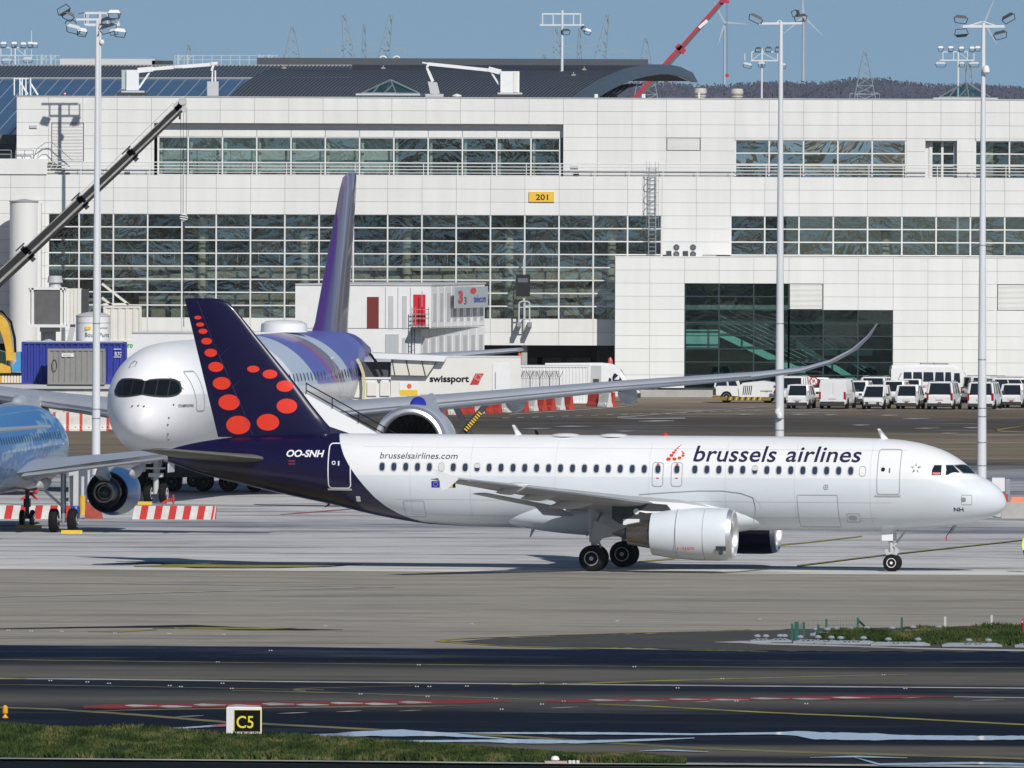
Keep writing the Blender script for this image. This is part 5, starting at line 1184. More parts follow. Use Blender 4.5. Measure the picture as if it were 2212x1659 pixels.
for sy in (1, -1):
    pts = [(19.5, 2.0, 3.5, 13.5), (21.5, 3.0, 3.95, 12.3), (27.2, 10.4, 4.70, 8.2), (33.0, 19, 5.55, 5.6), (37.6, 25.6, 6.10, 3.9), (39.3, 27.9, 6.40, 3.3), (40.5, 29.3, 6.85, 2.8), (41.5, 30.3, 7.45, 2.2), (42.3, 31.0, 8.15, 1.5), (42.9, 31.45, 8.85, .5)]
    surf('wing', [wb], B, [(SGB-S, sy*y_, z_, ch, .10 if i < 5 else .08) for i, (S, y_, z_, ch) in enumerate(pts)])
    surf('slat', [chrome if 0 else slat], B, [(SGB-S+.12, sy*y_, z_-.06, .09*ch+.35, .30) for S, y_, z_, ch in pts[1:5]])
    surf('tailplane', [wb], B, [(SGB-56.5, sy*1.2, 6.3, 6.4, .1), (SGB-61.5, sy*9.2, 7.05, 2.4, .09)])
    for yy, S0, zz in ((13.6, 33.2, 4.9), (19.2, 35.5, 5.3)):
        c = MB(); rings = []
        for i in range(13):
            u = i/12; k = max(.03, math.sin(math.pi*u)**.7) if 0 < u < 1 else .03
            rings.append([(SGB-S0+1.5-u*5.2, sy*yy + .42*k*math.cos(a), zz + .55*k*math.sin(a) - .3*u) for a in [2*math.pi*j/16 for j in range(16)]])
        c.loft(rings); c.build('flap_track_fairing', wb, B, True)
    e = nacelle(B, 'engine', SGB-19.6, sy*10.5, 2.85, 1.98, 5.2, mat('nacelle_silver', (.60,.62,.65), .3, .3, coat=.3), chrome, aft=.75, seg=48, fan_m=mat('fan_titanium', (.05,.055,.06), .35, .8))
    c = MB(); c.loft([[(SGB-21.2, sy*10.5+a*.05, 4.75) for a in (-1,1)] + [(SGB-21.2, sy*10.5, 4.85)],
                      [(SGB-22.8, sy*10.5-.55, 4.3),(SGB-22.8, sy*10.5+.55, 4.3),(SGB-22.8, sy*10.5, 5.15)],
                      [(SGB-26.5, sy*10.5-.55, 3.6),(SGB-26.5, sy*10.5+.55, 3.6),(SGB-26.5, sy*10.5, 5.35)],
                      [(SGB-29.5, sy*10.5-.2, 4.2),(SGB-29.5, sy*10.5+.2, 4.2),(SGB-29.5, sy*10.5, 4.9)]]); c.build('pylon', wb, B, True, ang=60)
    MB().lathe((SGB-20.9, sy*10.5, 4.72), (-1,0,.06), [(0,.02),(.15,.2),(.6,.32),(1.4,.42),(1.5,.2)], 16).build('cowl_fairing', eu if sy > 0 else wb, e, True)
    for k_ in range(3):
        for o_ in (-.6, .6): wheel(B, SGB-(32.2+k_*1.5), sy*5.2+o_, .7, .7, .5)
    c = MB(); c.cyl((SGB-33.7, sy*5.2, .7), (SGB-33.5, sy*4.8, 3.6), .25, n=14); c.bar((SGB-31.9, sy*5.2, .75), (SGB-35.5, sy*5.2, .75), .3); c.build('landing_gear_leg', lgrey, B, True)
fairB = MB(); rings = []
for i in range(21):
    u = i/20; k = max(.02, math.sin(math.pi*u)**.4) if 0 < u < 1 else .02
    rings.append([(SGB-18-u*20, 3.3*k*math.cos(a), 3.1 + 1.4*k*math.sin(a)) for a in [2*math.pi*j/32 for j in range(32)]])
fairB.loft(rings).build('belly_fairing', mat('fairing_grey', (.5,.52,.55), .4), B, True)
for o_ in (-.4, .4): wheel(B, SGB-4.6, o_, .52, .52, .36, hub=inkw)
c = MB(); c.cyl((SGB-4.6,-.5,.52),(SGB-4.6,.5,.52),.07); c.cyl((SGB-4.6,0,.5),(SGB-4.7,0,2.5),.14,n=14); c.box(SGB-4.9,SGB-4.4,-.35,.35,1.35,1.55); c.bar((SGB-4.5,-.5,1.8),(SGB-4.5,.5,1.8),.1); c.bar((SGB-4.9,0,1.2),(SGB-6.2,0,2.4),.1)
for s_ in (-1,1): c.box(SGB-5.6, SGB-4.0, s_*.75-.03, s_*.75+.03, 1.6, 2.45)
c.build('nose_gear_leg', lgrey, B, True)
# door, cabin windows, dome, lettering on the side that shows (its left, +y)
P = rrect(3.45, 4.5, 4.75, 6.75, .15); outline(BB, 'cabin_door', P, .06, line_g, B, .02, 1)
for k in range(44):
    S = 9.5 + k*1.05
    if 20 < S < 22 or 38 < S < 39.5: continue
    skinpoly(BB, 'cabin_window', oval(S, 6.05, .15, .23, 10), cabg, B, .02, 1, 1)
for S in (22.2, 41.5): outline(BB, 'cabin_door', rrect(S, S+1.1, 4.9, 6.9, .15), .08, inkw, B, .02, 1)
c = MB(); c.lathe((SGB-41.5, 0, 8.25), (0,0,1), [(0,1.25),(.45,1.2),(.6,.9),(.65,0)], 24); c.build('antenna_dome', skinw, B, True)
for k in range(5):
    a = math.pi/2 + k*2*math.pi/5; S, z = 2.35, 6.15; R_, r_ = .42, .15
    skinpoly(BB, 'star_facet', [(S+math.cos(a)*R_, z+math.sin(a)*R_), (S+math.cos(a+.5)*r_, z+math.sin(a+.5)*r_), (S+math.cos(a-.5)*r_, z+math.sin(a-.5)*r_)], line_d, fb, .02, 1, 1)
letters('aircraft_name', 'UTHUMPHON PHISAI', 1.4, .16, line_d, fb, lambda u, v: (BB.sg-(1.7+u), BB.y(1.7+u, 4.95+v, 1, .02), 4.95+v), bold=.01)
for y_, z_ in ((-.42,5.05),(-.1,5.08),(.2,5.05),(1.35,4.45),(1.3,4.1),(1.25,3.6),(1.2,3.3),(1.5,5.1)):
    S = surf_at(BB, y_, z_, 0); MB().box(SGB-S-.02, SGB-S+.12, y_-.03, y_+.03, z_-.02, z_+.02).build('air_data_probe', dsteel, B)
skinpoly(BB, 'escape_hatch', [(2.9,7.0),(3.3,7.22),(3.7,7.3),(3.5,7.12),(3.1,6.9)], line_g, B, .015, -1, 1)

# ---------------------------------------------------------------- blue jet seen from behind, at the left edge
SGC = 17.7; thC = math.radians(90 - 7.5); gC = Vector(((-30-1106)/45.4, 819168/(1154-190) - DM + .8, 0))
C_ = thing('blue_jet', 'blue narrow body jet seen from behind at the left edge with chocked wheels', 'airliner', gC, thC)
def livery_c():
    m = bpy.data.materials.new('blue_livery'); m.use_nodes = True; t = m.node_tree; p = t.nodes['Principled BSDF']; L = t.links.new
    tc = N(t, 'ShaderNodeTexCoord'); sx = N(t, 'ShaderNodeSeparateXYZ'); L(tc.outputs['Object'], sx.inputs[0])
    a = N(t, 'ShaderNodeMath', operation='MULTIPLY_ADD'); L(sx.outputs[0], a.inputs[0]); a.inputs[1].default_value = -.10; nz_ = N(t, 'ShaderNodeTexNoise'); nz_.inputs['Scale'].default_value = 1.1; nz_.inputs['Detail'].default_value = 5; L(tc.outputs['Object'], nz_.inputs['Vector']); na_ = N(t, 'ShaderNodeMath', operation='MULTIPLY_ADD'); L(nz_.outputs[0], na_.inputs[0]); na_.inputs[1].default_value = 1.9; L(sx.outputs[2], na_.inputs[2]); nb_ = N(t, 'ShaderNodeMath', operation='SUBTRACT'); L(na_.outputs[0], nb_.inputs[0]); nb_.inputs[1].default_value = .95; L(nb_.outputs[0], a.inputs[2])
    u = N(t, 'ShaderNodeMapRange'); L(a.outputs[0], u.inputs[0]); u.inputs[1].default_value = 0; u.inputs[2].default_value = 6
    r = N(t, 'ShaderNodeValToRGB'); e = r.color_ramp.elements; e[0].position = 0
    db_, bl, pb = (.008,.04,.10), (.02,.15,.42), (.22,.38,.52)
    st = [(0,db_),(.28,(.015,.06,.13)),(.34,(.25,.36,.42)),(.46,pb),(.50,bl),(.56,bl),(.58,pb),(.60,bl),(.66,bl),(.68,pb),(.72,pb),(.74,bl),(1,(.04,.20,.48))]
    while len(e) > 1: e.remove(e[-1])
    for i, (q_, c_) in enumerate(st):
        k = e[0] if i == 0 else e.new(q_); k.position = q_; k.color = (*c_, 1)
    L(u.outputs[0], r.inputs[0]); L(r.outputs[0], p.inputs['Base Color']); p.inputs['Roughness'].default_value = .3; p.inputs['Coat Weight'].default_value = .3; p.inputs['Coat Roughness'].default_value = .05
    return m
BC = Body(BA.t, BA.b, BA.w, SGC); BC.mesh('fuselage', livery_c(), C_, 0.0, 37.6, 70, 48)
for k in range(30):
    skinpoly(BC, 'cabin_window', oval(6.8 + k*.78, 4.45, .13, .19, 8), cabg, C_, .02, -1, 1)
for sy in (-1, 1):
    surf('wing', [wb], C_, [(SGC-11.6, sy*1.2, 2.75, 7.6, .14), (SGC-12.4, sy*2.2, 2.9, 6.9, .13), (SGC-15.0, sy*6.0, 3.45, 4.2, .12), (SGC-20.6, sy*16.3, 4.75, 1.5, .10)])
    surf('flap', [wgrey], C_, [(SGC-18.9, sy*2.2, 2.72, 1.9, .12), (SGC-18.8, sy*6.0, 3.2, 1.3, .12), (SGC-20.5, sy*12, 4.0, 1.0, .10)])
    surf('tailplane', [wb], C_, [(SGC-33.2, sy*.8, 4.9, 3.6, .1), (SGC-36.3, sy*6.1, 5.4, 1.5, .09)])
    for yy, S0, L2, zz in ((3.0,16.6,4.6,2.5),(7.4,16.8,4.0,3.1),(10.6,18.2,3.4,3.55)):
        rings = []
        for i in range(11):
            u = i/10; k = max(.03, math.sin(math.pi*u)**.7) if 0 < u < 1 else .03
            rings.append([(SGC-S0-u*L2, sy*yy + .17*k*math.cos(a), zz - .1 - .15*u + .3*k*math.sin(a)) for a in [2*math.pi*j/12 for j in range(12)]])
        MB().loft(rings).build('flap_track_fairing', lgrey, C_, True)
    nacelle(C_, 'engine', SGC-10.6, sy*5.3, 1.85, 1.16, 3.5, mat('engine_blue', (.008,.06,.19), .3, coat=.25), chrome, aft=.86)
    MB().loft([[(SGC-11.2,sy*5.3-.05,2.9),(SGC-11.2,sy*5.3+.05,2.9),(SGC-11.2,sy*5.3,3.0)],[(SGC-13.6,sy*5.3-.22,2.2),(SGC-13.6,sy*5.3+.22,2.2),(SGC-13.6,sy*5.3,3.3)],[(SGC-17.0,sy*5.3-.15,2.7),(SGC-17.0,sy*5.3+.15,2.7),(SGC-17.0,sy*5.3,3.2)]]).build('pylon', wgrey, C_, True, ang=50)
    y = sy*3.75
    for o_ in (-.45, .45): wheel(C_, 0, y+o_, .57, .57, .42)
    c = MB(); c.cyl((0,y-.5,.58),(0,y+.5,.58),.1); c.cyl((0,y,.5),(0,y,2.9),.13,n=14); c.bar((0,y+sy*.0,1.2),(0,y+ (-sy)*-1.6*-1,2.6),.12); c.bar((.15,y,.7),(.4,y,1.2),.09); c.bar((.4,y,1.2),(.1,y,1.7),.09); c.build('landing_gear_leg', steel, C_, True)
    MB().prism([(-.5,y+sy*.35,2.7),(.5,y+sy*.35,2.7),(.42,y+sy*.35,1.3),(.1,y+sy*.35,1.0),(-.4,y+sy*.35,1.5)],(0,sy*.05,0)).build('gear_door', lgrey, C_)
for o_ in (-.25, .25): wheel(C_, 12.64, o_, .38, .38, .22, hub=inkw)
c = MB(); c.cyl((12.64,-.3,.38),(12.64,.3,.38),.06); c.cyl((12.64,0,.4),(12.6,0,1.9),.1,n=12); c.box(12.4,12.8,-.15,.15,.9,1.3); c.build('nose_gear_leg', dsteel, C_, True)
MB().loft([airfoil(SGC-30, 0, 5.7, 5.4, .1, vert=True, camber=0), airfoil(SGC-34.9, 0, 11.7, 1.9, .09, vert=True, camber=0)]).build('tail_fin', blue, C_, True)
# ================================================================ VEHICLES AND SITE
def at(px, py): v = G(px, py); return v
vp = mat('vehicle_white', (.78,.785,.79), .28, coat=.6, var=.05, vs=1.2); bump_m = mat('bumper_plastic', (.035,.037,.04), .6); rlamp = mat('rear_lamp', (.35,.01,.012), .2, coat=.5); flamp = mat('head_lamp', (.55,.58,.6), .12, coat=.5)
plate_m = mat('number_plate', (.62,.62,.6), .5)
def carbuild(name, label, L_, Wd, H, belt, g0, g1, r0, r1, hood=.0, group='cars parked in rows by the annex', vanbody=False, wr=.29, rail=False, front=False):
    """local +x forward, origin between the wheels. g0,g1 = ends of the glasshouse at the belt, r0,r1 at the roof"""
    t = thing(name, label, 'van' if vanbody else 'car', group=group)
    hw = Wd/2; x0, x1 = -L_/2, L_/2; zl_ = .24
    rings = []
    for x, zt_, w in ((x0, belt*.84, hw*.86), (x0+.07, belt*.95, hw*.95), (x0+.35, belt, hw), (g1-.3, belt, hw), (g1, belt*.99, hw*.99), (x1-.55, belt*(.98-hood*.5), hw*.97), (x1-.15, belt*(.9-hood), hw*.90), (x1, belt*(.72-hood*.5), hw*.78)):
        zb = zl_ + (.10 if x in (x0, x1) else 0)
        rings.append([(x,-w*.90,zb),(x,-w,zb+.14),(x,-w*1.0,zt_*.72),(x,-w*.93,zt_),(x,-w*.6,zt_+.02),(x,w*.6,zt_+.02),(x,w*.93,zt_),(x,w*1.0,zt_*.72),(x,w,zb+.14),(x,w*.90,zb)])
    body = MB().loft(rings).build('body', vp, t, True, ang=28)
    gl = MB(); hr = hw*.80; gz = H - .06
    B0 = [(g0,-hw*.92,belt-.01),(g1,-hw*.92,belt-.01),(g1,hw*.92,belt-.01),(g0,hw*.92,belt-.01)]; T0 = [(r0,-hr,gz),(r1,-hr,gz),(r1,hr,gz),(r0,hr,gz)]
    gl.loft([B0, T0]); gls = gl.build('glasshouse', carglass, t)
    rf = MB(); rf.loft([[(r0-.06,-hr-.03,gz-.02),(r1+.10,-hr-.03,gz-.05),(r1+.10,hr+.03,gz-.05),(r0-.06,hr+.03,gz-.02)],[(r0-.02,-hr,gz+.03),(r1,-hr,gz+.03),(r1,hr,gz+.03),(r0-.02,hr,gz+.03)],[(r0+.25,-hr*.7,H),(r1-.3,-hr*.7,H),(r1-.3,hr*.7,H),(r0+.25,hr*.7,H)]])
    rf.build('roof', vp, t, True, ang=50)
    for i in range(4): MB().bar(Vector(B0[i]), Vector(T0[i]), .10 if i in (1,2) else .13).build('pillar', vp, t)
    for s_ in (-1, 1):
        for f in (.36, .68): MB().bar(Vector((g0+(g1-g0)*f, s_*hw*.93, belt)), Vector((r0+(r1-r0)*f, s_*hr*1.01, gz)), .09, .05).build('pillar', vp, t)
    if vanbody:                                   # closed cargo body behind the cab
        vb = MB(); xr = g1 - 1.35
        vb.loft([[(x,-hw*.99,belt-.1),(x,-hw*.93,H-.28),(x,-hw*.80,H-.03),(x,0,H+.02),(x,hw*.80,H-.03),(x,hw*.93,H-.28),(x,hw*.99,belt-.1)] for x in (x0+.03, xr)]); vb.build('cargo_body', vp, t, True, ang=30)
        for s_ in (-1, 1): MB().box(x0-.01, x0+.02, s_*hw*.47-hw*.42, s_*hw*.47+hw*.42, .5, H-.2).build('rear_door', vp, t)
    wx = (x0 + L_*.18, x1 - L_*.19)
    for x in wx:
        for s_ in (-1, 1): wheel(t, x, s_*(hw-.10), wr, wr, .19)
    ar = MB()
    for x in wx:
        for s_ in (-1, 1): ar.cyl((x, s_*(hw-.16), wr+.02), (x, s_*(hw+.006), wr+.02), wr*1.22, n=20)
    ar.box(x0+.3, x1-.3, -hw*.85, hw*.85, .18, .3); ar.build('wheel_arch', black, t)
    MB().box(x0-.03, x0+.10, -hw*.88, hw*.88, .22, .22 + (.2 if not vanbody else .26)).build('rear_bumper', bump_m, t)
    MB().box(x1-.1, x1+.03, -hw*.62, hw*.62, .24, .50).build('front_grille', bump_m, t)
    tall = belt > .95
    for s_ in (-1, 1):
        MB().box(x0-.025, x0+.08, s_*hw*.90-.07, s_*hw*.90+.07, belt*.62, belt*(1.08 if tall else 1.35)).build('rear_lamp', rlamp if tall else flamp, t)
        MB().loft([[(x1-.5,s_*hw*.66,belt*.66),(x1-.5,s_*hw*.9,belt*.66),(x1-.5,s_*hw*.9,belt*.92),(x1-.5,s_*hw*.7,belt*.9)],[(x1+.0,s_*hw*.50,belt*.55),(x1-.08,s_*hw*.80,belt*.55),(x1-.12,s_*hw*.80,belt*.74),(x1-.02,s_*hw*.55,belt*.70)]]).build('headlamp', flamp, t)
        MB().box(g1-.35, g1-.2, s_*(hw+.16)-.09, s_*(hw+.16)+.09, belt+.03, belt+.19).build('wing_mirror', bump_m, t)
    for x in (x0-.035, x1+.02): MB().box(x, x+.02, -.26, .26, belt*(.60 if x<0 else .42), belt*(.60 if x<0 else .42)+.12).build('number_plate', plate_m, t)
    MB().box(x0-.04, x0+.0, -.12, .12, .26+.2, .30+.2).build('tow_cover', rlamp, t)
    if rail:
        c = MB()
        for s_ in (-1,1): c.bar((r0+.2,s_*hr*.95,H+.04),(r1-.3,s_*hr*.95,H+.04),.05)
        c.build('roof_rail', steel, t)
    return t
def place(t, px, py, deg): v = G(px, py); t.location = (v.x, v.y, 0); t.rotation_euler.z = math.radians(deg)
RV, FV = 80, -100
mini = carbuild('small_car', 'small white egg shaped hatchback seen from behind, nearest the tall light mast', 3.45, 1.50, 1.61, .90, -1.66, 1.25, -1.38, .55, .10); place(mini, 1731, 882.0, RV)
mini2 = carbuild('electric_car', 'small white bubble shaped car parked nose towards the camera in the front row', 3.45, 1.50, 1.61, .86, -1.5, 1.38, -1.15, .50, .08); place(mini2, 1893, 883.4, FV)
van = carbuild('delivery_van', 'white panel van with two plain rear doors in the front row of parked cars', 4.8, 1.85, 1.98, 1.05, -2.2, 1.75, -2.1, 1.05, .0, vanbody=True, wr=.33); place(van, 1810, 882, RV)
mpv = carbuild('family_van', 'tall white family van seen from behind, between the small hatchback and the pole', 4.3, 1.80, 1.83, 1.02, -2.08, 1.35, -1.95, .72, .06, rail=True, wr=.31); place(mpv, 2040, 883.6, RV)
def D(src, px, py, deg, label): v = G(px, py); return dup(src, (v.x, v.y, 0), math.radians(deg), label)
D(mini, 1967, 883, RV, 'small white egg shaped hatchback seen from behind, left of the family van in front row')
D(mpv, 2128, 884.2, RV, 'tall white family van partly hidden behind the right light mast')
D(mini, 2193, 880.5, RV, 'small white egg shaped hatchback at the right edge of the front row')
D(mpv, 1713, 871, FV, 'white car facing the camera in the second row beside the tall light mast')
D(mini, 1768, 866, 10, 'low white car seen side on behind the round no parking sign')
D(mini, 1859, 873.5, RV, 'small white hatchback in the second row just right of the panel van')
D(mpv, 1895, 872, RV, 'tall white van roof showing above the bubble shaped car')
D(mini, 1938, 873, RV, 'small white hatchback in the second row behind the bubble shaped car')
D(mini, 1974, 869, RV, 'white hatchback in the third row in front of the minibus rear wheel')
D(mpv, 2150, 871, 20, 'white car in the second row behind the pole and the right hand family van')
D(mpv, 2200, 875, 15, 'white car cut off by the right edge behind the small hatchback')
# minibus
mb_ = thing('minibus', 'white minibus with a row of dark side windows parked behind the cars', 'minibus', G(2017, 869), math.radians(3))
L_, hw, H_ = 5.95, 1.0, 2.55
c = MB(); rings = []
for x, zt_, zb in ((-2.97,2.35,.45),(-2.9,2.5,.35),(-1,2.58,.32),(1.2,2.55,.32),(1.75,2.35,.32),(2.1,1.95,.32),(2.35,1.35,.32),(2.85,1.15,.35),(2.98,.95,.45)):
    w = hw if x < 2 else hw*.93
    rings.append([(x,-w*.95,zb),(x,-w,zb+.3),(x,-w,min(1.3,zt_*.8)),(x,-w*.93,zt_-.18),(x,-w*.75,zt_),(x,w*.75,zt_),(x,w*.93,zt_-.18),(x,w,min(1.3,zt_*.8)),(x,w,zb+.3),(x,w*.95,zb)])
c.loft(rings).build('body', vp, mb_, True, ang=30)
def sidewin(x0, x1, z0, z1, m, nm, par, y=-1.0): 
    P = [(x0,z0),(x1,z0),(x1-.04,z1),(x0+.04,z1)]; return MB().prism([(a, y*(.985 if b_ > 1.6 else 1.005) - .012, b_) for a, b_ in P], (0,.02,0)).build(nm, m, par)
for a, b_ in ((-2.15,-1.55),(-1.5,-.85),(-.8,-.08),(0.0,.62),(.68,1.12)): sidewin(a, b_, 1.42, 2.06, carglass, 'side_window', mb_)
sidewin(1.28,1.72,1.35,2.0,carglass,'cab_window',mb_); MB().box(-3.0,-2.96,-.8,.8,1.35,2.1).build('rear_window', carglass, mb_)
sidewin(.70,1.10,.45,1.38,dark,'sliding_door',mb_); sidewin(1.16,1.5,.95,1.15,dark,'vent_panel',mb_)
for x in (-1.95, 2.0):
    for s_ in (-1,1): wheel(mb_, x, s_*.85, .34, .34, .22)
for a, b_ in ((-.9,-.1),(0,.95)): MB().box(a, b_, -.5, .5, 2.56, 2.68).build('roof_vent', grey, mb_)
letters('side_lettering', 'brussels airlines', 2.0, .24, ink, mb_, lambda u, v: (-1.95+u, -1.012, 1.0+v), bold=.0)
for q_ in range(6): MB().cyl((-2.5+.04*q_,-1.0,1.5+.09*q_),(-2.5+.04*q_,-1.012,1.5+.09*q_),.03,n=8).build('logo_dot', red if q_<3 else ink, mb_)
# pushback tractor
tg = thing('aircraft_tug', 'white aircraft tug with dark glazed cab and striped yellow skirt beside the annex', 'tug', G(1612, 870), math.radians(177))
c = MB(); c.prism([(-2.2,-1.2,.35),(.4,-1.2,.35),(.5,-1.2,1.05),(.2,-1.2,1.35),(-1.2,-1.2,1.5),(-2.2,-1.2,1.35)], (0,2.4,0)); c.build('engine_cover', vp, tg)
c = MB(); c.prism([(.4,-1.1,.45),(2.1,-1.1,.55),(2.15,-1.1,.95),(1.9,-1.1,1.15),(.5,-1.1,1.15)], (0,2.2,0)); c.build('cab_base', vp, tg)
c = MB(); c.loft([[(.45,-1.05,1.1),(2.1,-1.05,1.0),(2.1,1.05,1.0),(.45,1.05,1.1)],[(.75,-.95,1.78),(1.95,-.95,1.78),(1.95,.95,1.78),(.75,.95,1.78)]]); c.build('cab_glass', carglass, tg)
c = MB(); c.box(.65,2.1,-1.0,1.0,1.78,1.86); 
for x, xx in ((.45,.75),(2.1,1.95),(1.2,1.3)):
    for s_ in (-1,1): c.bar((x,s_*1.06,1.05),(xx,s_*.96,1.8),.09)
c.build('cab_frame', vp, tg); MB().box(2.0,2.22,-1.1,1.1,.5,.98).build('front_mask', dsteel, tg)
MB().box(-1.7,2.3,-1.28,1.28,.18,.42).build('skirt', mat('dark_yellow', (.25,.17,.03), .6, var=.3), tg)
for k in range(12): MB().prism([(1.2-k*.2,1.29,.2),(1.28-k*.2,1.29,.2),(1.20-k*.2,1.29,.42),(1.12-k*.2,1.29,.42)],(0,.01,0)).build('stripe', fy if k%2 else black, tg)
for k in range(5): MB().prism([(.15-k*.13,1.205,.55),(.21-k*.13,1.205,.55),(.13-k*.13,1.205,1.18),(.07-k*.13,1.205,1.18)],(0,.01,0)).build('vent', black, tg)
for x in (-1.5, 1.3):
    for s_ in (-1,1): wheel(tg, x, s_*.95, .42, .42, .35)
letters('operator_name', 'swissport', .8, .16, black, tg, lambda u, v: (-1.0-u, 1.21, .72+v), bold=.02)
MB().prism([(-1.86,1.21,.70),(-1.98,1.21,.70),(-2.06,1.21,.88),(-1.94,1.21,.88)],(0,.01,0)).build('logo_panel', red, tg)
# no parking sign
sgn = thing('road_sign', 'round red and white no parking sign on a grey pole behind the cars', 'sign', G(1757.8, 872) * Vector((1,1,0)))
zc = F(1757.8, 823.7, sgn.location.y).z
MB().cyl((0,0,0),(0,0,zc-.2),.035,n=10).build('pole', steel, sgn); MB().cyl((0,-.05,zc),(0,-.03,zc),.31,n=32).build('sign_rim', red, sgn)
f_ = MB().cyl((0,-.06,zc),(0,-.05,zc),.22,n=32).build('sign_face', inkw, sgn); letters('letter_p', 'P', .17, .24, black, f_, lambda u, v: (-.08+u,-.066,zc-.12+v), bold=.02)
MB().bar((-.17,-.072,zc+.17),(.17,-.072,zc-.17),.05,.01).build('sign_bar', red, f_)
# white site container and van by the undercroft
def corr_box(t, nm, x0, x1, y0, y1, z0, z1, m, pitch=.28, dep=.03, mats=None):
    """corrugated steel box"""
    P = []; n = int((x1-x0)/pitch)
    for i in range(n):
        a = x0+(x1-x0)*i/n; w = (x1-x0)/n; P += [(a,y0),(a+w*.35,y0),(a+w*.5,y0+dep),(a+w*.85,y0+dep)]
    P += [(x1,y0)]; m_ = int((y1-y0)/pitch)
    for i in range(m_):
        a = y0+(y1-y0)*i/m_; w = (y1-y0)/m_; P += [(x1,a+.01),(x1,a+w*.35),(x1-dep,a+w*.5),(x1-dep,a+w*.85)]
    P += [(x1,y1),(x0,y1)]
    c = MB(); c.prism([(a,b_,z0+.1) for a,b_ in P],(0,0,z1-z0-.2)); o = c.build(nm, m, t)
    c = MB()
    for z in (z0, z1-.12): c.box(x0-.02,x1+.02,y0-.03,y1+.02,z,z+.12)
    for x in (x0-.02,x1-.1):
        for y in (y0-.03,y1-.1): c.box(x,x+.12,y,y+.12,z0+.12,z1-.12)
    c.build('corner_frame', m, t); return o
sc_ = thing('site_container', 'white corrugated site container standing behind the razor wire fence', 'container', G(1178, 873))
k_ = 1/32.0
corr_box(sc_, 'container_wall', -2.85, 2.95, 0, 2.4, .05, 2.6, vp, .22)
MB().box(3.05,3.75,.4,2.2,.05,2.55).build('end_cabinet', lgrey, sc_); MB().box(3.2,3.6,.36,.4,1.2,1.7).build('cabinet_window', dark, sc_)
wv = thing('white_van', 'white high roof van with a red beacon poking out beside the site container', 'van', G(1318, 868.5))
c = MB(); rings = []
for x, zt_, zb in ((-4.4,2.62,.5),(-.6,2.66,.42),(.1,2.6,.42),(.6,2.35,.4),(1.05,1.75,.4),(1.3,1.38,.4),(1.75,1.2,.4),(1.95,.98,.45),(2.0,.8,.5)):
    w = .98 if x < 1.5 else .9
    rings.append([(x,-w*.95,zb),(x,-w,zb+.3),(x,-w,min(1.35,zt_*.8)),(x,-w*.9,zt_-.15),(x,-w*.7,zt_),(x,w*.7,zt_),(x,w*.9,zt_-.15),(x,w,min(1.35,zt_*.8)),(x,w,zb+.3),(x,w*.95,zb)])
c.loft(rings).build('body', vp, wv, True, ang=30)
MB().prism([(-.15,-.99,1.3),(.95,-.99,1.3),(.62,-.93,1.75),(.35,-.92,1.95),(-.05,-.92,1.97)],(0,.02,0)).build('cab_window', carglass, wv)
MB().loft([[(1.22,-.75,1.42),(1.22,.75,1.42),(1.18,.75,1.40),(1.18,-.75,1.40)],[(.72,-.72,2.24),(.72,.72,2.24),(.68,.72,2.22),(.68,-.72,2.22)]]).build('windscreen', carglass, wv)
for x in (-3, 1.05):
    for s_ in (-1,1): wheel(wv, x, s_*.86, .36, .36, .24)
MB().cyl((1.05,-1.0,.45),(1.05,-.6,.45),.45,n=20).build('wheel_arch', black, wv); MB().box(1.5,2.06,-.93,.93,.3,.62).build('front_bumper', bump_m, wv)
MB().box(1.75,1.99,-.94,-.7,.85,1.1).build('headlamp', flamp, wv); MB().box(1.98,2.03,-.5,.5,.72,.98).build('radiator_grille', dsteel, wv)
MB().lathe((.0,-.4,2.62),(0,0,1),[(0,.17),(.25,.15),(.42,.05),(.43,0)],14).build('beacon', mat('beacon_red', (.65,.10,.10), .3), wv, True)
# razor wire fence
fz = thing('security_fence', 'steel mesh fence with coiled razor wire along the top by the white container', 'fence', G(1166, 878)); c = MB()
for x in (-1.3,-.65,0,.65,1.3): c.bar((x,0,0),(x,0,1.9),.05); c.bar((x,0,1.9),(x-.25,0,2.35),.035); c.bar((x,0,1.9),(x+.25,0,2.35),.035)
c.build('post', dsteel, fz); c = MB(); 
for z in (.1,1.0,1.85): c.bar((-1.3,0,z),(1.3,0,z),.035)
for k in range(52): x = -1.3+k*.05; c.bar((x,0,.1),(x,0,1.85),.012)
c.build('mesh_panel', steel, fz); c = MB(); pr = None
for k in range(260):
    a = k*.5; p_ = Vector((-1.3+2.6*k/260, .22*math.cos(a), 2.15+.24*math.sin(a)))
    if pr: c.bar(pr, p_, .018)
    pr = p_
c.build('razor_wire', dsteel, fz)
# plastic barriers
def barrier(name, label, m, L_=1.0, H_=.95, wd=.5, group='red and white plastic barriers along the apron road'):
    t = thing(name, label, 'barrier', group=group); w = wd/2
    pr = [(-w,0),(w,0),(w,.12),(w*.62,H_*.35),(w*.36,H_),(-w*.36,H_),(-w*.62,H_*.35),(-w,.12)]
    c = MB(); c.loft([[(-L_/2,a,b_) for a,b_ in pr],[(L_/2,a,b_) for a,b_ in pr]]); c.build('shell', m, t)
    c = MB(); c.cyl((-L_*.22,-w*.3,H_),(-L_*.22,-w*.3,H_+.05),.07,n=10); c.cyl((L_*.25,-w*.66,H_*.25),(L_*.25,-w*1.02,H_*.2),.05,n=8); c.build('filler_cap', m, t)
    return t
barw = mat('barrier_white', (.66,.65,.62), .55, var=.2, vs=2); barr = mat('barrier_red', (.50,.06,.04), .5, var=.2, vs=2)
b0 = [barrier('plastic_barrier', 'weathered white plastic barrier in the row under the big wing', barw), barrier('plastic_barrier', 'faded red plastic barrier in the row under the big wing', barr)]
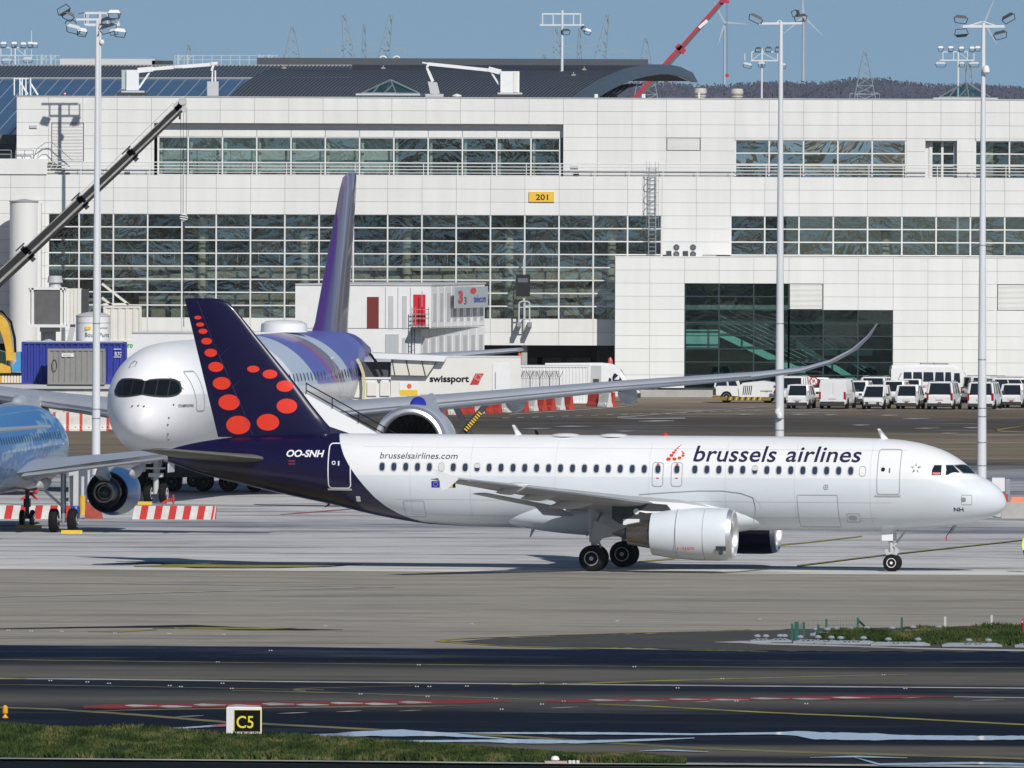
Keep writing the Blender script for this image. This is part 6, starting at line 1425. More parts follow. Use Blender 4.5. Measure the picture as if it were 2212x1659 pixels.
for i in range(15):
    px = 950 + i*19.6; py = 897 - i*.92; v = G(px, py); isr = i % 3 != 1; src = b0[1] if isr else b0[0]
    lab = 'red plastic barrier in the row under the big wing' if isr else 'white plastic barrier in the row under the big wing'
    if i == (0 if isr else 1): src.location = v; src.rotation_euler.z = math.radians(-28)
    else: src = dup(src, v, math.radians(-28 - i*1.5))
    src['label'] = ['first','second','third','fourth','fifth','sixth','seventh','eighth','ninth','tenth','eleventh','twelfth','thirteenth','fourteenth','last'][i] + ' from the left, ' + lab
for i, (px, py) in enumerate(((1283,877.5),(1296,878.5),(1307,879),(1316,878))):
    dup(b0[1] if i in (0,1,3) else b0[0], G(px, py), math.radians(-50), ['leftmost red barrier of the small cluster by the white van', 'second red barrier of the small cluster by the white van', 'white barrier in the small cluster by the white van', 'rightmost red barrier of the small cluster by the white van'][i])
rbig = barrier('plastic_barrier', 'big dark red plastic barrier behind the left wing of the wide body jet', barr, .44*1.0, 1.15, .5, 'big barriers behind the left wing'); wbig = barrier('plastic_barrier', 'big white plastic barrier behind the left wing of the wide body jet', barw, .9, 1.15, .5, 'big barriers behind the left wing')
fr_b = [0, 0]
for i in range(12):
    px = 98 + i*14.5 - (110 if i > 9 else 0) - (0 if i <= 9 else 45); py = 931; isr = i % 2; src = rbig if isr else wbig
    o = src
    if not fr_b[isr]: fr_b[isr] = 1; src.location = G(px, py)
    else: o = dup(src, G(px, py), 0)
    o['label'] = ('big dark red' if isr else 'big white') + ' plastic barrier behind the left wing, ' + (['first','second','third','fourth','fifth','sixth','seventh','eighth','ninth','tenth'][i] + ' block counted from the left' if i < 10 else 'at the far left edge' if i == 10 else 'right beside the edge pair')
# razor: row of striped site hoarding behind the left wing
ho = thing('site_hoarding', 'low white slatted hoarding with black and red slats under the blue container', 'hoarding', G(140, 872))
c = MB(); hz1 = 2.05
for k in range(48):
    x = -4.2 + k*.20; m_ = [vp, vp, vp][0]
    if 27 <= k <= 31 and k % 2: m_ = black
    if 32 <= k <= 35 and k % 2 == 0: m_ = red
    MB().box(x, x+.13, 0, .05, .0, hz1).build('slat', m_, ho)
MB().box(-4.3,5.4,.06,.12,.2,.3).build('rail', steel, ho); MB().box(-4.3,5.4,.06,.12,1.8,1.9).build('rail', steel, ho)
# containers at left
YC = 318
def fl(px, py, Y, t): v = F(px, py, Y); return v.x - t.location.x, v.z
bc = thing('blue_container', 'dark blue corrugated shipping container behind the smaller grey container', 'container', (PX(47,780,YC+3), YC+3, 0))
x1_, z0_ = fl(272, 829.5, YC+3, bc); _, z1_ = fl(47, 739, YC+3, bc)
corr_box(bc, 'container_wall', 0, x1_, 0, 2.4, z0_, z1_, blue, .36, .07)
MB().box(.2, x1_-.2, .3, 2.1, z1_, z1_+.06).build('roof', lgrey, bc)
letters('container_name', 'ELTC', .42, .22, inkw, bc, lambda u, v: (fl(248,756,YC+3,bc)[0]+u, -.04, fl(0,767,YC+3,bc)[1]+v), bold=.02)
for y in (754, 771): MB().box(fl(248,0,YC+3,bc)[0], fl(264,0,YC+3,bc)[0], -.045, -.03, fl(0,y,YC+3,bc)[1], fl(0,y-1.5,YC+3,bc)[1]).build('name_bar', inkw, bc)
gc = thing('grey_container', 'small grey metal site container with a cable loop on its side', 'container', (PX(104,780,YC), YC-.5, 0))
x1_, z0g = fl(226, 830.5, YC, gc); _, z1g = fl(0, 753, YC, gc)
corr_box(gc, 'container_wall', 0, x1_, 0, 2.2, z0g, z1g, mat('container_grey', (.27,.27,.265), .6, var=.15, vs=1), .33, .035)
MB().box(*[fl(px,0,YC,gc)[0] for px in (136,162)], -.06, -.03, fl(0,770,YC,gc)[1], fl(0,762.5,YC,gc)[1]).build('name_plate', inkw, gc)
letters('maker_name', 'losmac', .5, .11, inkb, gc, lambda u, v: (fl(139,0,YC,gc)[0]+u, -.065, fl(0,768,YC,gc)[1]+v))
c = MB(); cx, cz = fl(118, 789, YC, gc); pr = None
for k in range(25):
    a = k*2*math.pi/24; p_ = Vector((cx+.15*math.sin(a), -.07, cz+.36*math.cos(a)))
    if pr: c.bar(pr, p_, .03)
    pr = p_
c.build('cable_loop', black, gc)
pf = thing('site_platform', 'white walled site platform carrying the containers, mostly hidden by the jet wing', 'platform', (PX(100,860,YC), YC+1.5, 0))
z_ = z0g - .02; c = MB(); c.box(-5.2, 9.5, 0-1.9, 5, z_-.25, z_-.01); c.build('deck', lgrey, pf); c = MB(); c.box(-5.0,-2.0,-1.8,4.9,0,z_-.26); c.box(-1.9,9.4,-1.7,4.9,0,z_-.26); c.build('wall', barw, pf)
# excavator arm at the left edge
ex = thing('excavator', 'yellow excavator with a bent boom and dark hoses cut by the left edge', 'excavator', (PX(-8,805,YC+4), YC+4, z_))
def e_(px, py): v = F(px, py, YC+4); return Vector((v.x-ex.location.x, 0, v.z-z_))
c = MB(); P = [(-30,668),(-5,672),(8,682),(18,698),(24,722),(29,762),(14,762),(8,735),(0,712),(-30,700)]
c.prism([e_(*p_) + Vector((0,-.3,0)) for p_ in P], (0,.6,0)); c.build('boom', yellow, ex); c = MB()
for off in (0,4,8):
    P = [(-20,664+off*.3),(6,672+off*.5),(22+off*.4,694),(30+off*.5,730),(32+off*.4,760),(27,775)]
    for a, b_ in zip(P, P[1:]): c.bar(e_(*a)+Vector((0,-.4,0)), e_(*b_)+Vector((0,-.4,0)), .06)
c.build('hose', black, ex)
c = MB(); c.prism([e_(*p_)+Vector((0,-1,0)) for p_ in ((-40,806),(8,806),(14,790),(12,760),(-40,745))],(0,2,0)); c.build('cab', mat('dark_green_glass', (.02,.05,.03), .2), ex)
c = MB(); c.prism([e_(*p_)+Vector((0,-1.2,0)) for p_ in ((14,778),(36,778),(36,761),(14,760))],(0,1.6,0)); c.prism([e_(*p_)+Vector((0,-1.3,0)) for p_ in ((-10,806),(25,806),(24,792),(4,784),(-10,786))],(0,2,0)); c.build('counterweight', yellow, ex)
c = MB(); c.prism([e_(*p_)+Vector((0,-1.1,0)) for p_ in ((26,803),(46,803),(46,760),(37,760),(36,780),(26,792))],(0,1.5,0)); c.build('blue_cover', mat('sky_blue_paint', (.06,.30,.62), .5), ex)
c = MB(); c.prism([e_(*p_)+Vector((0,-1.4,0)) for p_ in ((-40,811),(46,811),(46,805),(-40,805))],(0,2.4,0)); c.build('track', black, ex)
# jet bridge
YJ = 405
jb = thing('jet_bridge', 'parked passenger boarding bridge with dark grey bellows opening on its cabin', 'boarding bridge', (PX(105,700,YJ), YJ, 0))
def j_(px, py): v = F(px, py, YJ); return v.x - jb.location.x, v.z
x0_, z1_ = j_(62, 622); x1_, z0_ = j_(143, 704)
c = MB(); c.box(x0_, x1_, 0, 3, z0_, z1_); c.build('cabin', cream, jb); c = MB(); c.box(*(j_(77,0)[0], j_(131,0)[0]), -.12, 0, j_(0,700)[1], j_(0,627)[1]); c.build('bellows', mat('bellows_grey', (.12,.12,.125), .8, var=.2, vs=1.5), jb)
c = MB()
for a, b_ in ((62,66),(70,74.5),(132,136),(140,143)): c.box(j_(a,0)[0], j_(b_,0)[0], -.2, 0, z0_, z1_)
c.box(x0_, x1_, -.2, 0, z1_-.12, z1_+.05); c.box(x0_-.1, x1_, -.25, 0, z0_-.1, z0_+.1); c.build('cabin_frame', vp, jb)
c = MB(); c.box(j_(143,0)[0], j_(177,0)[0], .4, 3.2, z0_+.1, z1_-.05); c.build('corridor', cream, jb); c = MB(); c.box(j_(177,0)[0], j_(192,0)[0], .6, 3.2, z0_+.4, z1_-.1); c.build('corridor_joint', dark, jb)
for k in range(4): MB().box(j_(145+k*8,0)[0], j_(146+k*8,0)[0], .36, .4, z0_+.15, z1_-.1).build('rib', lgrey, jb)
c = MB(); c.cyl((j_(106,0)[0],1.2,0),(j_(106,0)[0],1.2,z0_-.1),.5,n=16); c.bar((j_(125,0)[0],.8,0),(j_(160,0)[0],.8,z0_+.2),.35); c.bar((j_(88,0)[0],.3,z0_-.25),(j_(132,0)[0],.3,z0_-.25),.3,.3); c.build('support_leg', lgrey, jb)
c = MB(); c.lathe((j_(120,0)[0],1,z1_),(0,0,1),[(0,.45),(.25,.35),(.35,.35),(.36,.52),(.8,.45),(.82,0)],18); c.build('roof_ventilator', lgrey, jb, True)
cb = thing('cream_gangway', 'cream ribbed gangway section behind the white tank with sloping braces', 'gangway', (PX(265,700,YJ+6), YJ+6, 0))
def cb_(px, py): v = F(px, py, YJ+6); return v.x - cb.location.x, v.z
corr_box(cb, 'ribbed_wall', cb_(226,0)[0], cb_(306,0)[0], 0, 2.5, cb_(0,738)[1], cb_(0,661)[1], cream, .42, .05)
c = MB()
for a, b_ in (((222,612),(280,657)),((222,642),(245,661)),((225,657),(280,656))): c.bar((cb_(a[0],0)[0],.2,cb_(0,a[1])[1]),(cb_(b_[0],0)[0],.2,cb_(0,b_[1])[1]),.16)
c.build('brace', cream, cb); c = MB(); c.box(cb_(240,0)[0],cb_(245,0)[0],.5,1,0,cb_(0,738)[1]); c.box(cb_(290,0)[0],cb_(295,0)[0],.5,1,0,cb_(0,738)[1]); c.build('support_leg', lgrey, cb)
tk = thing('white_tank', 'round white storage tank with a shallow domed lid and black lettering', 'tank', (PX(201,710,YC+6), YC+6, 0))
def t_(px, py): v = F(px, py, YC+6); return v.x - tk.location.x, v.z
rt = t_(240,0)[0]; zt_ = t_(0,683)[1]; c = MB(); c.lathe((0,0,0),(0,0,1),[(0,rt),(zt_,rt)],40); c.build('tank_wall', vp, tk, True)
c = MB(); c.lathe((0,0,zt_),(0,0,1),[(0,rt*1.02),(.06,rt*1.02),(.2,rt*.7),(.3,rt*.2),(.31,0)],40); c.build('lid', lgrey, tk, True)
c = MB(); c.lathe((0,0,t_(0,697)[1]),(0,0,1),[(0,rt*1.012),(.03,rt*1.012)],40); c.build('band', grey, tk)
letters('tank_lettering', 'Bouw Punt', 1.5, .27, inkb, tk, lambda u, v: (-.48+u, -math.sqrt(max(.01,(rt+.02)**2-(-.48+u)**2)), t_(0,727)[1]+v), bold=.0)
MB().box(-.45,-.1,-rt-.02,-rt+.1,t_(0,711)[1],t_(0,704)[1]).build('yellow_label', fy, tk); letters('maker', 'Cerenter', .55, .12, inkb, tk, lambda u, v: (.38+u, -math.sqrt(max(.01,(rt+.02)**2-(.38+u)**2)), t_(0,709)[1]+v))
bn = thing('advert_banner', 'green and white lettered banner between the blue container and the jet nose', 'banner', (PX(280,750,YC+9), YC+9, 0))
c = MB(); c.box(PX(262,0,YC+9)-bn.location.x, PX(300,0,YC+9)-bn.location.x, 0, .05, 0, PZ(742,YC+9)); c.build('backing', vp, bn)
letters('banner_text', 'ero', .5, .24, mat('banner_green', (.02,.35,.12), .5), bn, lambda u, v: (PX(272,0,YC+9)-bn.location.x+u, -.02, PZ(754,YC+9)+v), bold=.03)
# office containers
YO = 416
of = thing('site_offices', 'stacked white site office cabins with two red doors and an outside stair', 'site offices', (PX(786,700,YO), YO, 0))
def o_(px, py, Y=YO): v = F(px, py, Y); return v.x - of.location.x, v.z
xa_, xb_, xc_ = o_(640,0)[0], o_(933,0)[0], o_(1049,0,YO+11)[0]; xd_ = xb_ - .7
z3, z2, z1 = o_(0,613)[1], o_(0,706)[1], 2.6
def mod(z0, z1, xb2, nm='cabin'):
    c = MB(); c.prism([(xa_,0,z0),(xb2,0,z0),(xc_,11,z0),(xa_+4,11,z0)],(0,0,z1-z0-.04)); return c.build(nm, vp, of)
mod(z2, z3, xb_); mod(z1, z2, xd_); mod(0, z1, xd_)
c = MB(); c.prism([(xa_,-.06,z3-.02),(xb_+.05,-.06,z3-.02),(xc_+.1,11,z3-.02),(xa_+4,11,z3-.02)],(0,0,.1)); c.build('roof', lgrey, of)
def fp(nm, px0, px1, py0, py1, m, d=.03, par=of): a, b_ = o_(px0,0)[0], o_(px1,0)[0]; return MB().box(a, b_, -d, 0, o_(0,py1)[1], o_(0,py0)[1]).build(nm, m, par)
fp('red_door', 795, 820.5, 638.5, 707, mat('maroon_door', (.16,.02,.018), .5)); fp('red_door', 895, 921.5, 633, 701, mat('red_door_paint', (.55,.015,.03), .45))
for a in (835, 862, 889): fp('panel_joint', a-.6, a+.6, 618, 706, line_g)
for a, b_ in ((842,852),(872,881)): fp('louvre_strip', a, b_, 636, 707, lgrey, .05)
fp('notice_board', 835, 864, 719, 760, mat('notice_grey', (.42,.46,.48), .6), .05); fp('louvre_strip', 872, 881, 726, 760, lgrey, .05)
for i in range(8):
    f0, f1 = i/8, (i+.92)/8; fm = f0+.03
    for zz0, zz1, xs_b in ((z2+.08, z3-.1, xb_), (z1+.08, z2-.1, xd_)):
        p0 = Vector((xs_b+(xc_-xs_b)*f0, 11*f0, 0)); p1 = Vector((xs_b+(xc_-xs_b)*f1, 11*f1, 0)); n_ = Vector((11, -(xc_-xs_b), 0)).normalized()*.04
        MB().prism([p0+Vector((0,0,zz0)), p1+Vector((0,0,zz0)), p1+n_+Vector((0,0,zz0)), p0+n_+Vector((0,0,zz0))],(0,0,zz1-zz0)).build('side_panel', vp, of)
        q0, q1 = p0.lerp(p1,.25), p0.lerp(p1,.75); MB().prism([q0+n_+Vector((0,0,zz0+.35)), q1+n_+Vector((0,0,zz0+.35)), q1+n_*1.6+Vector((0,0,zz0+.35)), q0+n_*1.6+Vector((0,0,zz0+.35))],(0,0,zz1-zz0-.8)).build('louvre_strip', lgrey, of)
q0 = Vector((xb_,0,0)).lerp(Vector((xc_,11,0)),.30); q1 = Vector((xb_,0,0)).lerp(Vector((xc_,11,0)),.92); n_ = Vector((11,-(xc_-xb_),0)).normalized()*.5
zb_, zt_ = o_(0,664)[1], o_(0,618)[1]
bo = MB().prism([q0+n_+Vector((0,0,zb_)), q1+n_+Vector((0,0,zb_)), q1+n_*1.1+Vector((0,0,zb_)), q0+n_*1.1+Vector((0,0,zb_))],(0,0,zt_-zb_)).build('banner', mat('banner_grey', (.40,.44,.48), .6), of)
def bt(u, v): p_ = q0.lerp(q1, u) + n_*1.13 + Vector((0,0,zb_+v)); return p_
letters('banner_number', '3', .14, .9, red, bo, lambda u, v: bt(.10+u, .3+v), bold=.06); letters('banner_number', '3', .08, .5, inkb, bo, lambda u, v: bt(.27+u, .25+v)); letters('banner_text', 'telecom', .38, .5, eu, bo, lambda u, v: bt(.56+u, .35+v), bold=.02)
MB().poly([bt(.55+.09*math.cos(a), 1.15+.22*math.sin(a)) for a in [k*.524 for k in range(12)]]).build('banner_disc', red, bo)
c = MB()
for y in (665,675,684,699): c.bar((o_(892,0)[0],-.6,o_(0,y)[1]),(o_(929,0)[0],-.6,o_(0,y)[1]),.05)
for x in (892,900,914,928): c.bar((o_(x,0)[0],-.6,o_(0,703)[1]),(o_(x,0)[0],-.6,o_(0,660)[1]),.05)
c.bar((o_(914,0)[0],-.6,o_(0,703)[1]),(o_(914,0)[0],-.6,o_(0,625)[1]),.05); c.build('stair_rail', steel, of); c = MB(); c.box(o_(891,0)[0],o_(930,0)[0],-1.2,0,o_(0,707)[1],o_(0,703)[1])
for x in (892,898): c.bar((o_(x,0)[0],-.6,0),(o_(x,0)[0],-.6,o_(0,705)[1]),.06)
for k in range(12): z=.3+k*.36; c.bar((o_(892,0)[0],-.6,z),(o_(898,0)[0],-.6,z),.03)
c.build('stair', dsteel, of)
# white cabin top seen above the jet nose
wc = thing('white_cabin', 'plain white cabin top seen just above the nose of the wide body jet', 'cabin', (PX(350,760,330), 330, 0)); c = MB(); c.box(PX(287,0,330)-wc.location.x, PX(425,0,330)-wc.location.x, 0, 2.4, 0, PZ(723,330)); c.build('wall', vp, wc)
c = MB(); c.box(PX(286,0,330)-wc.location.x, PX(426,0,330)-wc.location.x, -.05, 2.45, PZ(723,330), PZ(721,330)); c.build('roof_edge', lgrey, wc)
# catering truck raised on its scissor lift
YK = 166
ct = thing('catering_truck', 'white catering truck body raised on a scissor lift against the wide body jet', 'catering truck', (PX(985,800,YK), YK, 0))
def k2(px, py): v = F(px, py, YK); return v.x - ct.location.x, v.z
c = MB(); c.box(k2(847,0)[0], k2(1128,0)[0], 0, 2.5, k2(0,848)[1], k2(0,767)[1]); bx_ = c.build('box_body', cream, ct)
c = MB(); c.box(k2(845,0)[0], k2(1128,0)[0], -.03, 2.53, k2(0,768)[1], k2(0,766)[1]); c.build('roof_edge', vp, ct)
c = MB(); P = [(806,759.5),(970,765),(962,777.5),(812,771)]; c.prism([(k2(a,0)[0],-.5,k2(0,b_)[1]) for a,b_ in P],(0,3.4,0)); c.build('platform_canopy', vp, ct)
c = MB(); P = [(848,772),(946,778),(926,809),(848,808)]; c.prism([(k2(a,0)[0],-.25,k2(0,b_)[1]) for a,b_ in P],(0,.2,0)); c.build('platform_curtain', mat('curtain_cream', (.66,.64,.56), .7), ct)
c = MB()
for a, b_ in (((850,773),(856,808)),((880,774),(888,808)),((914,776),(922,808)),((946,778),(926,809)),((848,808),(926,809))): c.bar((k2(a[0],0)[0],-.28,k2(0,a[1])[1]),(k2(b_[0],0)[0],-.28,k2(0,b_[1])[1]),.04)
c.build('curtain_rib', dsteel, ct); c = MB(); c.box(k2(783,0)[0], k2(846,0)[0], .2, 2.2, k2(0,812)[1], k2(0,780)[1]); c.build('bridge_opening', mat('opening_dark', (.06,.065,.07), .6), ct)
c = MB(); P = [(801,760),(810,771),(822,790),(829,809)]
for a, b_ in zip(P, P[1:]): c.bar((k2(a[0],0)[0],-.3,k2(0,a[1])[1]),(k2(b_[0],0)[0],-.3,k2(0,b_[1])[1]),.14)
c.build('door_seal', black, ct)
c = MB(); P = [(774,772),(781,785),(788,805),(790,830),(788,858)]
for a, b_ in zip(P, P[1:]): c.bar((k2(a[0],0)[0],-.4,k2(0,a[1])[1]),(k2(b_[0],0)[0],-.4,k2(0,b_[1])[1]),.16)
c.build('curved_rail', mat('rail_cream', (.55,.50,.30), .5), ct); c = MB()
for a, b_, y0, y1 in ((764,782,820,856),(796,816,823,852),(824,844,821,852)): c.box(k2(a,0)[0], k2(b_,0)[0], .0, .1, k2(0,y1)[1], k2(0,y0)[1])
c.box(k2(764,0)[0], k2(846,0)[0], .1, 2.3, k2(0,862)[1], k2(0,818)[1]); c.build('platform_side', cream, ct)
c = MB()
for a, b_ in (((983,868),(1030,960)),((1052,872),(985,955))): c.bar((k2(a[0],0)[0],.1,k2(0,a[1])[1]),(k2(b_[0],0)[0],.1,k2(0,b_[1])[1]),.30,.30); c.bar((k2(a[0],0)[0],2.3,k2(0,a[1])[1]),(k2(b_[0],0)[0],2.3,k2(0,b_[1])[1]),.3,.3)
c.bar((k2(1030,0)[0],.1,k2(0,960)[1]),(k2(975,0)[0],.1,k2(0,1010)[1]),.28); c.bar((k2(985,0)[0],.1,k2(0,955)[1]),(k2(1035,0)[0],.1,k2(0,1010)[1]),.28); c.box(k2(980,0)[0],k2(1056,0)[0],0,2.5,k2(0,872)[1],k2(0,848)[1])
sl_ = c.build('scissor_lift', dsteel, ct); A0 = Vector((k2(1044,0)[0],-.16,k2(0,884)[1])); A1_ = Vector((k2(1006,0)[0],-.16,k2(0,929)[1]))
for k in range(9): p0 = A0.lerp(A1_, .08+k*.1); d_ = (A1_-A0).normalized(); n_ = Vector((-d_.z,0,d_.x))*.11; e2 = d_*.075; MB().prism([p0-n_, p0+n_, p0+n_+e2, p0-n_+e2],(0,-.02,0)).build('yellow_dash', fy, sl_)
c = MB(); c.box(k2(860,0)[0], k2(1120,0)[0], .2, 2.3, .5, 1.0); c.box(k2(1060,0)[0], k2(1135,0)[0], .1, 2.4, .6, 2.4); c.build('chassis', vp, ct)
for px in (880, 960, 1105):
    for y in (.35, 2.15): wheel(ct, k2(px,0)[0], y, .48, .48, .3)
letters('operator_name', 'swissport', k2(1016,0)[0]-k2(931,0)[0], k2(0,808)[1]-k2(0,826.5)[1], black, bx_, lambda u, v: (k2(931,0)[0]+u, -.02, k2(0,826.5)[1]+v), bold=.03)
P = [(1018,827),(1036,827),(1048,803),(1030,803)]; lg = MB().prism([(k2(a,0)[0],-.03,k2(0,b_)[1]) for a,b_ in P],(0,.02,0)).build('logo_panel', red, bx_)
c = MB(); cx, cz = k2(1033,815)
for k in range(4): a = k*math.pi/2+.3; b2 = a+math.pi/2; c.bar((cx+.22*math.cos(a),-.045,cz+.22*math.sin(a)),(cx+.22*math.cos(b2),-.045,cz+.22*math.sin(b2)),.035,.01)
for k in range(12): a = k*math.pi/6; b2 = a+math.pi/6; c.bar((cx+.13*math.cos(a),-.045,cz+.13*math.sin(a)),(cx+.13*math.cos(b2),-.045,cz+.13*math.sin(b2)),.03,.01)
c.build('logo_ring', inkw, lg)
ps = MB().box(k2(866,0)[0], k2(905,0)[0], -.03, 0, k2(0,852)[1], k2(0,823)[1]).build('side_poster', vp, bx_); MB().box(k2(867,0)[0], k2(905,0)[0], -.045, -.03, k2(0,852)[1], k2(0,839)[1]).build('poster_band', fy, ps); MB().lathe((k2(887,0)[0],-.04,k2(0,831)[1]),(0,-1,0),[(0,.13),(.01,.13),(.01,0)],12).build('poster_head', orange, ps)
MB().box(k2(1067,0)[0], k2(1102,0)[0], -.03, 0, k2(0,846)[1], k2(0,782)[1]).build('side_door', vp, bx_); MB().box(k2(1072,0)[0], k2(1074,0)[0], -.05, 0, k2(0,836)[1], k2(0,800)[1]).build('door_bar', steel, bx_)
c = MB(); c.lathe((k2(1127,0)[0]-.05,.3,k2(0,766)[1]),(0,0,1),[(0,.09),(.15,.08),(.2,0)],12); c.build('beacon', orange, ct)
# ground support vehicles under the wide body jet
gv = thing('ground_loader', 'dark low loader on fat wheels standing in the shade under the wide body jet', 'loader', G(440, 1062))
c = MB(); c.box(-2.0,3.2,0,2.2,.75,1.5); c.box(-2.3,-.6,.2,2,1.5,2.3); c.box(.2,3.2,.1,2.1,1.6,1.85); c.build('deck', dark, gv)
for x in (-1.7,.0,1.3,2.7):
    for y in (.2,2.0): wheel(gv, x, y, .52, .52, .35, hub=dsteel)
MB().box(-1.0,.2,-.05,0,1.0,1.45).build('side_box', dsteel, gv)
wt = thing('service_cart', 'white boxy service cart standing behind the nose wheels of the wide body jet', 'cart', G(385, 1052)); c = MB(); c.box(-.5,1.2,0,1.4,.7,1.9); c.build('body', vp, wt); c = MB(); c.box(-1.1,-.5,.1,1.3,.9,1.5); c.build('side_tank', lgrey, wt)
for x in (-.6,.8):
    for y in (.1,1.3): wheel(wt, x, y, .36, .36, .25)
# chocks
for px, py, w_, lab in ((60,1143.5,1.25,'yellow wheel chock under the nose wheels of the blue jet'),(153,1154.5,1.0,'yellow wheel chock under the outer main wheel of the blue jet'),(312,1092,.7,'yellow wheel chock beside the nose wheel of the wide body jet')):
    o = MB().prism([(-w_/2,0,0),(w_/2,0,0),(w_/2,.0,.16),(-w_/2,0,.16)],(0,.25,0)).build('wheel_chock', fy); o.location = G(px, py); o.location.y += 1.6; tag(o, lab, 'wheel chock')
# striped concrete kerb barriers
def striped(px0, px1, py, label, curve):
    t = thing('striped_barrier', label, 'barrier', G((px0+px1)/2, py)); c = MB()
    a, b_ = G(px0, py).x - t.location.x, G(px1, py).x - t.location.x; n = int(round((b_-a)/.36)); h, w = .66, .30
    path = [(a+(b_-a)*i/n, 0) for i in range(n+1)]
    if curve: path += [(b_+.28*math.sin(k*.4)*1.0, .55*(1-math.cos(k*.4))) for k in range(1, 8)]
    for i in range(len(path)-1):
        (x0,y0),(x1,y1) = path[i], path[i+1]; d_ = Vector((x1-x0,y1-y0,0)); 
        if d_.length < 1e-4: continue
        n_ = Vector((-d_.y,d_.x,0)).normalized()*w; s_ = .12
        P = [Vector((x0,y0,0)), Vector((x1,y1,0)), Vector((x1,y1,0))+n_, Vector((x0,y0,0))+n_]; sh = d_.normalized()*s_
        MB().loft([P,[q_+Vector((0,0,h))+sh for q_ in P]]).build('block', red if i%2 else barw, t)
striped(-40, 152, 1121, 'low red and white striped barrier behind the blue jet landing gear', False); striped(285, 455, 1122, 'low red and white striped barrier with a rounded end, right of the blue engine', True)
def prop(name, label, cat, px, py): return thing(name, label, cat, G(px, py))
t = prop('blue_barrel', 'small blue plastic barrel beside the yellow post', 'barrel', 163, 1119); MB().lathe((0,0,0),(0,0,1),[(0,.2),(.05,.22),(.3,.23),(.55,.22),(.6,.18),(.6,0)],18).build('drum', mat('barrel_blue', (.02,.06,.35), .4), t, True)
t = prop('yellow_bollard', 'stout yellow bollard with a white base between barrel and red block', 'bollard', 178, 1112); MB().cyl((0,0,0),(0,0,.95),.15,n=16).build('post', yellow, t, True); MB().cyl((0,0,.95),(0,0,1.9),.09,n=12).build('pipe', lgrey, t, True)
t = prop('red_block', 'dark red concrete base block at the foot of the tall light masts', 'block', 200, 1121); MB().loft([[(-.4,0,0),(.5,0,0),(.5,.8,0),(-.4,.8,0)],[(-.34,.1,.82),(.3,.1,.82),(.3,.7,.82),(-.34,.7,.82)]]).build('block', mat('brick_red', (.36,.07,.04), .8, var=.3, vs=3), t)
t = prop('grey_cabinet', 'light grey equipment cabinet standing behind the blue jet main gear', 'cabinet', 170, 1100); MB().box(-.5,.55,0,.6,0,1.95).build('case', lgrey, t); MB().box(.62,.95,0,.4,.4,1.6).build('side_unit', vp, t)
t = prop('tow_bar', 'red tow bar head lying by the wide body jet nose wheel', 'tow bar', 362, 1092); c = MB(); c.bar((-.3,0,.1),(.15,0,.35),.12); c.bar((.15,0,.35),(.32,0,.15),.12); c.bar((.3,-.1,.05),(.3,-.1,.55),.08); c.build('bar', red, t)
t = prop('red_cones', 'crossed red tow bar pieces behind the blue jet nose gear', 'tow bar', 66, 1092); c = MB(); c.bar((-.5,0,.3),(.5,0,.85),.12); c.bar((-.1,0,.7),(.35,0,.3),.12); c.build('bar', red, t); t.name = 'tow_bar.001'
# equipment right of the airliner nose
t = prop('control_cabinet', 'white pole mounted cabinet rising beyond the airliner nose', 'cabinet', 2158, 1117); MB().box(-.35,.28,0,.5,1.28,1.95).build('case', vp, t); MB().box(-.25,.15,.1,.4,0,1.28).build('stand', lgrey, t); MB().box(.32,.55,0,.4,.1,1.9).build('steel_post', steel, t)
t = prop('concrete_block', 'low pale concrete block wall right of the airliner nose', 'concrete block', 2200, 1119); MB().box(-.85,1.4,0,.6,0,.78).build('block', conc, t)
t2 = thing('orange_barrier', 'orange plastic barrier lying on the concrete block at the right edge', 'barrier', t.location + Vector((0,0,.78))); MB().loft([[(-.42,.1,0),(1.3,.1,0),(1.3,.5,0),(-.42,.5,0)],[(-.34,.2,.26),(1.3,.2,.26),(1.3,.4,.26),(-.34,.4,.26)]]).build('shell', orange, t2)
t2 = thing('orange_marker', 'small red marker standing close to the airliner nose tip', 'marker', t.location + Vector((-.62,.2,.78))); MB().box(-.1,.1,0,.3,0,.4).build('post', red, t2)

# white boarding stairs behind the tail of the airliner
YB = 112
bs = thing('boarding_stairs', 'white mobile boarding stairs sloping down behind the navy tail fin with black handrails', 'boarding stairs', (PX(760, 900, YB), YB, 0))
def b2(px, py, dy=0): v = F(px, py, YB); return Vector((v.x - bs.location.x, dy, v.z))
e0, e1 = b2(657, 848), b2(818, 938); d_ = (e1-e0); foot = e0 + d_*(e0.z/(e0.z-e1.z))
c = MB(); low = Vector((0,0,-1.25)); c.prism([e0, foot, foot+Vector((-1.6,0,0)), e0+low], (0,1.9,0)); c.build('stair_body', skinw, bs)
c = MB()
for o_ in (.0, .35): c.bar(e0+Vector((.1,-.04,.12+o_)), foot+Vector((.1,-.04,.12+o_)), .06)
for k in range(9): p_ = e0.lerp(foot, k/8); c.bar(p_+Vector((.1,-.04,-.05)), p_+Vector((.1,-.04,.5)), .05)
c.build('handrail', black, bs)
xq = b2(860, 1000).x; c = MB(); c.box(xq, foot.x-.5, .1, 1.8, .35, .9); c.bar(e0.lerp(foot,.45)+low, (xq+.3,.3,.5), .2); c.bar(e0.lerp(foot,.6)+low, (xq+1.5,.3,.5), .2); c.build('chassis', lgrey, bs)
for x in (xq+.6, foot.x-2.2):
    for y in (.3, 1.6): wheel(bs, x, y, .36, .36, .25)
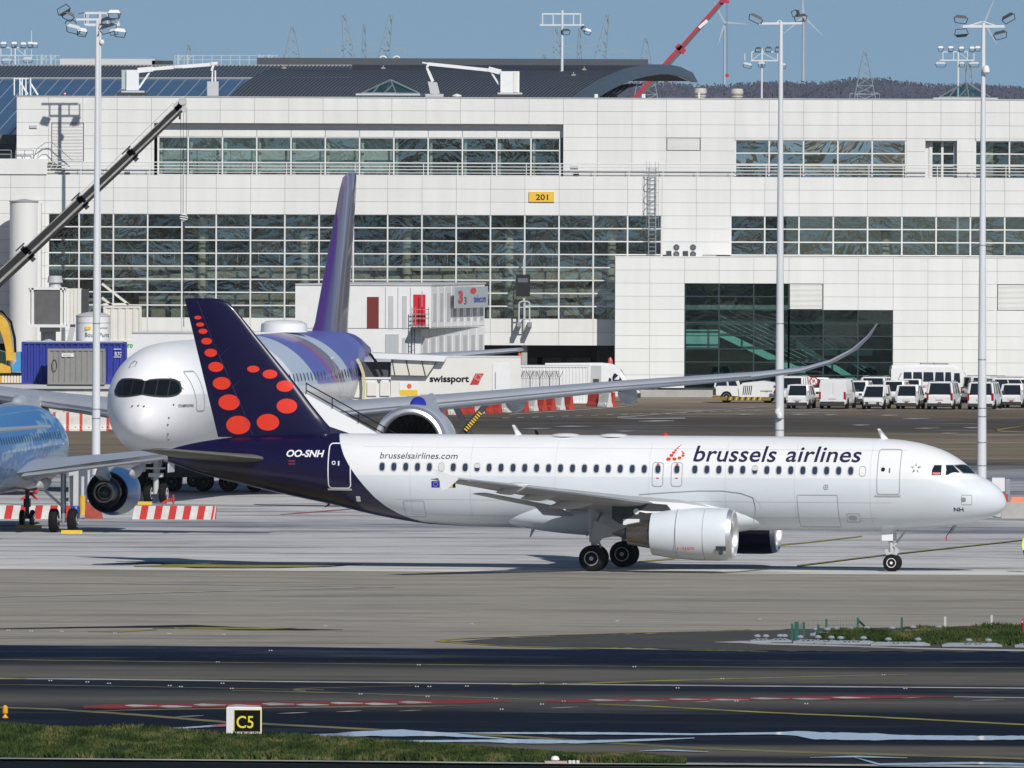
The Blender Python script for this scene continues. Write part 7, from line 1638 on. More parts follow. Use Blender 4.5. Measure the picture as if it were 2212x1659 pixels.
# ================================================================ LIGHT MASTS
def flood(t, p, face, tilt, m=None, w=.62, name='floodlight', bracket=True):
    """a floodlight: shallow tapered housing, lens and u-bracket; p = pivot point, face = -1 left, 1 right, 0 towards camera"""
    p = Vector(p); c = MB(); R_ = Matrix.Rotation(tilt, 3, 'Y'); 
    def q(x, y, z): return p + R_ @ Vector((x, y, z))
    for rr in (1,):
        c.loft([[q(-w/2,-.3,-.03),q(w/2,-.3,-.03),q(w/2,.3,-.03),q(-w/2,.3,-.03)],[q(-w*.32,-.2,.13),q(w*.32,-.2,.13),q(w*.32,.2,.13),q(-w*.32,.2,.13)]])
    h = c.build(name, m or dsteel, t)
    l = MB(); l.add([q(-w*.46,-.27,-.04),q(w*.46,-.27,-.04),q(w*.46,.27,-.04),q(-w*.46,.27,-.04)],[(0,1,2,3)]); l.build('lens', flamp, h)
    if bracket:
        b_ = MB(); 
        for s_ in (-1,1): b_.bar(q(s_*w*.5,0,0), q(s_*w*.38,0,-.30), .045)
        b_.bar(q(-w*.38,0,-.30), q(w*.38,0,-.30), .045); b_.build('bracket', dsteel, h)
    return h
def mast(name, label, px, pyb, pyt, pxt, wb, wt, group='tall floodlight masts on the apron', joints=()):
    g = G(px, pyb); t = thing(name, label, 'light mast', g, 0, group); Y = g.y
    top = F(pxt, pyt, Y) - g; s = S_at(Y)
    MB().cyl((0,0,0), (top.x*.0,0,top.z), wb/2/s, wt/2/s, 24).build('pole', mast_w, t, True)
    for y in joints:
        z = F(px, y, Y).z; r = (wb+(wt-wb)*z/top.z)/2/s; MB().cyl((0,0,z),(0,0,z+.06),r*1.03,r*1.03,24).build('joint_ring', steel, t)
    def h(x, y, dy=0): v = F(x, y, Y) - g; return Vector((v.x - 0*top.x, dy, v.z))
    return t, h, s
# left pair
t, h, s = mast('light_mast', 'nearer of the two left light masts, thick white pole with a caged light head', 207, 1102, 42, 203, 20, 8, joints=(885, 905, 1028, 700))
c = MB()
for y in (28, 42, 53):
    a, b_ = (184, 259) if y != 42 else (165, 250); c.bar(h(a, y), h(b_, y), .10)
for x in (184, 185.5, 256): c.bar(h(x, 29), h(x, 54), .08)
c.bar(h(170,29,.9), h(184,28), .06); c.build('head_frame', mast_w, t)
for px, py, tl, m_, w_ in ((140,26,2.6,dsteel,.7),(150,31,.5,dsteel,.6),(160,59,.25,lgrey,.75),(178,66,.15,cream,.5),(233,58,-.3,dsteel,.9),(247,27,0,vp,.65),(260,67,.1,cream,.6),(228,43,-.4,dsteel,.5)):
    flood(t, h(px, py, -.2), 0, tl, m_, w_)
c = MB(); pr = None
for k in range(14):
    a = math.pi*k/13; p_ = h(153+12*math.cos(a)*-1, 52-9*math.sin(a), -.2)
    if pr: c.bar(pr, p_, .04)
    pr = p_
c.build('cable', black, t)
t, h, s = mast('light_mast', 'farther of the two left light masts with a dome camera under its head', 213, 855.4, 25, 212, 9, 7, joints=())
c = MB(); c.bar(h(172,29,.3), h(252,29,.3), .09); c.bar(h(190,55,.3), h(255,55,.3), .09)
for x in (190, 232, 255): c.bar(h(x,29,.3), h(x,55,.3), .07)
c.build('head_frame', mast_w, t); MB().lathe(h(220,91,-.1),(0,0,-1),[(-.16,.13),(.0,.18),(.12,.16),(.2,.08),(.22,0)],14).build('dome_camera', vp, t, True)
for px, py, tl in ((180,66,.2),(245,66,-.2)): flood(t, h(px, py, .3), 0, tl, lgrey, .6)
# middle mast
t, h, s = mast('light_mast', 'tall white light mast rising behind the fuselage left of the parked cars', 1683.5, 1008, 48, 1684, 21, 8, joints=(905, 930, 700))
c = MB(); c.bar(h(1640,51), h(1733,50), .12); c.bar(h(1675,52), h(1684,43), .05); c.bar(h(1693,52), h(1684,43), .05); c.build('cross_arm', mast_w, t)
flood(t, h(1634, 37), 0, .45, dsteel, .85); flood(t, h(1729, 35), 0, -.1, dsteel, .75); flood(t, h(1722, 28), 0, 1.3, dsteel, .4)
c = MB(); c.lathe(h(1680,889,-.35),(0,0,-1),[(-.15,.14),(0,.18),(.15,.15),(.22,0)],14); c.lathe(h(1684,897,-.35),(0,0,-1),[(-.15,.14),(0,.2),(.15,.16),(.22,0)],14); c.build('junction_box', vp, t, True)
# right mast
t, h, s = mast('light_mast', 'tall white light mast right of the cars with four angled floodlights and a dome camera', 2120.5, 1052, 50, 2122, 21, 8, joints=(531, 778, 883, 901, 957, 1007))
c = MB(); c.bar(h(2080,57), h(2170,57), .13); c.bar(h(2085,58), h(2122,46), .05); c.bar(h(2150,55), h(2124,46), .05); c.build('cross_arm', mast_w, t)
for px, py, tl in ((2076,38,.1),(2077,75,3.05),(2177,36,-.5),(2160,72,-.25)): flood(t, h(px, py), 0, tl, dsteel, .75)
MB().lathe(h(2130,150,-.2),(0,0,-1),[(-.2,.12),(0,.2),(.15,.19),(.25,.08),(.27,0)],16).build('dome_camera', vp, t, True)
# masts behind the terminal
def backmast(label, px, pyt, Y, w, rows, lamps, group='floodlight masts standing behind the terminal roof'):
    t = thing('roof_light_mast', label, 'light mast', (PX(px, 300, Y), Y, 0), 0, group); s = S_at(Y)
    def h(x, y, dy=0): v = F(x, y, Y); return Vector((v.x - t.location.x, dy, v.z))
    MB().cyl((0,0,0),(0,0,h(px,pyt).z), w*1.15/2/s, w*.85/2/s, 16).build('pole', mast_w, t, True); c = MB()
    for a, b_, w_ in rows: c.bar(h(*a), h(*b_), w_/s)
    c.build('head_frame', mast_w, t)
    for x, y, tl, w_, m_ in lamps: flood(t, h(x, y, -.1), 0, tl, m_, w_/s)
    return t
backmast('white mast with an open rectangular head frame left of the barrel roof canopy', 1213.5, 22, 520, 7, [((1171,30),(1255,30),3.4),((1166,54),(1262,54),3.4),((1172,30),(1172,54),2.6),((1195,31),(1195,53),2.2),((1239,31),(1239,53),2.2),((1254,30),(1254,54),2.6)],
         [(1222,66,0,20,dsteel),(1270,66,.3,16,cream),(1259,60,-.7,10,dsteel)])
backmast('white mast with square floodlights just left of the tall middle mast', 1645, 105, 640, 5, [((1624,112),(1680,112),2.4),((1622,131),(1680,131),2.6),((1624,112),(1624,131),2),((1680,112),(1680,131),2),((1609,115),(1609,131),1.6),((1624,131),(1644,114),1),((1680,131),(1646,114),1)],
         [(1638,105,0,13,dsteel),(1660,104,0,13,dsteel),(1680,104,0,12,dsteel),(1615,139,.2,20,lgrey),(1645,137,0,16,lgrey),(1690,140,0,16,lgrey)])
backmast('white mast with five small lamps in a row left of the right hand mast', 2069, 108, 700, 5, [((2037,112),(2104,112),2.2),((2030,130),(2104,130),2.4),((2037,112),(2037,130),1.8),((2060,112),(2060,130),1.4),((2090,112),(2090,130),1.4),((2104,112),(2104,130),1.8),((2072,113),(2090,128),1)],
         [(2032,103,0,12,cream),(2054,103,0,12,cream),(2077,104,0,12,cream),(2100,104,0,12,cream),(2112,103,0,12,cream),(2032,137,0,24,lgrey),(2078,137,0,12,lgrey),(2104,137,0,24,lgrey)])
backmast('white mast with a row of lamps behind the blue roof at the left edge', 32, 98, 620, 4.5, [((-20,103),(68,103),2.4),((-20,120),(72,120),2.4),((2,103),(2,120),1.8),((24,103),(24,120),1.6),((54,103),(54,120),1.8),((68,66),(68,125),1.2),((35,104),(52,118),1)],
         [(8,94,0,14,cream),(31,94,0,13,cream),(51,95,0,13,cream),(66,94,0,13,cream),(76,95,0,12,cream),(15,130,0,22,lgrey),(60,127,0,22,lgrey)])
# ================================================================ ROOFTOP ITEMS
def roofthing(name, label, cat, px, Y, group=None): return thing(name, label, cat, (PX(px, 205, Y), Y, zu[0]-.25), 0, group)
YR = YU + 5
def rh(t, x, y, dy=0): v = F(x, y, t.location.y); return Vector((v.x - t.location.x, dy, v.z - t.location.z))
def bx(t, nm, x0, x1, y0, y1, m, d0=0, d1=1.0): a, b_ = rh(t, x0, y1), rh(t, x1, y0); return MB().box(a.x, b_.x, d0, d1, a.z, b_.z).build(nm, m, t)
t = roofthing('facade_cradle', 'rooftop cleaning crane with a white cabin and long arm reaching right', 'cleaning crane', 290, YR)
bx(t,'cabin',273,300,151,195,vp); bx(t,'side_panel',262.5,273,151,193,mat('frosted_panel', (.42,.48,.46), .5),.2,1); bx(t,'turntable',262,312,196,200,lgrey); bx(t,'rail_bogie',252,318,200,206,dsteel)
c = MB(); c.bar(rh(t,297,152,.5), rh(t,330,149,.5), .35); c.bar(rh(t,325,149,.5), rh(t,470,138,.5), .22,.24); c.bar(rh(t,300,190,.5), rh(t,325,153,.5), .12); c.build('jib_arm', vp, t)
bx(t,'arm_sleeve',376,395,141.5,147,white,.3,.7)
t2 = roofthing('facade_cradle', 'small grey cradle box hanging at the end of the left cleaning crane arm', 'cleaning cradle', 460, YR); bx(t2,'cradle',447.5,472,176,207,lgrey,0,.8)
c = MB(); c.bar(rh(t2,458,177,.4), rh(t2,459,152,.4), .10); c.bar(rh(t2,465,177,.4), rh(t2,465,152,.4), .10); c.bar(rh(t2,457,153,.4), rh(t2,462,137,.4), .16); c.bar(rh(t2,456,138,.4), rh(t2,470,136,.4), .2); c.build('hanger', vp, t2)
t2.name = 'crane_cradle'
t = roofthing('facade_cradle', 'rooftop cleaning crane with a white cabin and long arm reaching left', 'cleaning crane', 1100, YR)
bx(t,'cabin',1081,1122,154,200,vp); bx(t,'side_panel',1109,1118,155,199,cream,-.05,1); bx(t,'turntable',1075,1128,200,204,lgrey); bx(t,'rail_bogie',1066,1132,204,210,dsteel)
c = MB(); c.bar(rh(t,1082,156,.5), rh(t,1055,149,.5), .35); c.bar(rh(t,1062,152,.5), rh(t,925,138,.5), .2,.22); c.bar(rh(t,1078,183,.5), rh(t,1060,154,.5), .12); c.bar(rh(t,912,135,.5), rh(t,932,138,.5), .1); c.build('jib_arm', vp, t)
t2 = roofthing('crane_cradle', 'tilted white cradle hanging at the end of the middle cleaning crane arm', 'cleaning cradle', 936, YR)
c = MB(); c.prism([rh(t2,*p_) for p_ in ((924,176),(944,178),(950,202),(930,204))],(0,.8,0)); c.build('cradle', lgrey, t2); c = MB(); c.bar(rh(t2,935,176,.4), rh(t2,926,155,.4), .2); c.bar(rh(t2,926,155,.4), rh(t2,922,146,.4), .16); c.bar(rh(t2,922,146,.4), rh(t2,926,138,.4), .16); c.build('hanger', vp, t2)
c = MB(); a = rh(t2,919,209); b_ = rh(t2,958,203); c.box(a.x,b_.x,0,1,a.z,b_.z); c.build('base', lgrey, t2)
for i, (px, y0, y1, w_) in enumerate(((1513,190,213,13.5),(1592,191,214,13.5))):
    t = roofthing('roof_ventilator', ('left' if i == 0 else 'right') + ' one of two mushroom shaped roof ventilators near the canopy', 'ventilator', px, YR, 'mushroom roof ventilators'); k = 1/S_at(YR)
    z0, z1 = rh(t,px,y1).z, rh(t,px,y0).z; r_ = w_*k; H_ = z1-z0
    MB().lathe((0,0,z0),(0,0,1),[(0,r_*.8),(H_*.18,r_*.75),(H_*.2,r_*.95),(H_*.30,r_*.95),(H_*.34,r_*.7),(H_*.45,r_*.7)],24).build('base', mat('vent_cream', (.50,.48,.43), .6), t, True, ang=30)
    MB().lathe((0,0,z0+H_*.42),(0,0,1),[(0,r_*.9),(H_*.12,r_*1.02),(H_*.4,r_*.98),(H_*.54,r_*.92),(H_*.58,0)],24).build('hood', mat('vent_cream', (.50,.48,.43), .6), t, True, ang=30)
    if i == 0: MB().bar(rh(t,1510,213,-.8), rh(t,1510,200,-.8), .1).build('standpipe', vp, t)
t = roofthing('roof_vent', 'small pale round vent cap on the parapet between the two cleaning cranes', 'vent', 987, YR); MB().lathe((0,0,0),(0,0,1),[(0,.12),(.35,.12),(.36,.34),(.45,.3),(.55,0)],16).build('cap', cream, t)
for px, dirn in ((832, -1), (846, 1)):
    t = thing('gooseneck_vent', ('left' if dirn < 0 else 'right') + ' of two white gooseneck pipes on the barrel roof ridge', 'vent pipe', (PX(px*1.0+3, 135, 545), 545, PZ(140, 545)), 0, 'gooseneck pipes on the ridge'); c = MB(); P = [Vector((0,0,0)), Vector((0,0,.35))] + [Vector((dirn*.26*(1-math.cos(a)), 0, .35+.26*math.sin(a))) for a in (.5,1,1.57,2.1,2.6)]
    for i, (a, b_) in enumerate(zip(P, P[1:])): c.cyl(a, b_, .12 if i == 0 else .06, n=10)
    c.build('pipe', inkw, t, True)
for i, px in enumerate((1877/1.0*0+1878-1000+1000, 2026)):
    pass
for i, (px, lab) in enumerate(((1378, 'left small white camera box on the parapet below the arched canopy'), (1526, 'right small white camera box on the parapet by the red crane'))):
    px = (1877, 2026)[i]; 
for i, (zx, lab) in enumerate(((728, 'small white camera post on the parapet below the arched canopy'), (1137, 'small white camera post on the parapet in front of the red crane'))):
    t = roofthing('roof_camera', lab, 'camera', 1106 + zx/4, YU + 1); a = rh(t, 1106+zx/4, 212); MB().bar((0,0,0),(0,0,a.z+.1),.05).build('post', steel, t); MB().box(-.12,.12,-.15,.1,a.z,a.z+.28).build('camera', inkw, t)
# rails and steelwork behind the left roof
t = thing('roof_walkway', 'thin steel walkway railing standing on the ridge behind the left roofs', 'walkway', (PX(300,135,560), 560, 0)); c = MB()
def w_(x, y): v = F(x, y, 560); return (v.x - t.location.x, 0, v.z)
for x0, x1 in ((0, 130), (378, 600)):
    for y in (120, 129): c.bar(w_(x0,y), w_(x1,y), .05)
    x = x0
    while x <= x1: c.bar(w_(x,119), w_(x,143), .06); x += 20
    c.build('railing', mat('pale_steel', (.45,.52,.56), .5), t); c = MB()
for x0 in (90, 110, 385, 405, 560, 580): c = MB(); c.bar(w_(x0,118), w_(x0,142), .16); c.bar(w_(x0,130), w_(x0+10,120), .08); c.build('frame', mat('pale_steel', (.45,.52,.56), .5), t)
t = thing('flat_hall', 'pale flat roofed hall far behind the left roofs', 'building', (PX(230,140,760), 760, 0)); MB().box(PX(130,0,760)-t.location.x, PX(335,0,760)-t.location.x, 0, 20, 0, PZ(130,760)).build('wall', mat('pale_hall', (.55,.56,.56), .7), t); MB().box(PX(328,0,759)-t.location.x, PX(370,0,759)-t.location.x, 0, 8, 0, PZ(133.5,759)).build('roof_plant', dsteel, t)
t = roofthing('roof_struts', 'white steel struts leaning on the parapet at the far left roof corner', 'steelwork', 60, YR); c = MB()
for x in (31, 43, 48, 56, 66): c.bar(rh(t,x,206), rh(t,x,168), .09)
c.bar(rh(t,43,176), rh(t,60,204), .12); c.bar(rh(t,67,181), rh(t,82,205), .12); c.bar(rh(t,31,170), rh(t,62,170), .06); c.build('strut', vp, t)
t = roofthing('warning_lamp', 'small red and white warning lamp on the left end of the parapet', 'lamp', 140, YU+.3); MB().cyl((0,0,.1),(0,0,.5),.08,n=10).build('lamp', inkw, t); MB().cyl((0,0,.3),(0,0,.42),.085,n=10).build('red_band', red, t)
# ================================================================ CRANES
YC1 = 418
t = thing('mobile_crane', 'dark telescopic crane boom slanting up across the left facade with a striped hook block', 'crane', (PX(-70, 700, YC1), YC1, 0))
def c1(x, y, dy=0): v = F(x, y, YC1); return Vector((v.x - t.location.x, dy, v.z))
boom_d = mat('boom_black', (.022,.021,.02), .45, var=.3, vs=1); boom_w = mat('boom_grey', (.36,.355,.34), .5, var=.35, vs=1.2)
segs = [((-75,672),(60,547),.86),((60,547),(178,436),.74),((178,436),(286,334),.64),((286,334),(388,236),.54)]
for a, b_, w in segs:
    p0, p1 = c1(*a), c1(*b_); d_ = (p1-p0).normalized(); n_ = Vector((-d_.z, 0, d_.x)); p1 = p1 + d_*.25
    c = MB(); c.prism([p0+n_*w*.5, p1+n_*w*.5, p1-n_*w*.02, p0-n_*w*.02], (0,w*.8,0)); c.prism([p0-n_*w*.22, p1-n_*w*.22, p1-n_*w*.5, p0-n_*w*.5], (0,w*.8,0)); bo_ = c.build('boom_section', boom_d, t)
    c = MB(); c.prism([p0-n_*w*.02+Vector((0,-.03,0)), p1-n_*w*.02+Vector((0,-.03,0)), p1-n_*w*.22+Vector((0,-.03,0)), p0-n_*w*.22+Vector((0,-.03,0))], (0,w*.8,0)); c.build('boom_web', boom_w, bo_)
    c = MB(); c.prism([p0+n_*(w*.5+.0), p1+n_*(w*.5), p1+n_*(w*.5+.06), p0+n_*(w*.5+.06)], (0,w*.8,0)); c.build('top_rail', boom_w, bo_)
for (x, y), w in (((60,547),1.1),((178,436),.95),((286,334),.85)):
    p0 = c1(x,y); d_ = (c1(388,236)-c1(-75,672)).normalized(); n_ = Vector((-d_.z,0,d_.x)); c = MB(); c.prism([p0+n_*w*.5-d_*.2, p0+n_*w*.55+d_*.12, p0-n_*w*.6+d_*.12, p0-n_*w*.6-d_*.2], (0,.75,0)); c.bar(p0+n_*w*.6-d_*.5, p0+n_*w*.6+d_*.3, .1); c.build('collar', dsteel, t)
p0 = c1(388,236); c = MB(); c.prism([c1(372,228), c1(392,212), c1(403,222), c1(400,243), c1(392,238), c1(380,240)], (0,.5,0)); c.cyl(c1(394,218,-.1), c1(394,218,.6), .28, n=16); c.cyl(c1(398,236,-.1), c1(398,236,.6), .2, n=16); c.build('boom_head', lgrey, t)
MB().box(c1(397,0).x, c1(402,0).x, -.08, -.02, c1(0,236).z, c1(0,226).z).build('warning_plate', fy, t)
c = MB()
for x in (390.5, 396, 403.5): c.bar(c1(x, 238), c1(x if x < 400 else 402, 461), .028)
c.bar(c1(388,240), c1(388,258), .12); c.bar(c1(375,222), c1(60,530), .02); c.build('hoist_rope', dsteel, t)
hb_ = MB(); hb_.lathe(c1(397, 470, -.2) , (0,1,0), [(0,.25),(.05,.28),(.3,.28),(.35,.25)], 20); hk = hb_.build('hook_block', inkw, t)
for k in (-.16, .0, .15): MB().prism([c1(397,470,-.22)+Vector((-.26,0,k)), c1(397,470,-.22)+Vector((.26,0,k-.08)), c1(397,470,-.22)+Vector((.26,0,k-.02)), c1(397,470,-.22)+Vector((-.26,0,k+.06))],(0,.02,0)).build('black_stripe', black, hk)
c = MB(); c.bar(c1(397,478), c1(397,492), .16); c.bar(c1(396,492), c1(398,500), .10); c.bar(c1(397,500), c1(397,706), .05, .05); c.build('hook', dsteel, t)
for (x, y), s_, w in (((338,272),'Vanhout',.9),((247,380),'Vanhout',1.0),((362,246),'kobelco',.7)): 
    p0 = c1(x,y); d_ = (c1(388,236)-c1(-75,672)).normalized(); n_ = Vector((-d_.z,0,d_.x))
    letters('boom_lettering', s_, w, .16, inkb, t, lambda u, v: p0 + d_*(u-w/2) + n_*(v-.13) + Vector((0,-.05,0)))
# crane body off frame so that the boom has something to stand on
c = MB(); c.prism([c1(-75,672)+Vector((-.8,-.6,-.8)), c1(-75,672)+Vector((.8,-.6,.3)), Vector((1.6,-.6,1.6)), Vector((-2.4,-.6,1.6))],(0,2.2,0)); c.box(-4,4,-1,1.8,.8,1.7); c.build('carrier', yellow, t)
for x in (-3,-1,1.4,3): 
    for y in (-.9,1.5): wheel(t, x, y, .62, .62, .4)
YC2 = 620
t = thing('red_crane', 'red telescopic crane boom rising steeply behind the arched canopy out of the top edge', 'crane', (PX(1330, 300, YC2), YC2, 0))
def c2(x, y, dy=0): v = F(x, y, YC2); return Vector((v.x - t.location.x, dy, v.z))
cr_red = mat('crane_red', (.42,.035,.06), .45, var=.1, vs=.5); cr_dk = mat('crane_maroon', (.14,.035,.05), .5)
for a, b_, w in (((1270,330),(1470,106),15),((1470,106),(1570,-8),11)):
    p0, p1 = c2(*a), c2(*b_); d_ = (p1-p0).normalized(); n_ = Vector((-d_.z,0,d_.x)); w = w/S_at(YC2)
    c = MB(); c.prism([p0+n_*w*.5, p1+n_*w*.5, p1-n_*w*.05, p0-n_*w*.05],(0,.5,0)); bo_ = c.build('boom_section', cr_red, t)
    c = MB(); c.prism([p0-n_*w*.05+Vector((0,.04,0)), p1-n_*w*.05+Vector((0,.04,0)), p1-n_*w*.5+Vector((0,.1,0)), p0-n_*w*.5+Vector((0,.1,0))],(0,.4,0)); c.build('boom_side', mat('boom_dark_grey', (.13,.13,.14), .5), bo_)  # lower half of the boom is dark grey, upper half red
p0 = c2(1470,106); c = MB(); c.prism([p0+d_*.25+n_*.4, p0+d_*.25-n_*.4, p0-d_*.2-n_*.45, p0-d_*.2+n_*.45],(0,.6,0)); c.build('collar', cr_red, t)
a = c2(1510,60); b_ = c2(1528,44); n_ = Vector((-(b_-a).z,0,(b_-a).x)).normalized()*.12; MB().prism([a-n_+Vector((0,-.03,0)), b_-n_+Vector((0,-.03,0)), b_+n_+Vector((0,-.03,0)), a+n_+Vector((0,-.03,0))],(0,.02,0)).build('name_plate', inkw, t)
c = MB(); c.bar(c2(1556,2), c2(1575,4), .25); c.build('boom_head', cr_red, t); c = MB(); c.bar(c2(1570.5,4), c2(1570.5,160), .03); c.build('hoist_rope', dsteel, t); MB().lathe(c2(1570.5,163),(0,1,0),[(-.15,.13),(0,.15),(.15,.13)],14).build('hook_block', red, t, True)
MB().bar(c2(1270,330), Vector((-1,0,1)), 1.0).build('boom_foot', cr_red, t); MB().box(-4,3,-1,2,.5,2).build('carrier', cr_red, t)
# ================================================================ FAR BACKGROUND
pyl_m = mat('hazed_pylon_steel', (.26,.33,.38), .6)  # blue-grey mixes distance haze into the steel colour
def lattice(c, p0, p1, w0, w1, n, r):
    """square lattice tower between two points"""
    p0, p1 = Vector(p0), Vector(p1)
    def ringp(f): w = w0+(w1-w0)*f; q_ = p0.lerp(p1, f); return [q_+Vector((sx*w/2, sy*w/2, 0)) for sx, sy in ((-1,-1),(1,-1),(1,1),(-1,1))]
    for k in range(n):
        f0 = 1-(1-k/n)**1.25*1 if 0 else k/n; f1 = (k+1)/n; A_, B_ = ringp(f0), ringp(f1)
        for i in range(4): c.bar(A_[i], B_[i], r*1.4); c.bar(A_[i], B_[(i+1)%4], r); c.bar(B_[i], B_[(i+1)%4], r)
def pylon(px, pyt, Y, label, arms, w=8.5, r=.16):
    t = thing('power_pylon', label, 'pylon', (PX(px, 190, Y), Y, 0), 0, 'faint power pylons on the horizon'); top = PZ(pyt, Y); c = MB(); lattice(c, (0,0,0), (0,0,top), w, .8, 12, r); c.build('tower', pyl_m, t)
    c = MB()
    for y, hw in arms: z = PZ(y, Y); hw = hw/S_at(Y); c.bar((-hw,0,z),(hw,0,z),r*1.5); c.bar((-hw,0,z),(0,0,z+hw*.25),r); c.bar((hw,0,z),(0,0,z+hw*.25),r); [c.bar((x*hw,0,z),(x*hw,0,z-2),r*1.2) for x in (-1,-.5,.5,1)]
    if arms: c.build('cross_arm', pyl_m, t)
    return t
pylon(631.5, 58, 5200, 'faint narrow pylon left of the twin leaning pylon legs', [(126,40)], 18)
pylon(1395, 80, 5200, 'faint narrow pylon above the arched canopy', [(140,18)], 14)
pylon(1868, 108, 5000, 'faint open pylon standing on the wooded ridge', [(200,32)], 14)
pylon(408, 98, 5600, 'small red tipped pylon above the left roof walkway', [], 7)
pylon(1176, 116, 5300, 'tiny faint pylon left of the white mast with frame', [], 5)
pylon(2093, 118, 5600, 'faint pylon between the right hand masts', [(140,14)], 7)
for (a, b_, mid, pyt, arm, y_arm, lab) in (((757, 742, 30), (826, 845, 30), 787, 52, (695, 887), 108, 'left pair of leaning lattice legs with a long cross arm'), ((1210, 1200, 60), (1295, 1313, 30), 1252, 60, (1150, 1368), 112, 'right pair of leaning lattice legs behind the white mast')):
    Y = 5400; t = thing('power_portal', 'faint ' + lab, 'pylon', (PX(mid, 190, Y), Y, 0), 0, 'faint leaning pylons'); 
    def q2(x, y): v = F(x, y, Y); return Vector((v.x - t.location.x, 0, v.z))
    for xb, xt, yt_ in (a, b_):
        e0, e1 = q2(xb, 140), q2(xt, yt_); d_ = e1 - e0; f = -e0.z/d_.z; foot = e0 + d_*f; c = MB(); lattice(c, foot, e1, 9.5, .9, 12, .17); c.build('leg', pyl_m, t)
    c = MB(); c.bar(q2(arm[0],y_arm), q2(arm[1],y_arm), .22); c.bar(q2(arm[0],y_arm), q2(a[0],y_arm-12), .3); c.bar(q2(arm[1],y_arm), q2(b_[0],y_arm-12), .3); c.bar(q2(a[0],y_arm-12), q2(b_[0],y_arm-12), .3)
    x = arm[0]
    while x < arm[1]: c.bar(q2(x,y_arm), q2(x+7,y_arm+3), .35); c.bar(q2(x+14,y_arm), q2(x+7,y_arm+3), .35); x += 33
    c.build('cross_arm', pyl_m, t); c = MB(); lattice(c, (0,0,0), q2(mid, pyt), 4, .6, 10, .14); c.build('middle_leg', pyl_m, t)
turb = mat('hazed_turbine_white', (.40,.46,.51), .6)  # white dulled towards the sky, haze mixed into the paint colour
for i, (px, hub, Y, angs, r_, lab) in enumerate(((1565, 47, 6800, (118, -4, -107), 50, 'faint white wind turbine behind the red crane hoist rope'), (1735, 34, 7000, (92, -44, -140), 58, 'faint white wind turbine left of the tall middle mast'), (2126, 46, 7200, (68, 188, -60), 55, 'faint white wind turbine mostly behind the right hand mast'))):
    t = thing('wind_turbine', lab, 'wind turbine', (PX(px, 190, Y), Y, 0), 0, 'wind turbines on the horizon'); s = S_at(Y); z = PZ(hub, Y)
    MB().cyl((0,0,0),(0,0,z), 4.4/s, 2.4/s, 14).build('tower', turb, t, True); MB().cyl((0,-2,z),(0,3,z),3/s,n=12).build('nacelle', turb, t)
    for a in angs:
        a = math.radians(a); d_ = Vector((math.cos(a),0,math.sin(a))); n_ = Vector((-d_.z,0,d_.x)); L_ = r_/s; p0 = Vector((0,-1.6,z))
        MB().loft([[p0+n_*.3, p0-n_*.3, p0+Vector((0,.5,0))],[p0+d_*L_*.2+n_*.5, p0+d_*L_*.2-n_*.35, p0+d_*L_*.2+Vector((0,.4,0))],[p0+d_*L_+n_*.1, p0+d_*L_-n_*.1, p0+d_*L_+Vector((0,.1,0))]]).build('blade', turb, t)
# bare winter wood on the ridge: trunks, twigs and crown clumps as one far-off mass
rnd = random.Random(11); c = MB(); YW = 5600; s = S_at(YW)
wood_m = mat('hazed_winter_wood', (.095,.105,.15), .9, spec=.1, var=.22, vs=.03)  # bluish tint puts distance haze into the twig colour
x0, x1 = PX(-300, 190, YW), PX(2500, 190, YW)
def ridge(px): return 176 - 3.5*math.sin(px/90.0) - 3*math.sin(px/37.0+1) + (8 if 1480 < px < 1560 else 0)*0 - (3 if 1830 < px < 2000 else 0) + 3*math.sin(px/200+2)
for row in range(5):
    n = 700
    for i in range(n):
        px = -300 + 2800*(i + rnd.random())/n; Y = YW + row*35 + rnd.uniform(-12,12); x = PX(px, 190, Y); top = PZ(ridge(px) + rnd.uniform(-1.5, 5) + (4-row)*2.2, Y); w = rnd.uniform(1.6, 3.4)
        h_ = rnd.uniform(7, 11)
        for k in range(13):
            cx, cz, cy = x+rnd.uniform(-w,w), top - rnd.random()**1.5*h_, Y+rnd.uniform(-w,w); r_ = rnd.uniform(.15,.55); a = rnd.uniform(0,6.28)
            c.add([(cx+r_*math.cos(a),cy,cz+r_*math.sin(a)*1.5),(cx+r_*math.cos(a+2.1),cy+r_*.4,cz+r_*math.sin(a+2.1)*1.2),(cx+r_*math.cos(a+4.2),cy-r_*.3,cz+r_*math.sin(a+4.2))],[(0,1,2)])
        c.add([(x-.25,Y,0),(x+.25,Y,0),(x+.12,Y,top-1),(x-.12,Y,top-1)],[(0,1,2,3)])
    # understorey
    prev = None
    for i in range(160):
        px = -300 + 2800*i/159; Y = YW + 18 + row*35; z = PZ(ridge(px)+7+(4-row)*2.4+2*math.sin(i*1.7+row), Y); p_ = (PX(px,190,Y), Y, z)
        if prev: c.add([(prev[0],prev[1],0),(p_[0],p_[1],0),p_,prev],[(0,1,2,3)])
        prev = p_
o = c.build('woodland', wood_m); struct(o, 'stuff'); o['label'] = 'bare winter woodland along the horizon ridge'
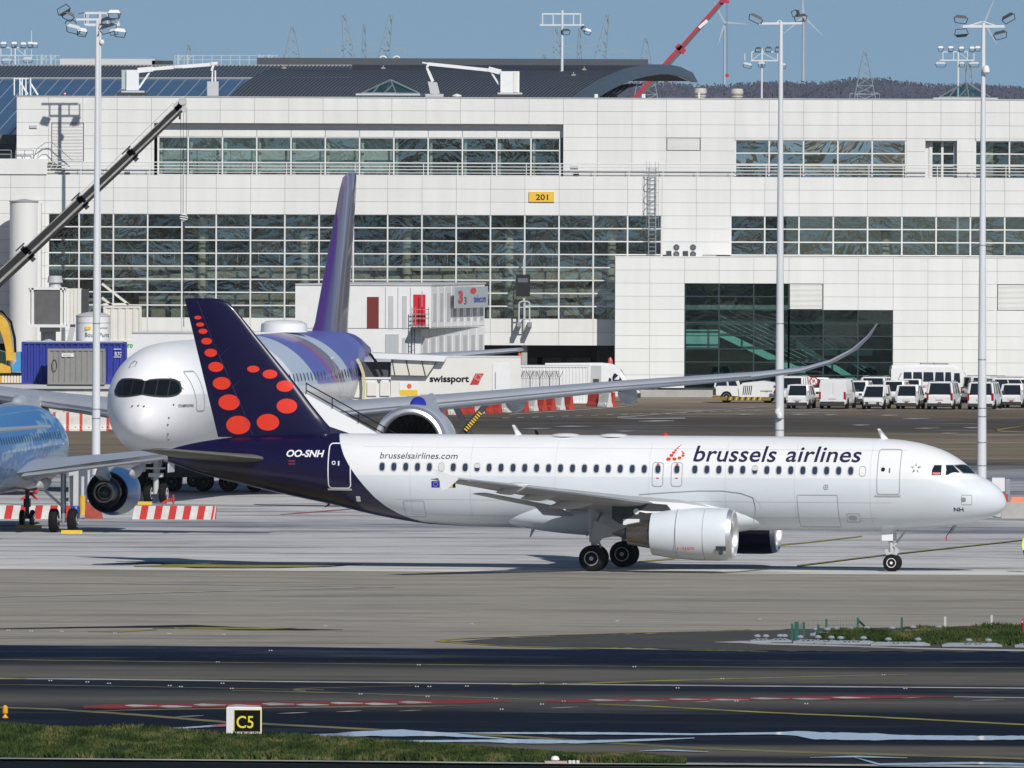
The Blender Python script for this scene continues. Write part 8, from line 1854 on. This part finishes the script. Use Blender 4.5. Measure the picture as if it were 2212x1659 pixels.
# ================================================================ FOREGROUND FURNITURE
YS = G(528, 1590).y
t = thing('taxiway_sign', 'black and yellow C5 taxiway sign in a white housing on short legs', 'sign', G(528, 1592), 0)
def s_(px, py): v = F(px, py, YS); return v.x - t.location.x, v.z
a, z1 = s_(490, 1525); b_, z0 = s_(566, 1583)
MB().loft([[(x,y,z) for x,y in ((a,0),(b_,0),(b_,.3),(a,.3))] for z in (z0,z1-.03)]+[[(x,y,z1) for x,y in ((a+.03,.03),(b_-.03,.03),(b_-.03,.27),(a+.03,.27))]]).build('housing', mat('sign_white', (.72,.72,.72), .5), t)
x0_, z1_ = s_(506.5, 1531); x1_, z0_ = s_(564, 1579)
MB().box(x0_, x1_, -.02, .0, z0_, z1_).build('yellow_border', mat('sign_border', (.70,.60,.03), .5), t)
MB().box(x0_+.018, x1_-.015, -.03, .0, z0_+.018, z1_-.015).build('black_face', mat('sign_black', (.006,.006,.006), .6, spec=.1), t)
letters('lettering', 'C5', .55, .40, mat('sign_letter_yellow', (.80,.68,.03), .5), t, lambda u, v: (s_(517,0)[0]+u, -.036, s_(0,1569)[1]+v), bold=.008)
for px in (500, 531, 555): MB().cyl((s_(px,0)[0],.12,-.0),(s_(px,0)[0],.12,z0),.045,n=12).build('leg', inkw, t)
# yellow edge beacon
t = thing('edge_beacon', 'small amber taxiway beacon on a flared yellow foot at the left edge', 'beacon', G(11, 1551)); k = 1/S_at(G(11,1551).y)
MB().lathe((0,0,0),(0,0,1),[(0,7*k),(.03,7*k),(4*k,4*k),(9*k,2.6*k),(10*k,6*k),(12*k,6.4*k),(24*k,5.6*k),(27*k,3*k),(28*k,0)],20).build('lamp', mat('amber_lamp', (.80,.38,.02), .35), t, True, ang=30)
# white elevated lights on the verge
for i, (px, py, r_) in enumerate(((1199,1640.5,9.5),(1219.5,1638,9.5))):
    t = thing('edge_light', ('left' if i == 0 else 'right') + ' of two white domed runway lights on the grass verge', 'runway light', G(px, py+8), 0, 'domed runway lights'); k = 1/S_at(G(px,py+8).y)
    MB().lathe((0,0,.06),(0,0,1),[(0,r_*.5*k),(.04,r_*k),(r_*.6*k,r_*1.0*k),(r_*1.1*k,r_*.7*k),(r_*1.25*k,0)],20).build('dome', inkw, t, True); MB().cyl((0,0,0),(0,0,.1),.06,n=10).build('stem', cream, t)
t = thing('ground_plate', 'pinkish concrete base plate with small caps beside the white domed lights', 'base plate', G(1215, 1650)); k = 1/S_at(G(1215,1650).y); MB().box(-38*k,10*k,0,.4,0,.08).build('plate', mat('pink_concrete', (.45,.34,.30), .8), t)
for x in (16, 24, 33): MB().lathe((x*k,0,0),(0,0,1),[(0,.05),(.1,.06),(.12,0)],10).build('cap', cream, t)
# edge light fittings set in the asphalt
n_ = 0
for px, py in ((17,1362),(67,1364),(133,1364.5),(248,1368),(365,1369),(380,1358),(483,1371),(703,1353),(584,1406),(1018,1348),(1333,1342),(1641,1338),(470,1431),(904,1437),(1370,1441),(108,1471),(188,1474),(235,1477),(366,1482),(390,1484),(480,1477),(500,1488),(900,1484),(927,1484),(1008,1483),(778,1500),(923,1505),(1070,1510),(1170,1477),(1219,1478),(1463,1487),(1560,1467),(1217,1516),(1170,1522),(1590,1515),(1083,1533),(1955,1488),(1908,1459),(1741,1521)):
    g_ = G(px, py); k = 1/S_at(g_.y)
    if n_ == 0: src = MB().lathe((-.035,0,0),(0,0,1),[(0,.03),(.03,.025),(.04,0)],8).lathe((.05,0,0),(0,0,1),[(0,.03),(.03,.025),(.04,0)],8).build('inset_light', lgrey); src.location = g_; tag(src, 'tiny white inset light fitting in the taxiway surface', 'inset light', 'inset lights in the asphalt')
    else: o = src.copy(); COL.objects.link(o); o.location = g_
    n_ += 1
# grey slab row with domed lights
slabm = mat('slab_grey', (.30,.33,.36), .6, var=.2, vs=2)
def slab(px, py, w, label, rz=0, dom=(-.7, .7)):
    g_ = G(px, py); k = 1/S_at(g_.y); t = thing('barrier_slab', label, 'slab', g_, rz, 'grey slabs with domed lamps'); hw = w*k/2
    MB().loft([[(-hw,-.1,0),(hw,-.1,0),(hw,.9,0),(-hw,.9,0)],[(-hw,-.1,.08),(hw,-.1,.08),(hw,.9,.08),(-hw,.9,.08)],[(-hw+.25,.15,.15),(hw-.25,.15,.15),(hw-.25,.65,.15),(-hw+.25,.65,.15)]]).build('slab', slabm, t)
    for f in dom:
        MB().lathe((f*hw,.35,.14),(0,0,1),[(0,.06),(.07,.06),(.08,.13),(.12,.14),(.17,.09),(.19,0)],14).build('lamp', mat('lamp_pale', (.27,.30,.33), .4), t, True)
    for f in (-.15, .2): c = MB(); c.bar((f*hw-.12,.0,.14),(f*hw,.0,.09),.03); c.bar((f*hw,.0,.09),(f*hw+.12,.0,.14),.03); c.build('handle', dsteel, t)
    return t
for i, (px, py, w, dom, lab) in enumerate(((1643,1389,46,(-.3,.5),'leftmost grey slab on the pale pad left of the green fence'),(1685,1388.5,50,(.0,.4),'grey slab just left of the green fence gate'),(1745,1391,64,(-.5,.7),'grey slab in front of the green fence gate'),(1790,1392,60,(.2,),'grey slab right of the green gate'),(1838,1393,110,(-.4,.5),'long grey slab below the fence post with brace'),(1945,1396,128,(-.4,.6),'long grey slab in front of the middle of the grass island'),(2100,1398,130,(-.1,.55),'long grey slab in front of the right of the grass island'),(2222,1399.5,60,(0,),'grey slab cut off at the right edge'))):
    slab(px, py, w, lab, 0, dom)
for i, (px, w) in enumerate(((1775,50),(1822,60),(1900,110),(2000,110))):
    slab(px, 1374-i*1.6, w, 'far grey slab number %s behind the green island fence, counted from the gate' % ('one','two','three','four')[i], 0, (-.5, .5))
strip('pale_pad', [(1545,1387,.8),(1600,1386.5,4),(1640,1388,8),(1660,1390.5,4),(1850,1396,3),(2000,1401,3),(2270,1406,3.5)], paint_w)
# green fence
gf = thing('green_fence', 'low green mesh fence with leaning braces around the left of the grass island', 'fence', G(1750, 1385)); green = mat('fence_green', (.015,.10,.075), .5); pale = mat('post_pale', (.50,.52,.50), .6)
def g2(px, py): v = G(px, py); return v - gf.location
for px, pyb, h_, m_ in ((1711,1384,37,green),(1720.5,1383,40,green),(1736.5,1374,30,green),(1767.5,1381,32,green),(1785,1373,36,green),(1853,1370,36,green),(1948,1366,32,green),(2041.5,1362,30,pale),(2142,1355,26,pale)):
    v = g2(px, pyb); k = 1/S_at(G(px,pyb).y); wv_ = .09 if px != 1720.5 else .16; MB().bar(v, v+Vector((0,0,h_*k)), wv_).build('post', m_, gf)
for (x0,y0,h0),(x1,y1) in (((1854,1370,30),(1883,1367)),((1767.5,1381,24),(1760,1382))):
    v = g2(x0,y0)+Vector((0,0,h0/S_at(G(x0,y0).y))); MB().bar(v, g2(x1,y1), .06).build('brace', dark, gf)
c = MB()
def mesh_run(p0, p1, h_):
    p0, p1 = Vector(p0), Vector(p1); n = int((p1-p0).length/.2)
    for i in range(n+1): q_ = p0.lerp(p1, i/n); c.bar(q_, q_+Vector((0,0,h_)), .006)
    for j in range(int(h_/.2)+1): c.bar(p0+Vector((0,0,j*.2)), p1+Vector((0,0,j*.2)), .006)
mesh_run(g2(1711,1384), g2(1736.5,1374), .55); mesh_run(g2(1736.5,1374), g2(1785,1373), .55); mesh_run(g2(1785,1373), g2(1853,1370), .6); c.build('mesh_panel', green, gf)
# red post at right edge
t = thing('red_marker_post', 'red marker post with a pale band standing on the grass at the right edge', 'marker post', G(2212, 1376)); MB().lathe((0,0,0),(0,0,1),[(0,.11),(.45,.10),(.5,.13),(.62,.12),(.72,.05),(.73,0)],16).build('post', mat('hydrant_red', (.62,.03,.06), .4), t, True); MB().cyl((-.07,-.06,.58),(-.12,-.1,.58),.05,n=10).build('cap', lgrey, t)
# ================================================================ GROUND CREW
def skin(name, verts, edges, radii, m, parent, sub=2):
    me = bpy.data.meshes.new(name); me.from_pydata(verts, edges, []); o = bpy.data.objects.new(name, me); COL.objects.link(o)
    md = o.modifiers.new('s', 'SKIN'); 
    for i, r in enumerate(radii): me.skin_vertices[0].data[i].radius = (r if isinstance(r, tuple) else (r, r)) ; me.skin_vertices[0].data[i].use_root = (i == 0)
    md2 = o.modifiers.new('u', 'SUBSURF'); md2.levels = sub; md2.render_levels = sub
    dg = bpy.context.evaluated_depsgraph_get(); nm = bpy.data.meshes.new_from_object(o.evaluated_get(dg)); bpy.data.objects.remove(o)
    nm.materials.clear(); nm.materials.append(m)
    for p_ in nm.polygons: p_.use_smooth = True; p_.material_index = 0
    nm.name = name; o = bpy.data.objects.new(name, nm); COL.objects.link(o); o.parent = parent; return o
sk_ = mat('skin_tone', (.42,.24,.16), .6); navyc = mat('dark_work_clothes', (.015,.018,.03), .9)
W_ = thing('person', 'marshaller in a yellow hi-vis jacket and dark trousers standing at the right edge', 'person', G(2221, 1236), math.radians(200))
V = [(0,0,.98),(0,.0,1.15),(0,0,1.38),(0,0,1.52),(0,.01,1.60),(0,.02,1.70),(0,.02,1.80),
     (.11,0,.92),(.13,.04,.50),(.13,-.02,.10),(.13,.14,.05),(-.11,0,.92),(-.13,.0,.50),(-.14,-.06,.10),(-.14,.10,.05),
     (.20,0,1.43),(.27,.0,1.15),(.25,.12,.92),(.25,.16,.84),(-.20,0,1.43),(-.27,.0,1.15),(-.25,.10,.92),(-.25,.13,.84)]
E_ = [(0,1),(1,2),(2,3),(3,4),(4,5),(5,6),(0,7),(7,8),(8,9),(9,10),(0,11),(11,12),(12,13),(13,14),(2,15),(15,16),(16,17),(17,18),(2,19),(19,20),(20,21),(21,22)]
Rr = [.15,.14,.16,.07,.065,.10,.085,.09,.065,.05,.05,.09,.065,.05,.05,.075,.055,.04,.045,.075,.055,.04,.045]
skin('body', V, E_, Rr, navyc, W_)
skin('hi_vis_jacket', [(0,0,.98),(0,0,1.15),(0,0,1.40),(.21,0,1.43),(.275,0,1.16),(.25,.11,.94),(-.21,0,1.43),(-.275,0,1.16),(-.25,.09,.94)], [(0,1),(1,2),(2,3),(3,4),(4,5),(2,6),(6,7),(7,8)], [.18,.17,.185,.09,.072,.06,.09,.072,.06], hivis, W_)
for z in (1.08, 1.24): MB().lathe((0,0,z),(0,0,1),[(0,.20),(.04,.20)],20).build('reflective_band', lgrey, W_, True)
c = MB(); c.lathe((0,.02,1.60),(0,0,1),[(0,.05),(.04,.085),(.10,.095),(.16,.09),(.19,.05)],18); hd = c.build('head', sk_, W_, True); 
MB().box(-.012,.012,.10,.135,1.68,1.72).build('nose', sk_, hd); MB().box(-.022,.022,.10,.109,1.648,1.654).build('mouth', mat('lip_tone', (.30,.12,.10), .6), hd)
for s__ in (-1,1): MB().box(s__*.035-.012,s__*.035+.012,.10,.115,1.715,1.73).build('eye', black, hd); MB().lathe((s__*.095,.02,1.70),(s__,0,0),[(0,.045),(.04,.045),(.045,0)],12).build('ear_defender', black, W_)
MB().lathe((0,.01,1.73),(0,0,1),[(0,.105),(.05,.10),(.09,.06),(.10,0)],18).build('hair', black, W_, True)
for s__ in (-1, 1):
    hx, hy = s__*.25, (.16 if s__ > 0 else .13)
    hnd = MB().loft([[(hx-.02,hy-.04,.85),(hx+.02,hy-.04,.85),(hx+.02,hy+.04,.85),(hx-.02,hy+.04,.85)],[(hx-.018,hy-.045,.76),(hx+.018,hy-.045,.76),(hx+.018,hy+.04,.76),(hx-.018,hy+.04,.76)]]).build('glove', red, W_)
    for k in range(4): f_y = hy-.035+k*.022; c = MB(); L_ = (.06,.075,.07,.055)[k]; c.cyl((hx,f_y,.765),(hx-s__*.008,f_y,.765-L_*.55),.010,.009,8); c.cyl((hx-s__*.008,f_y,.765-L_*.55),(hx-s__*.03,f_y,.765-L_),.009,.007,8); c.build('finger', red, hnd, True)
    c = MB(); c.cyl((hx,hy+.035,.82),(hx-s__*.015,hy+.065,.785),.012,.010,8); c.cyl((hx-s__*.015,hy+.065,.785),(hx-s__*.02,hy+.07,.755),.010,.008,8); c.build('thumb', red, hnd, True)
    MB().lathe((s__*.13,.02 if s__>0 else .0,.44),(0,0,1),[(0,.074),(.05,.074)],14).build('trouser_band', red, W_, True)
# ================================================================ HAZE
hm = bpy.data.materials.new('haze_air'); hm.use_nodes = True; t = hm.node_tree; t.nodes.remove(t.nodes['Principled BSDF']); pv = t.nodes.new('ShaderNodeVolumePrincipled')
pv.inputs['Color'].default_value = (.80,.87,.95,1); pv.inputs['Density'].default_value = 0.000012; t.links.new(pv.outputs[0], t.nodes['Material Output'].inputs['Volume'])
b = MB().box(-9500, 9500, -3500, 9500, -1.1, 110).build('haze', hm); struct(b, 'stuff')
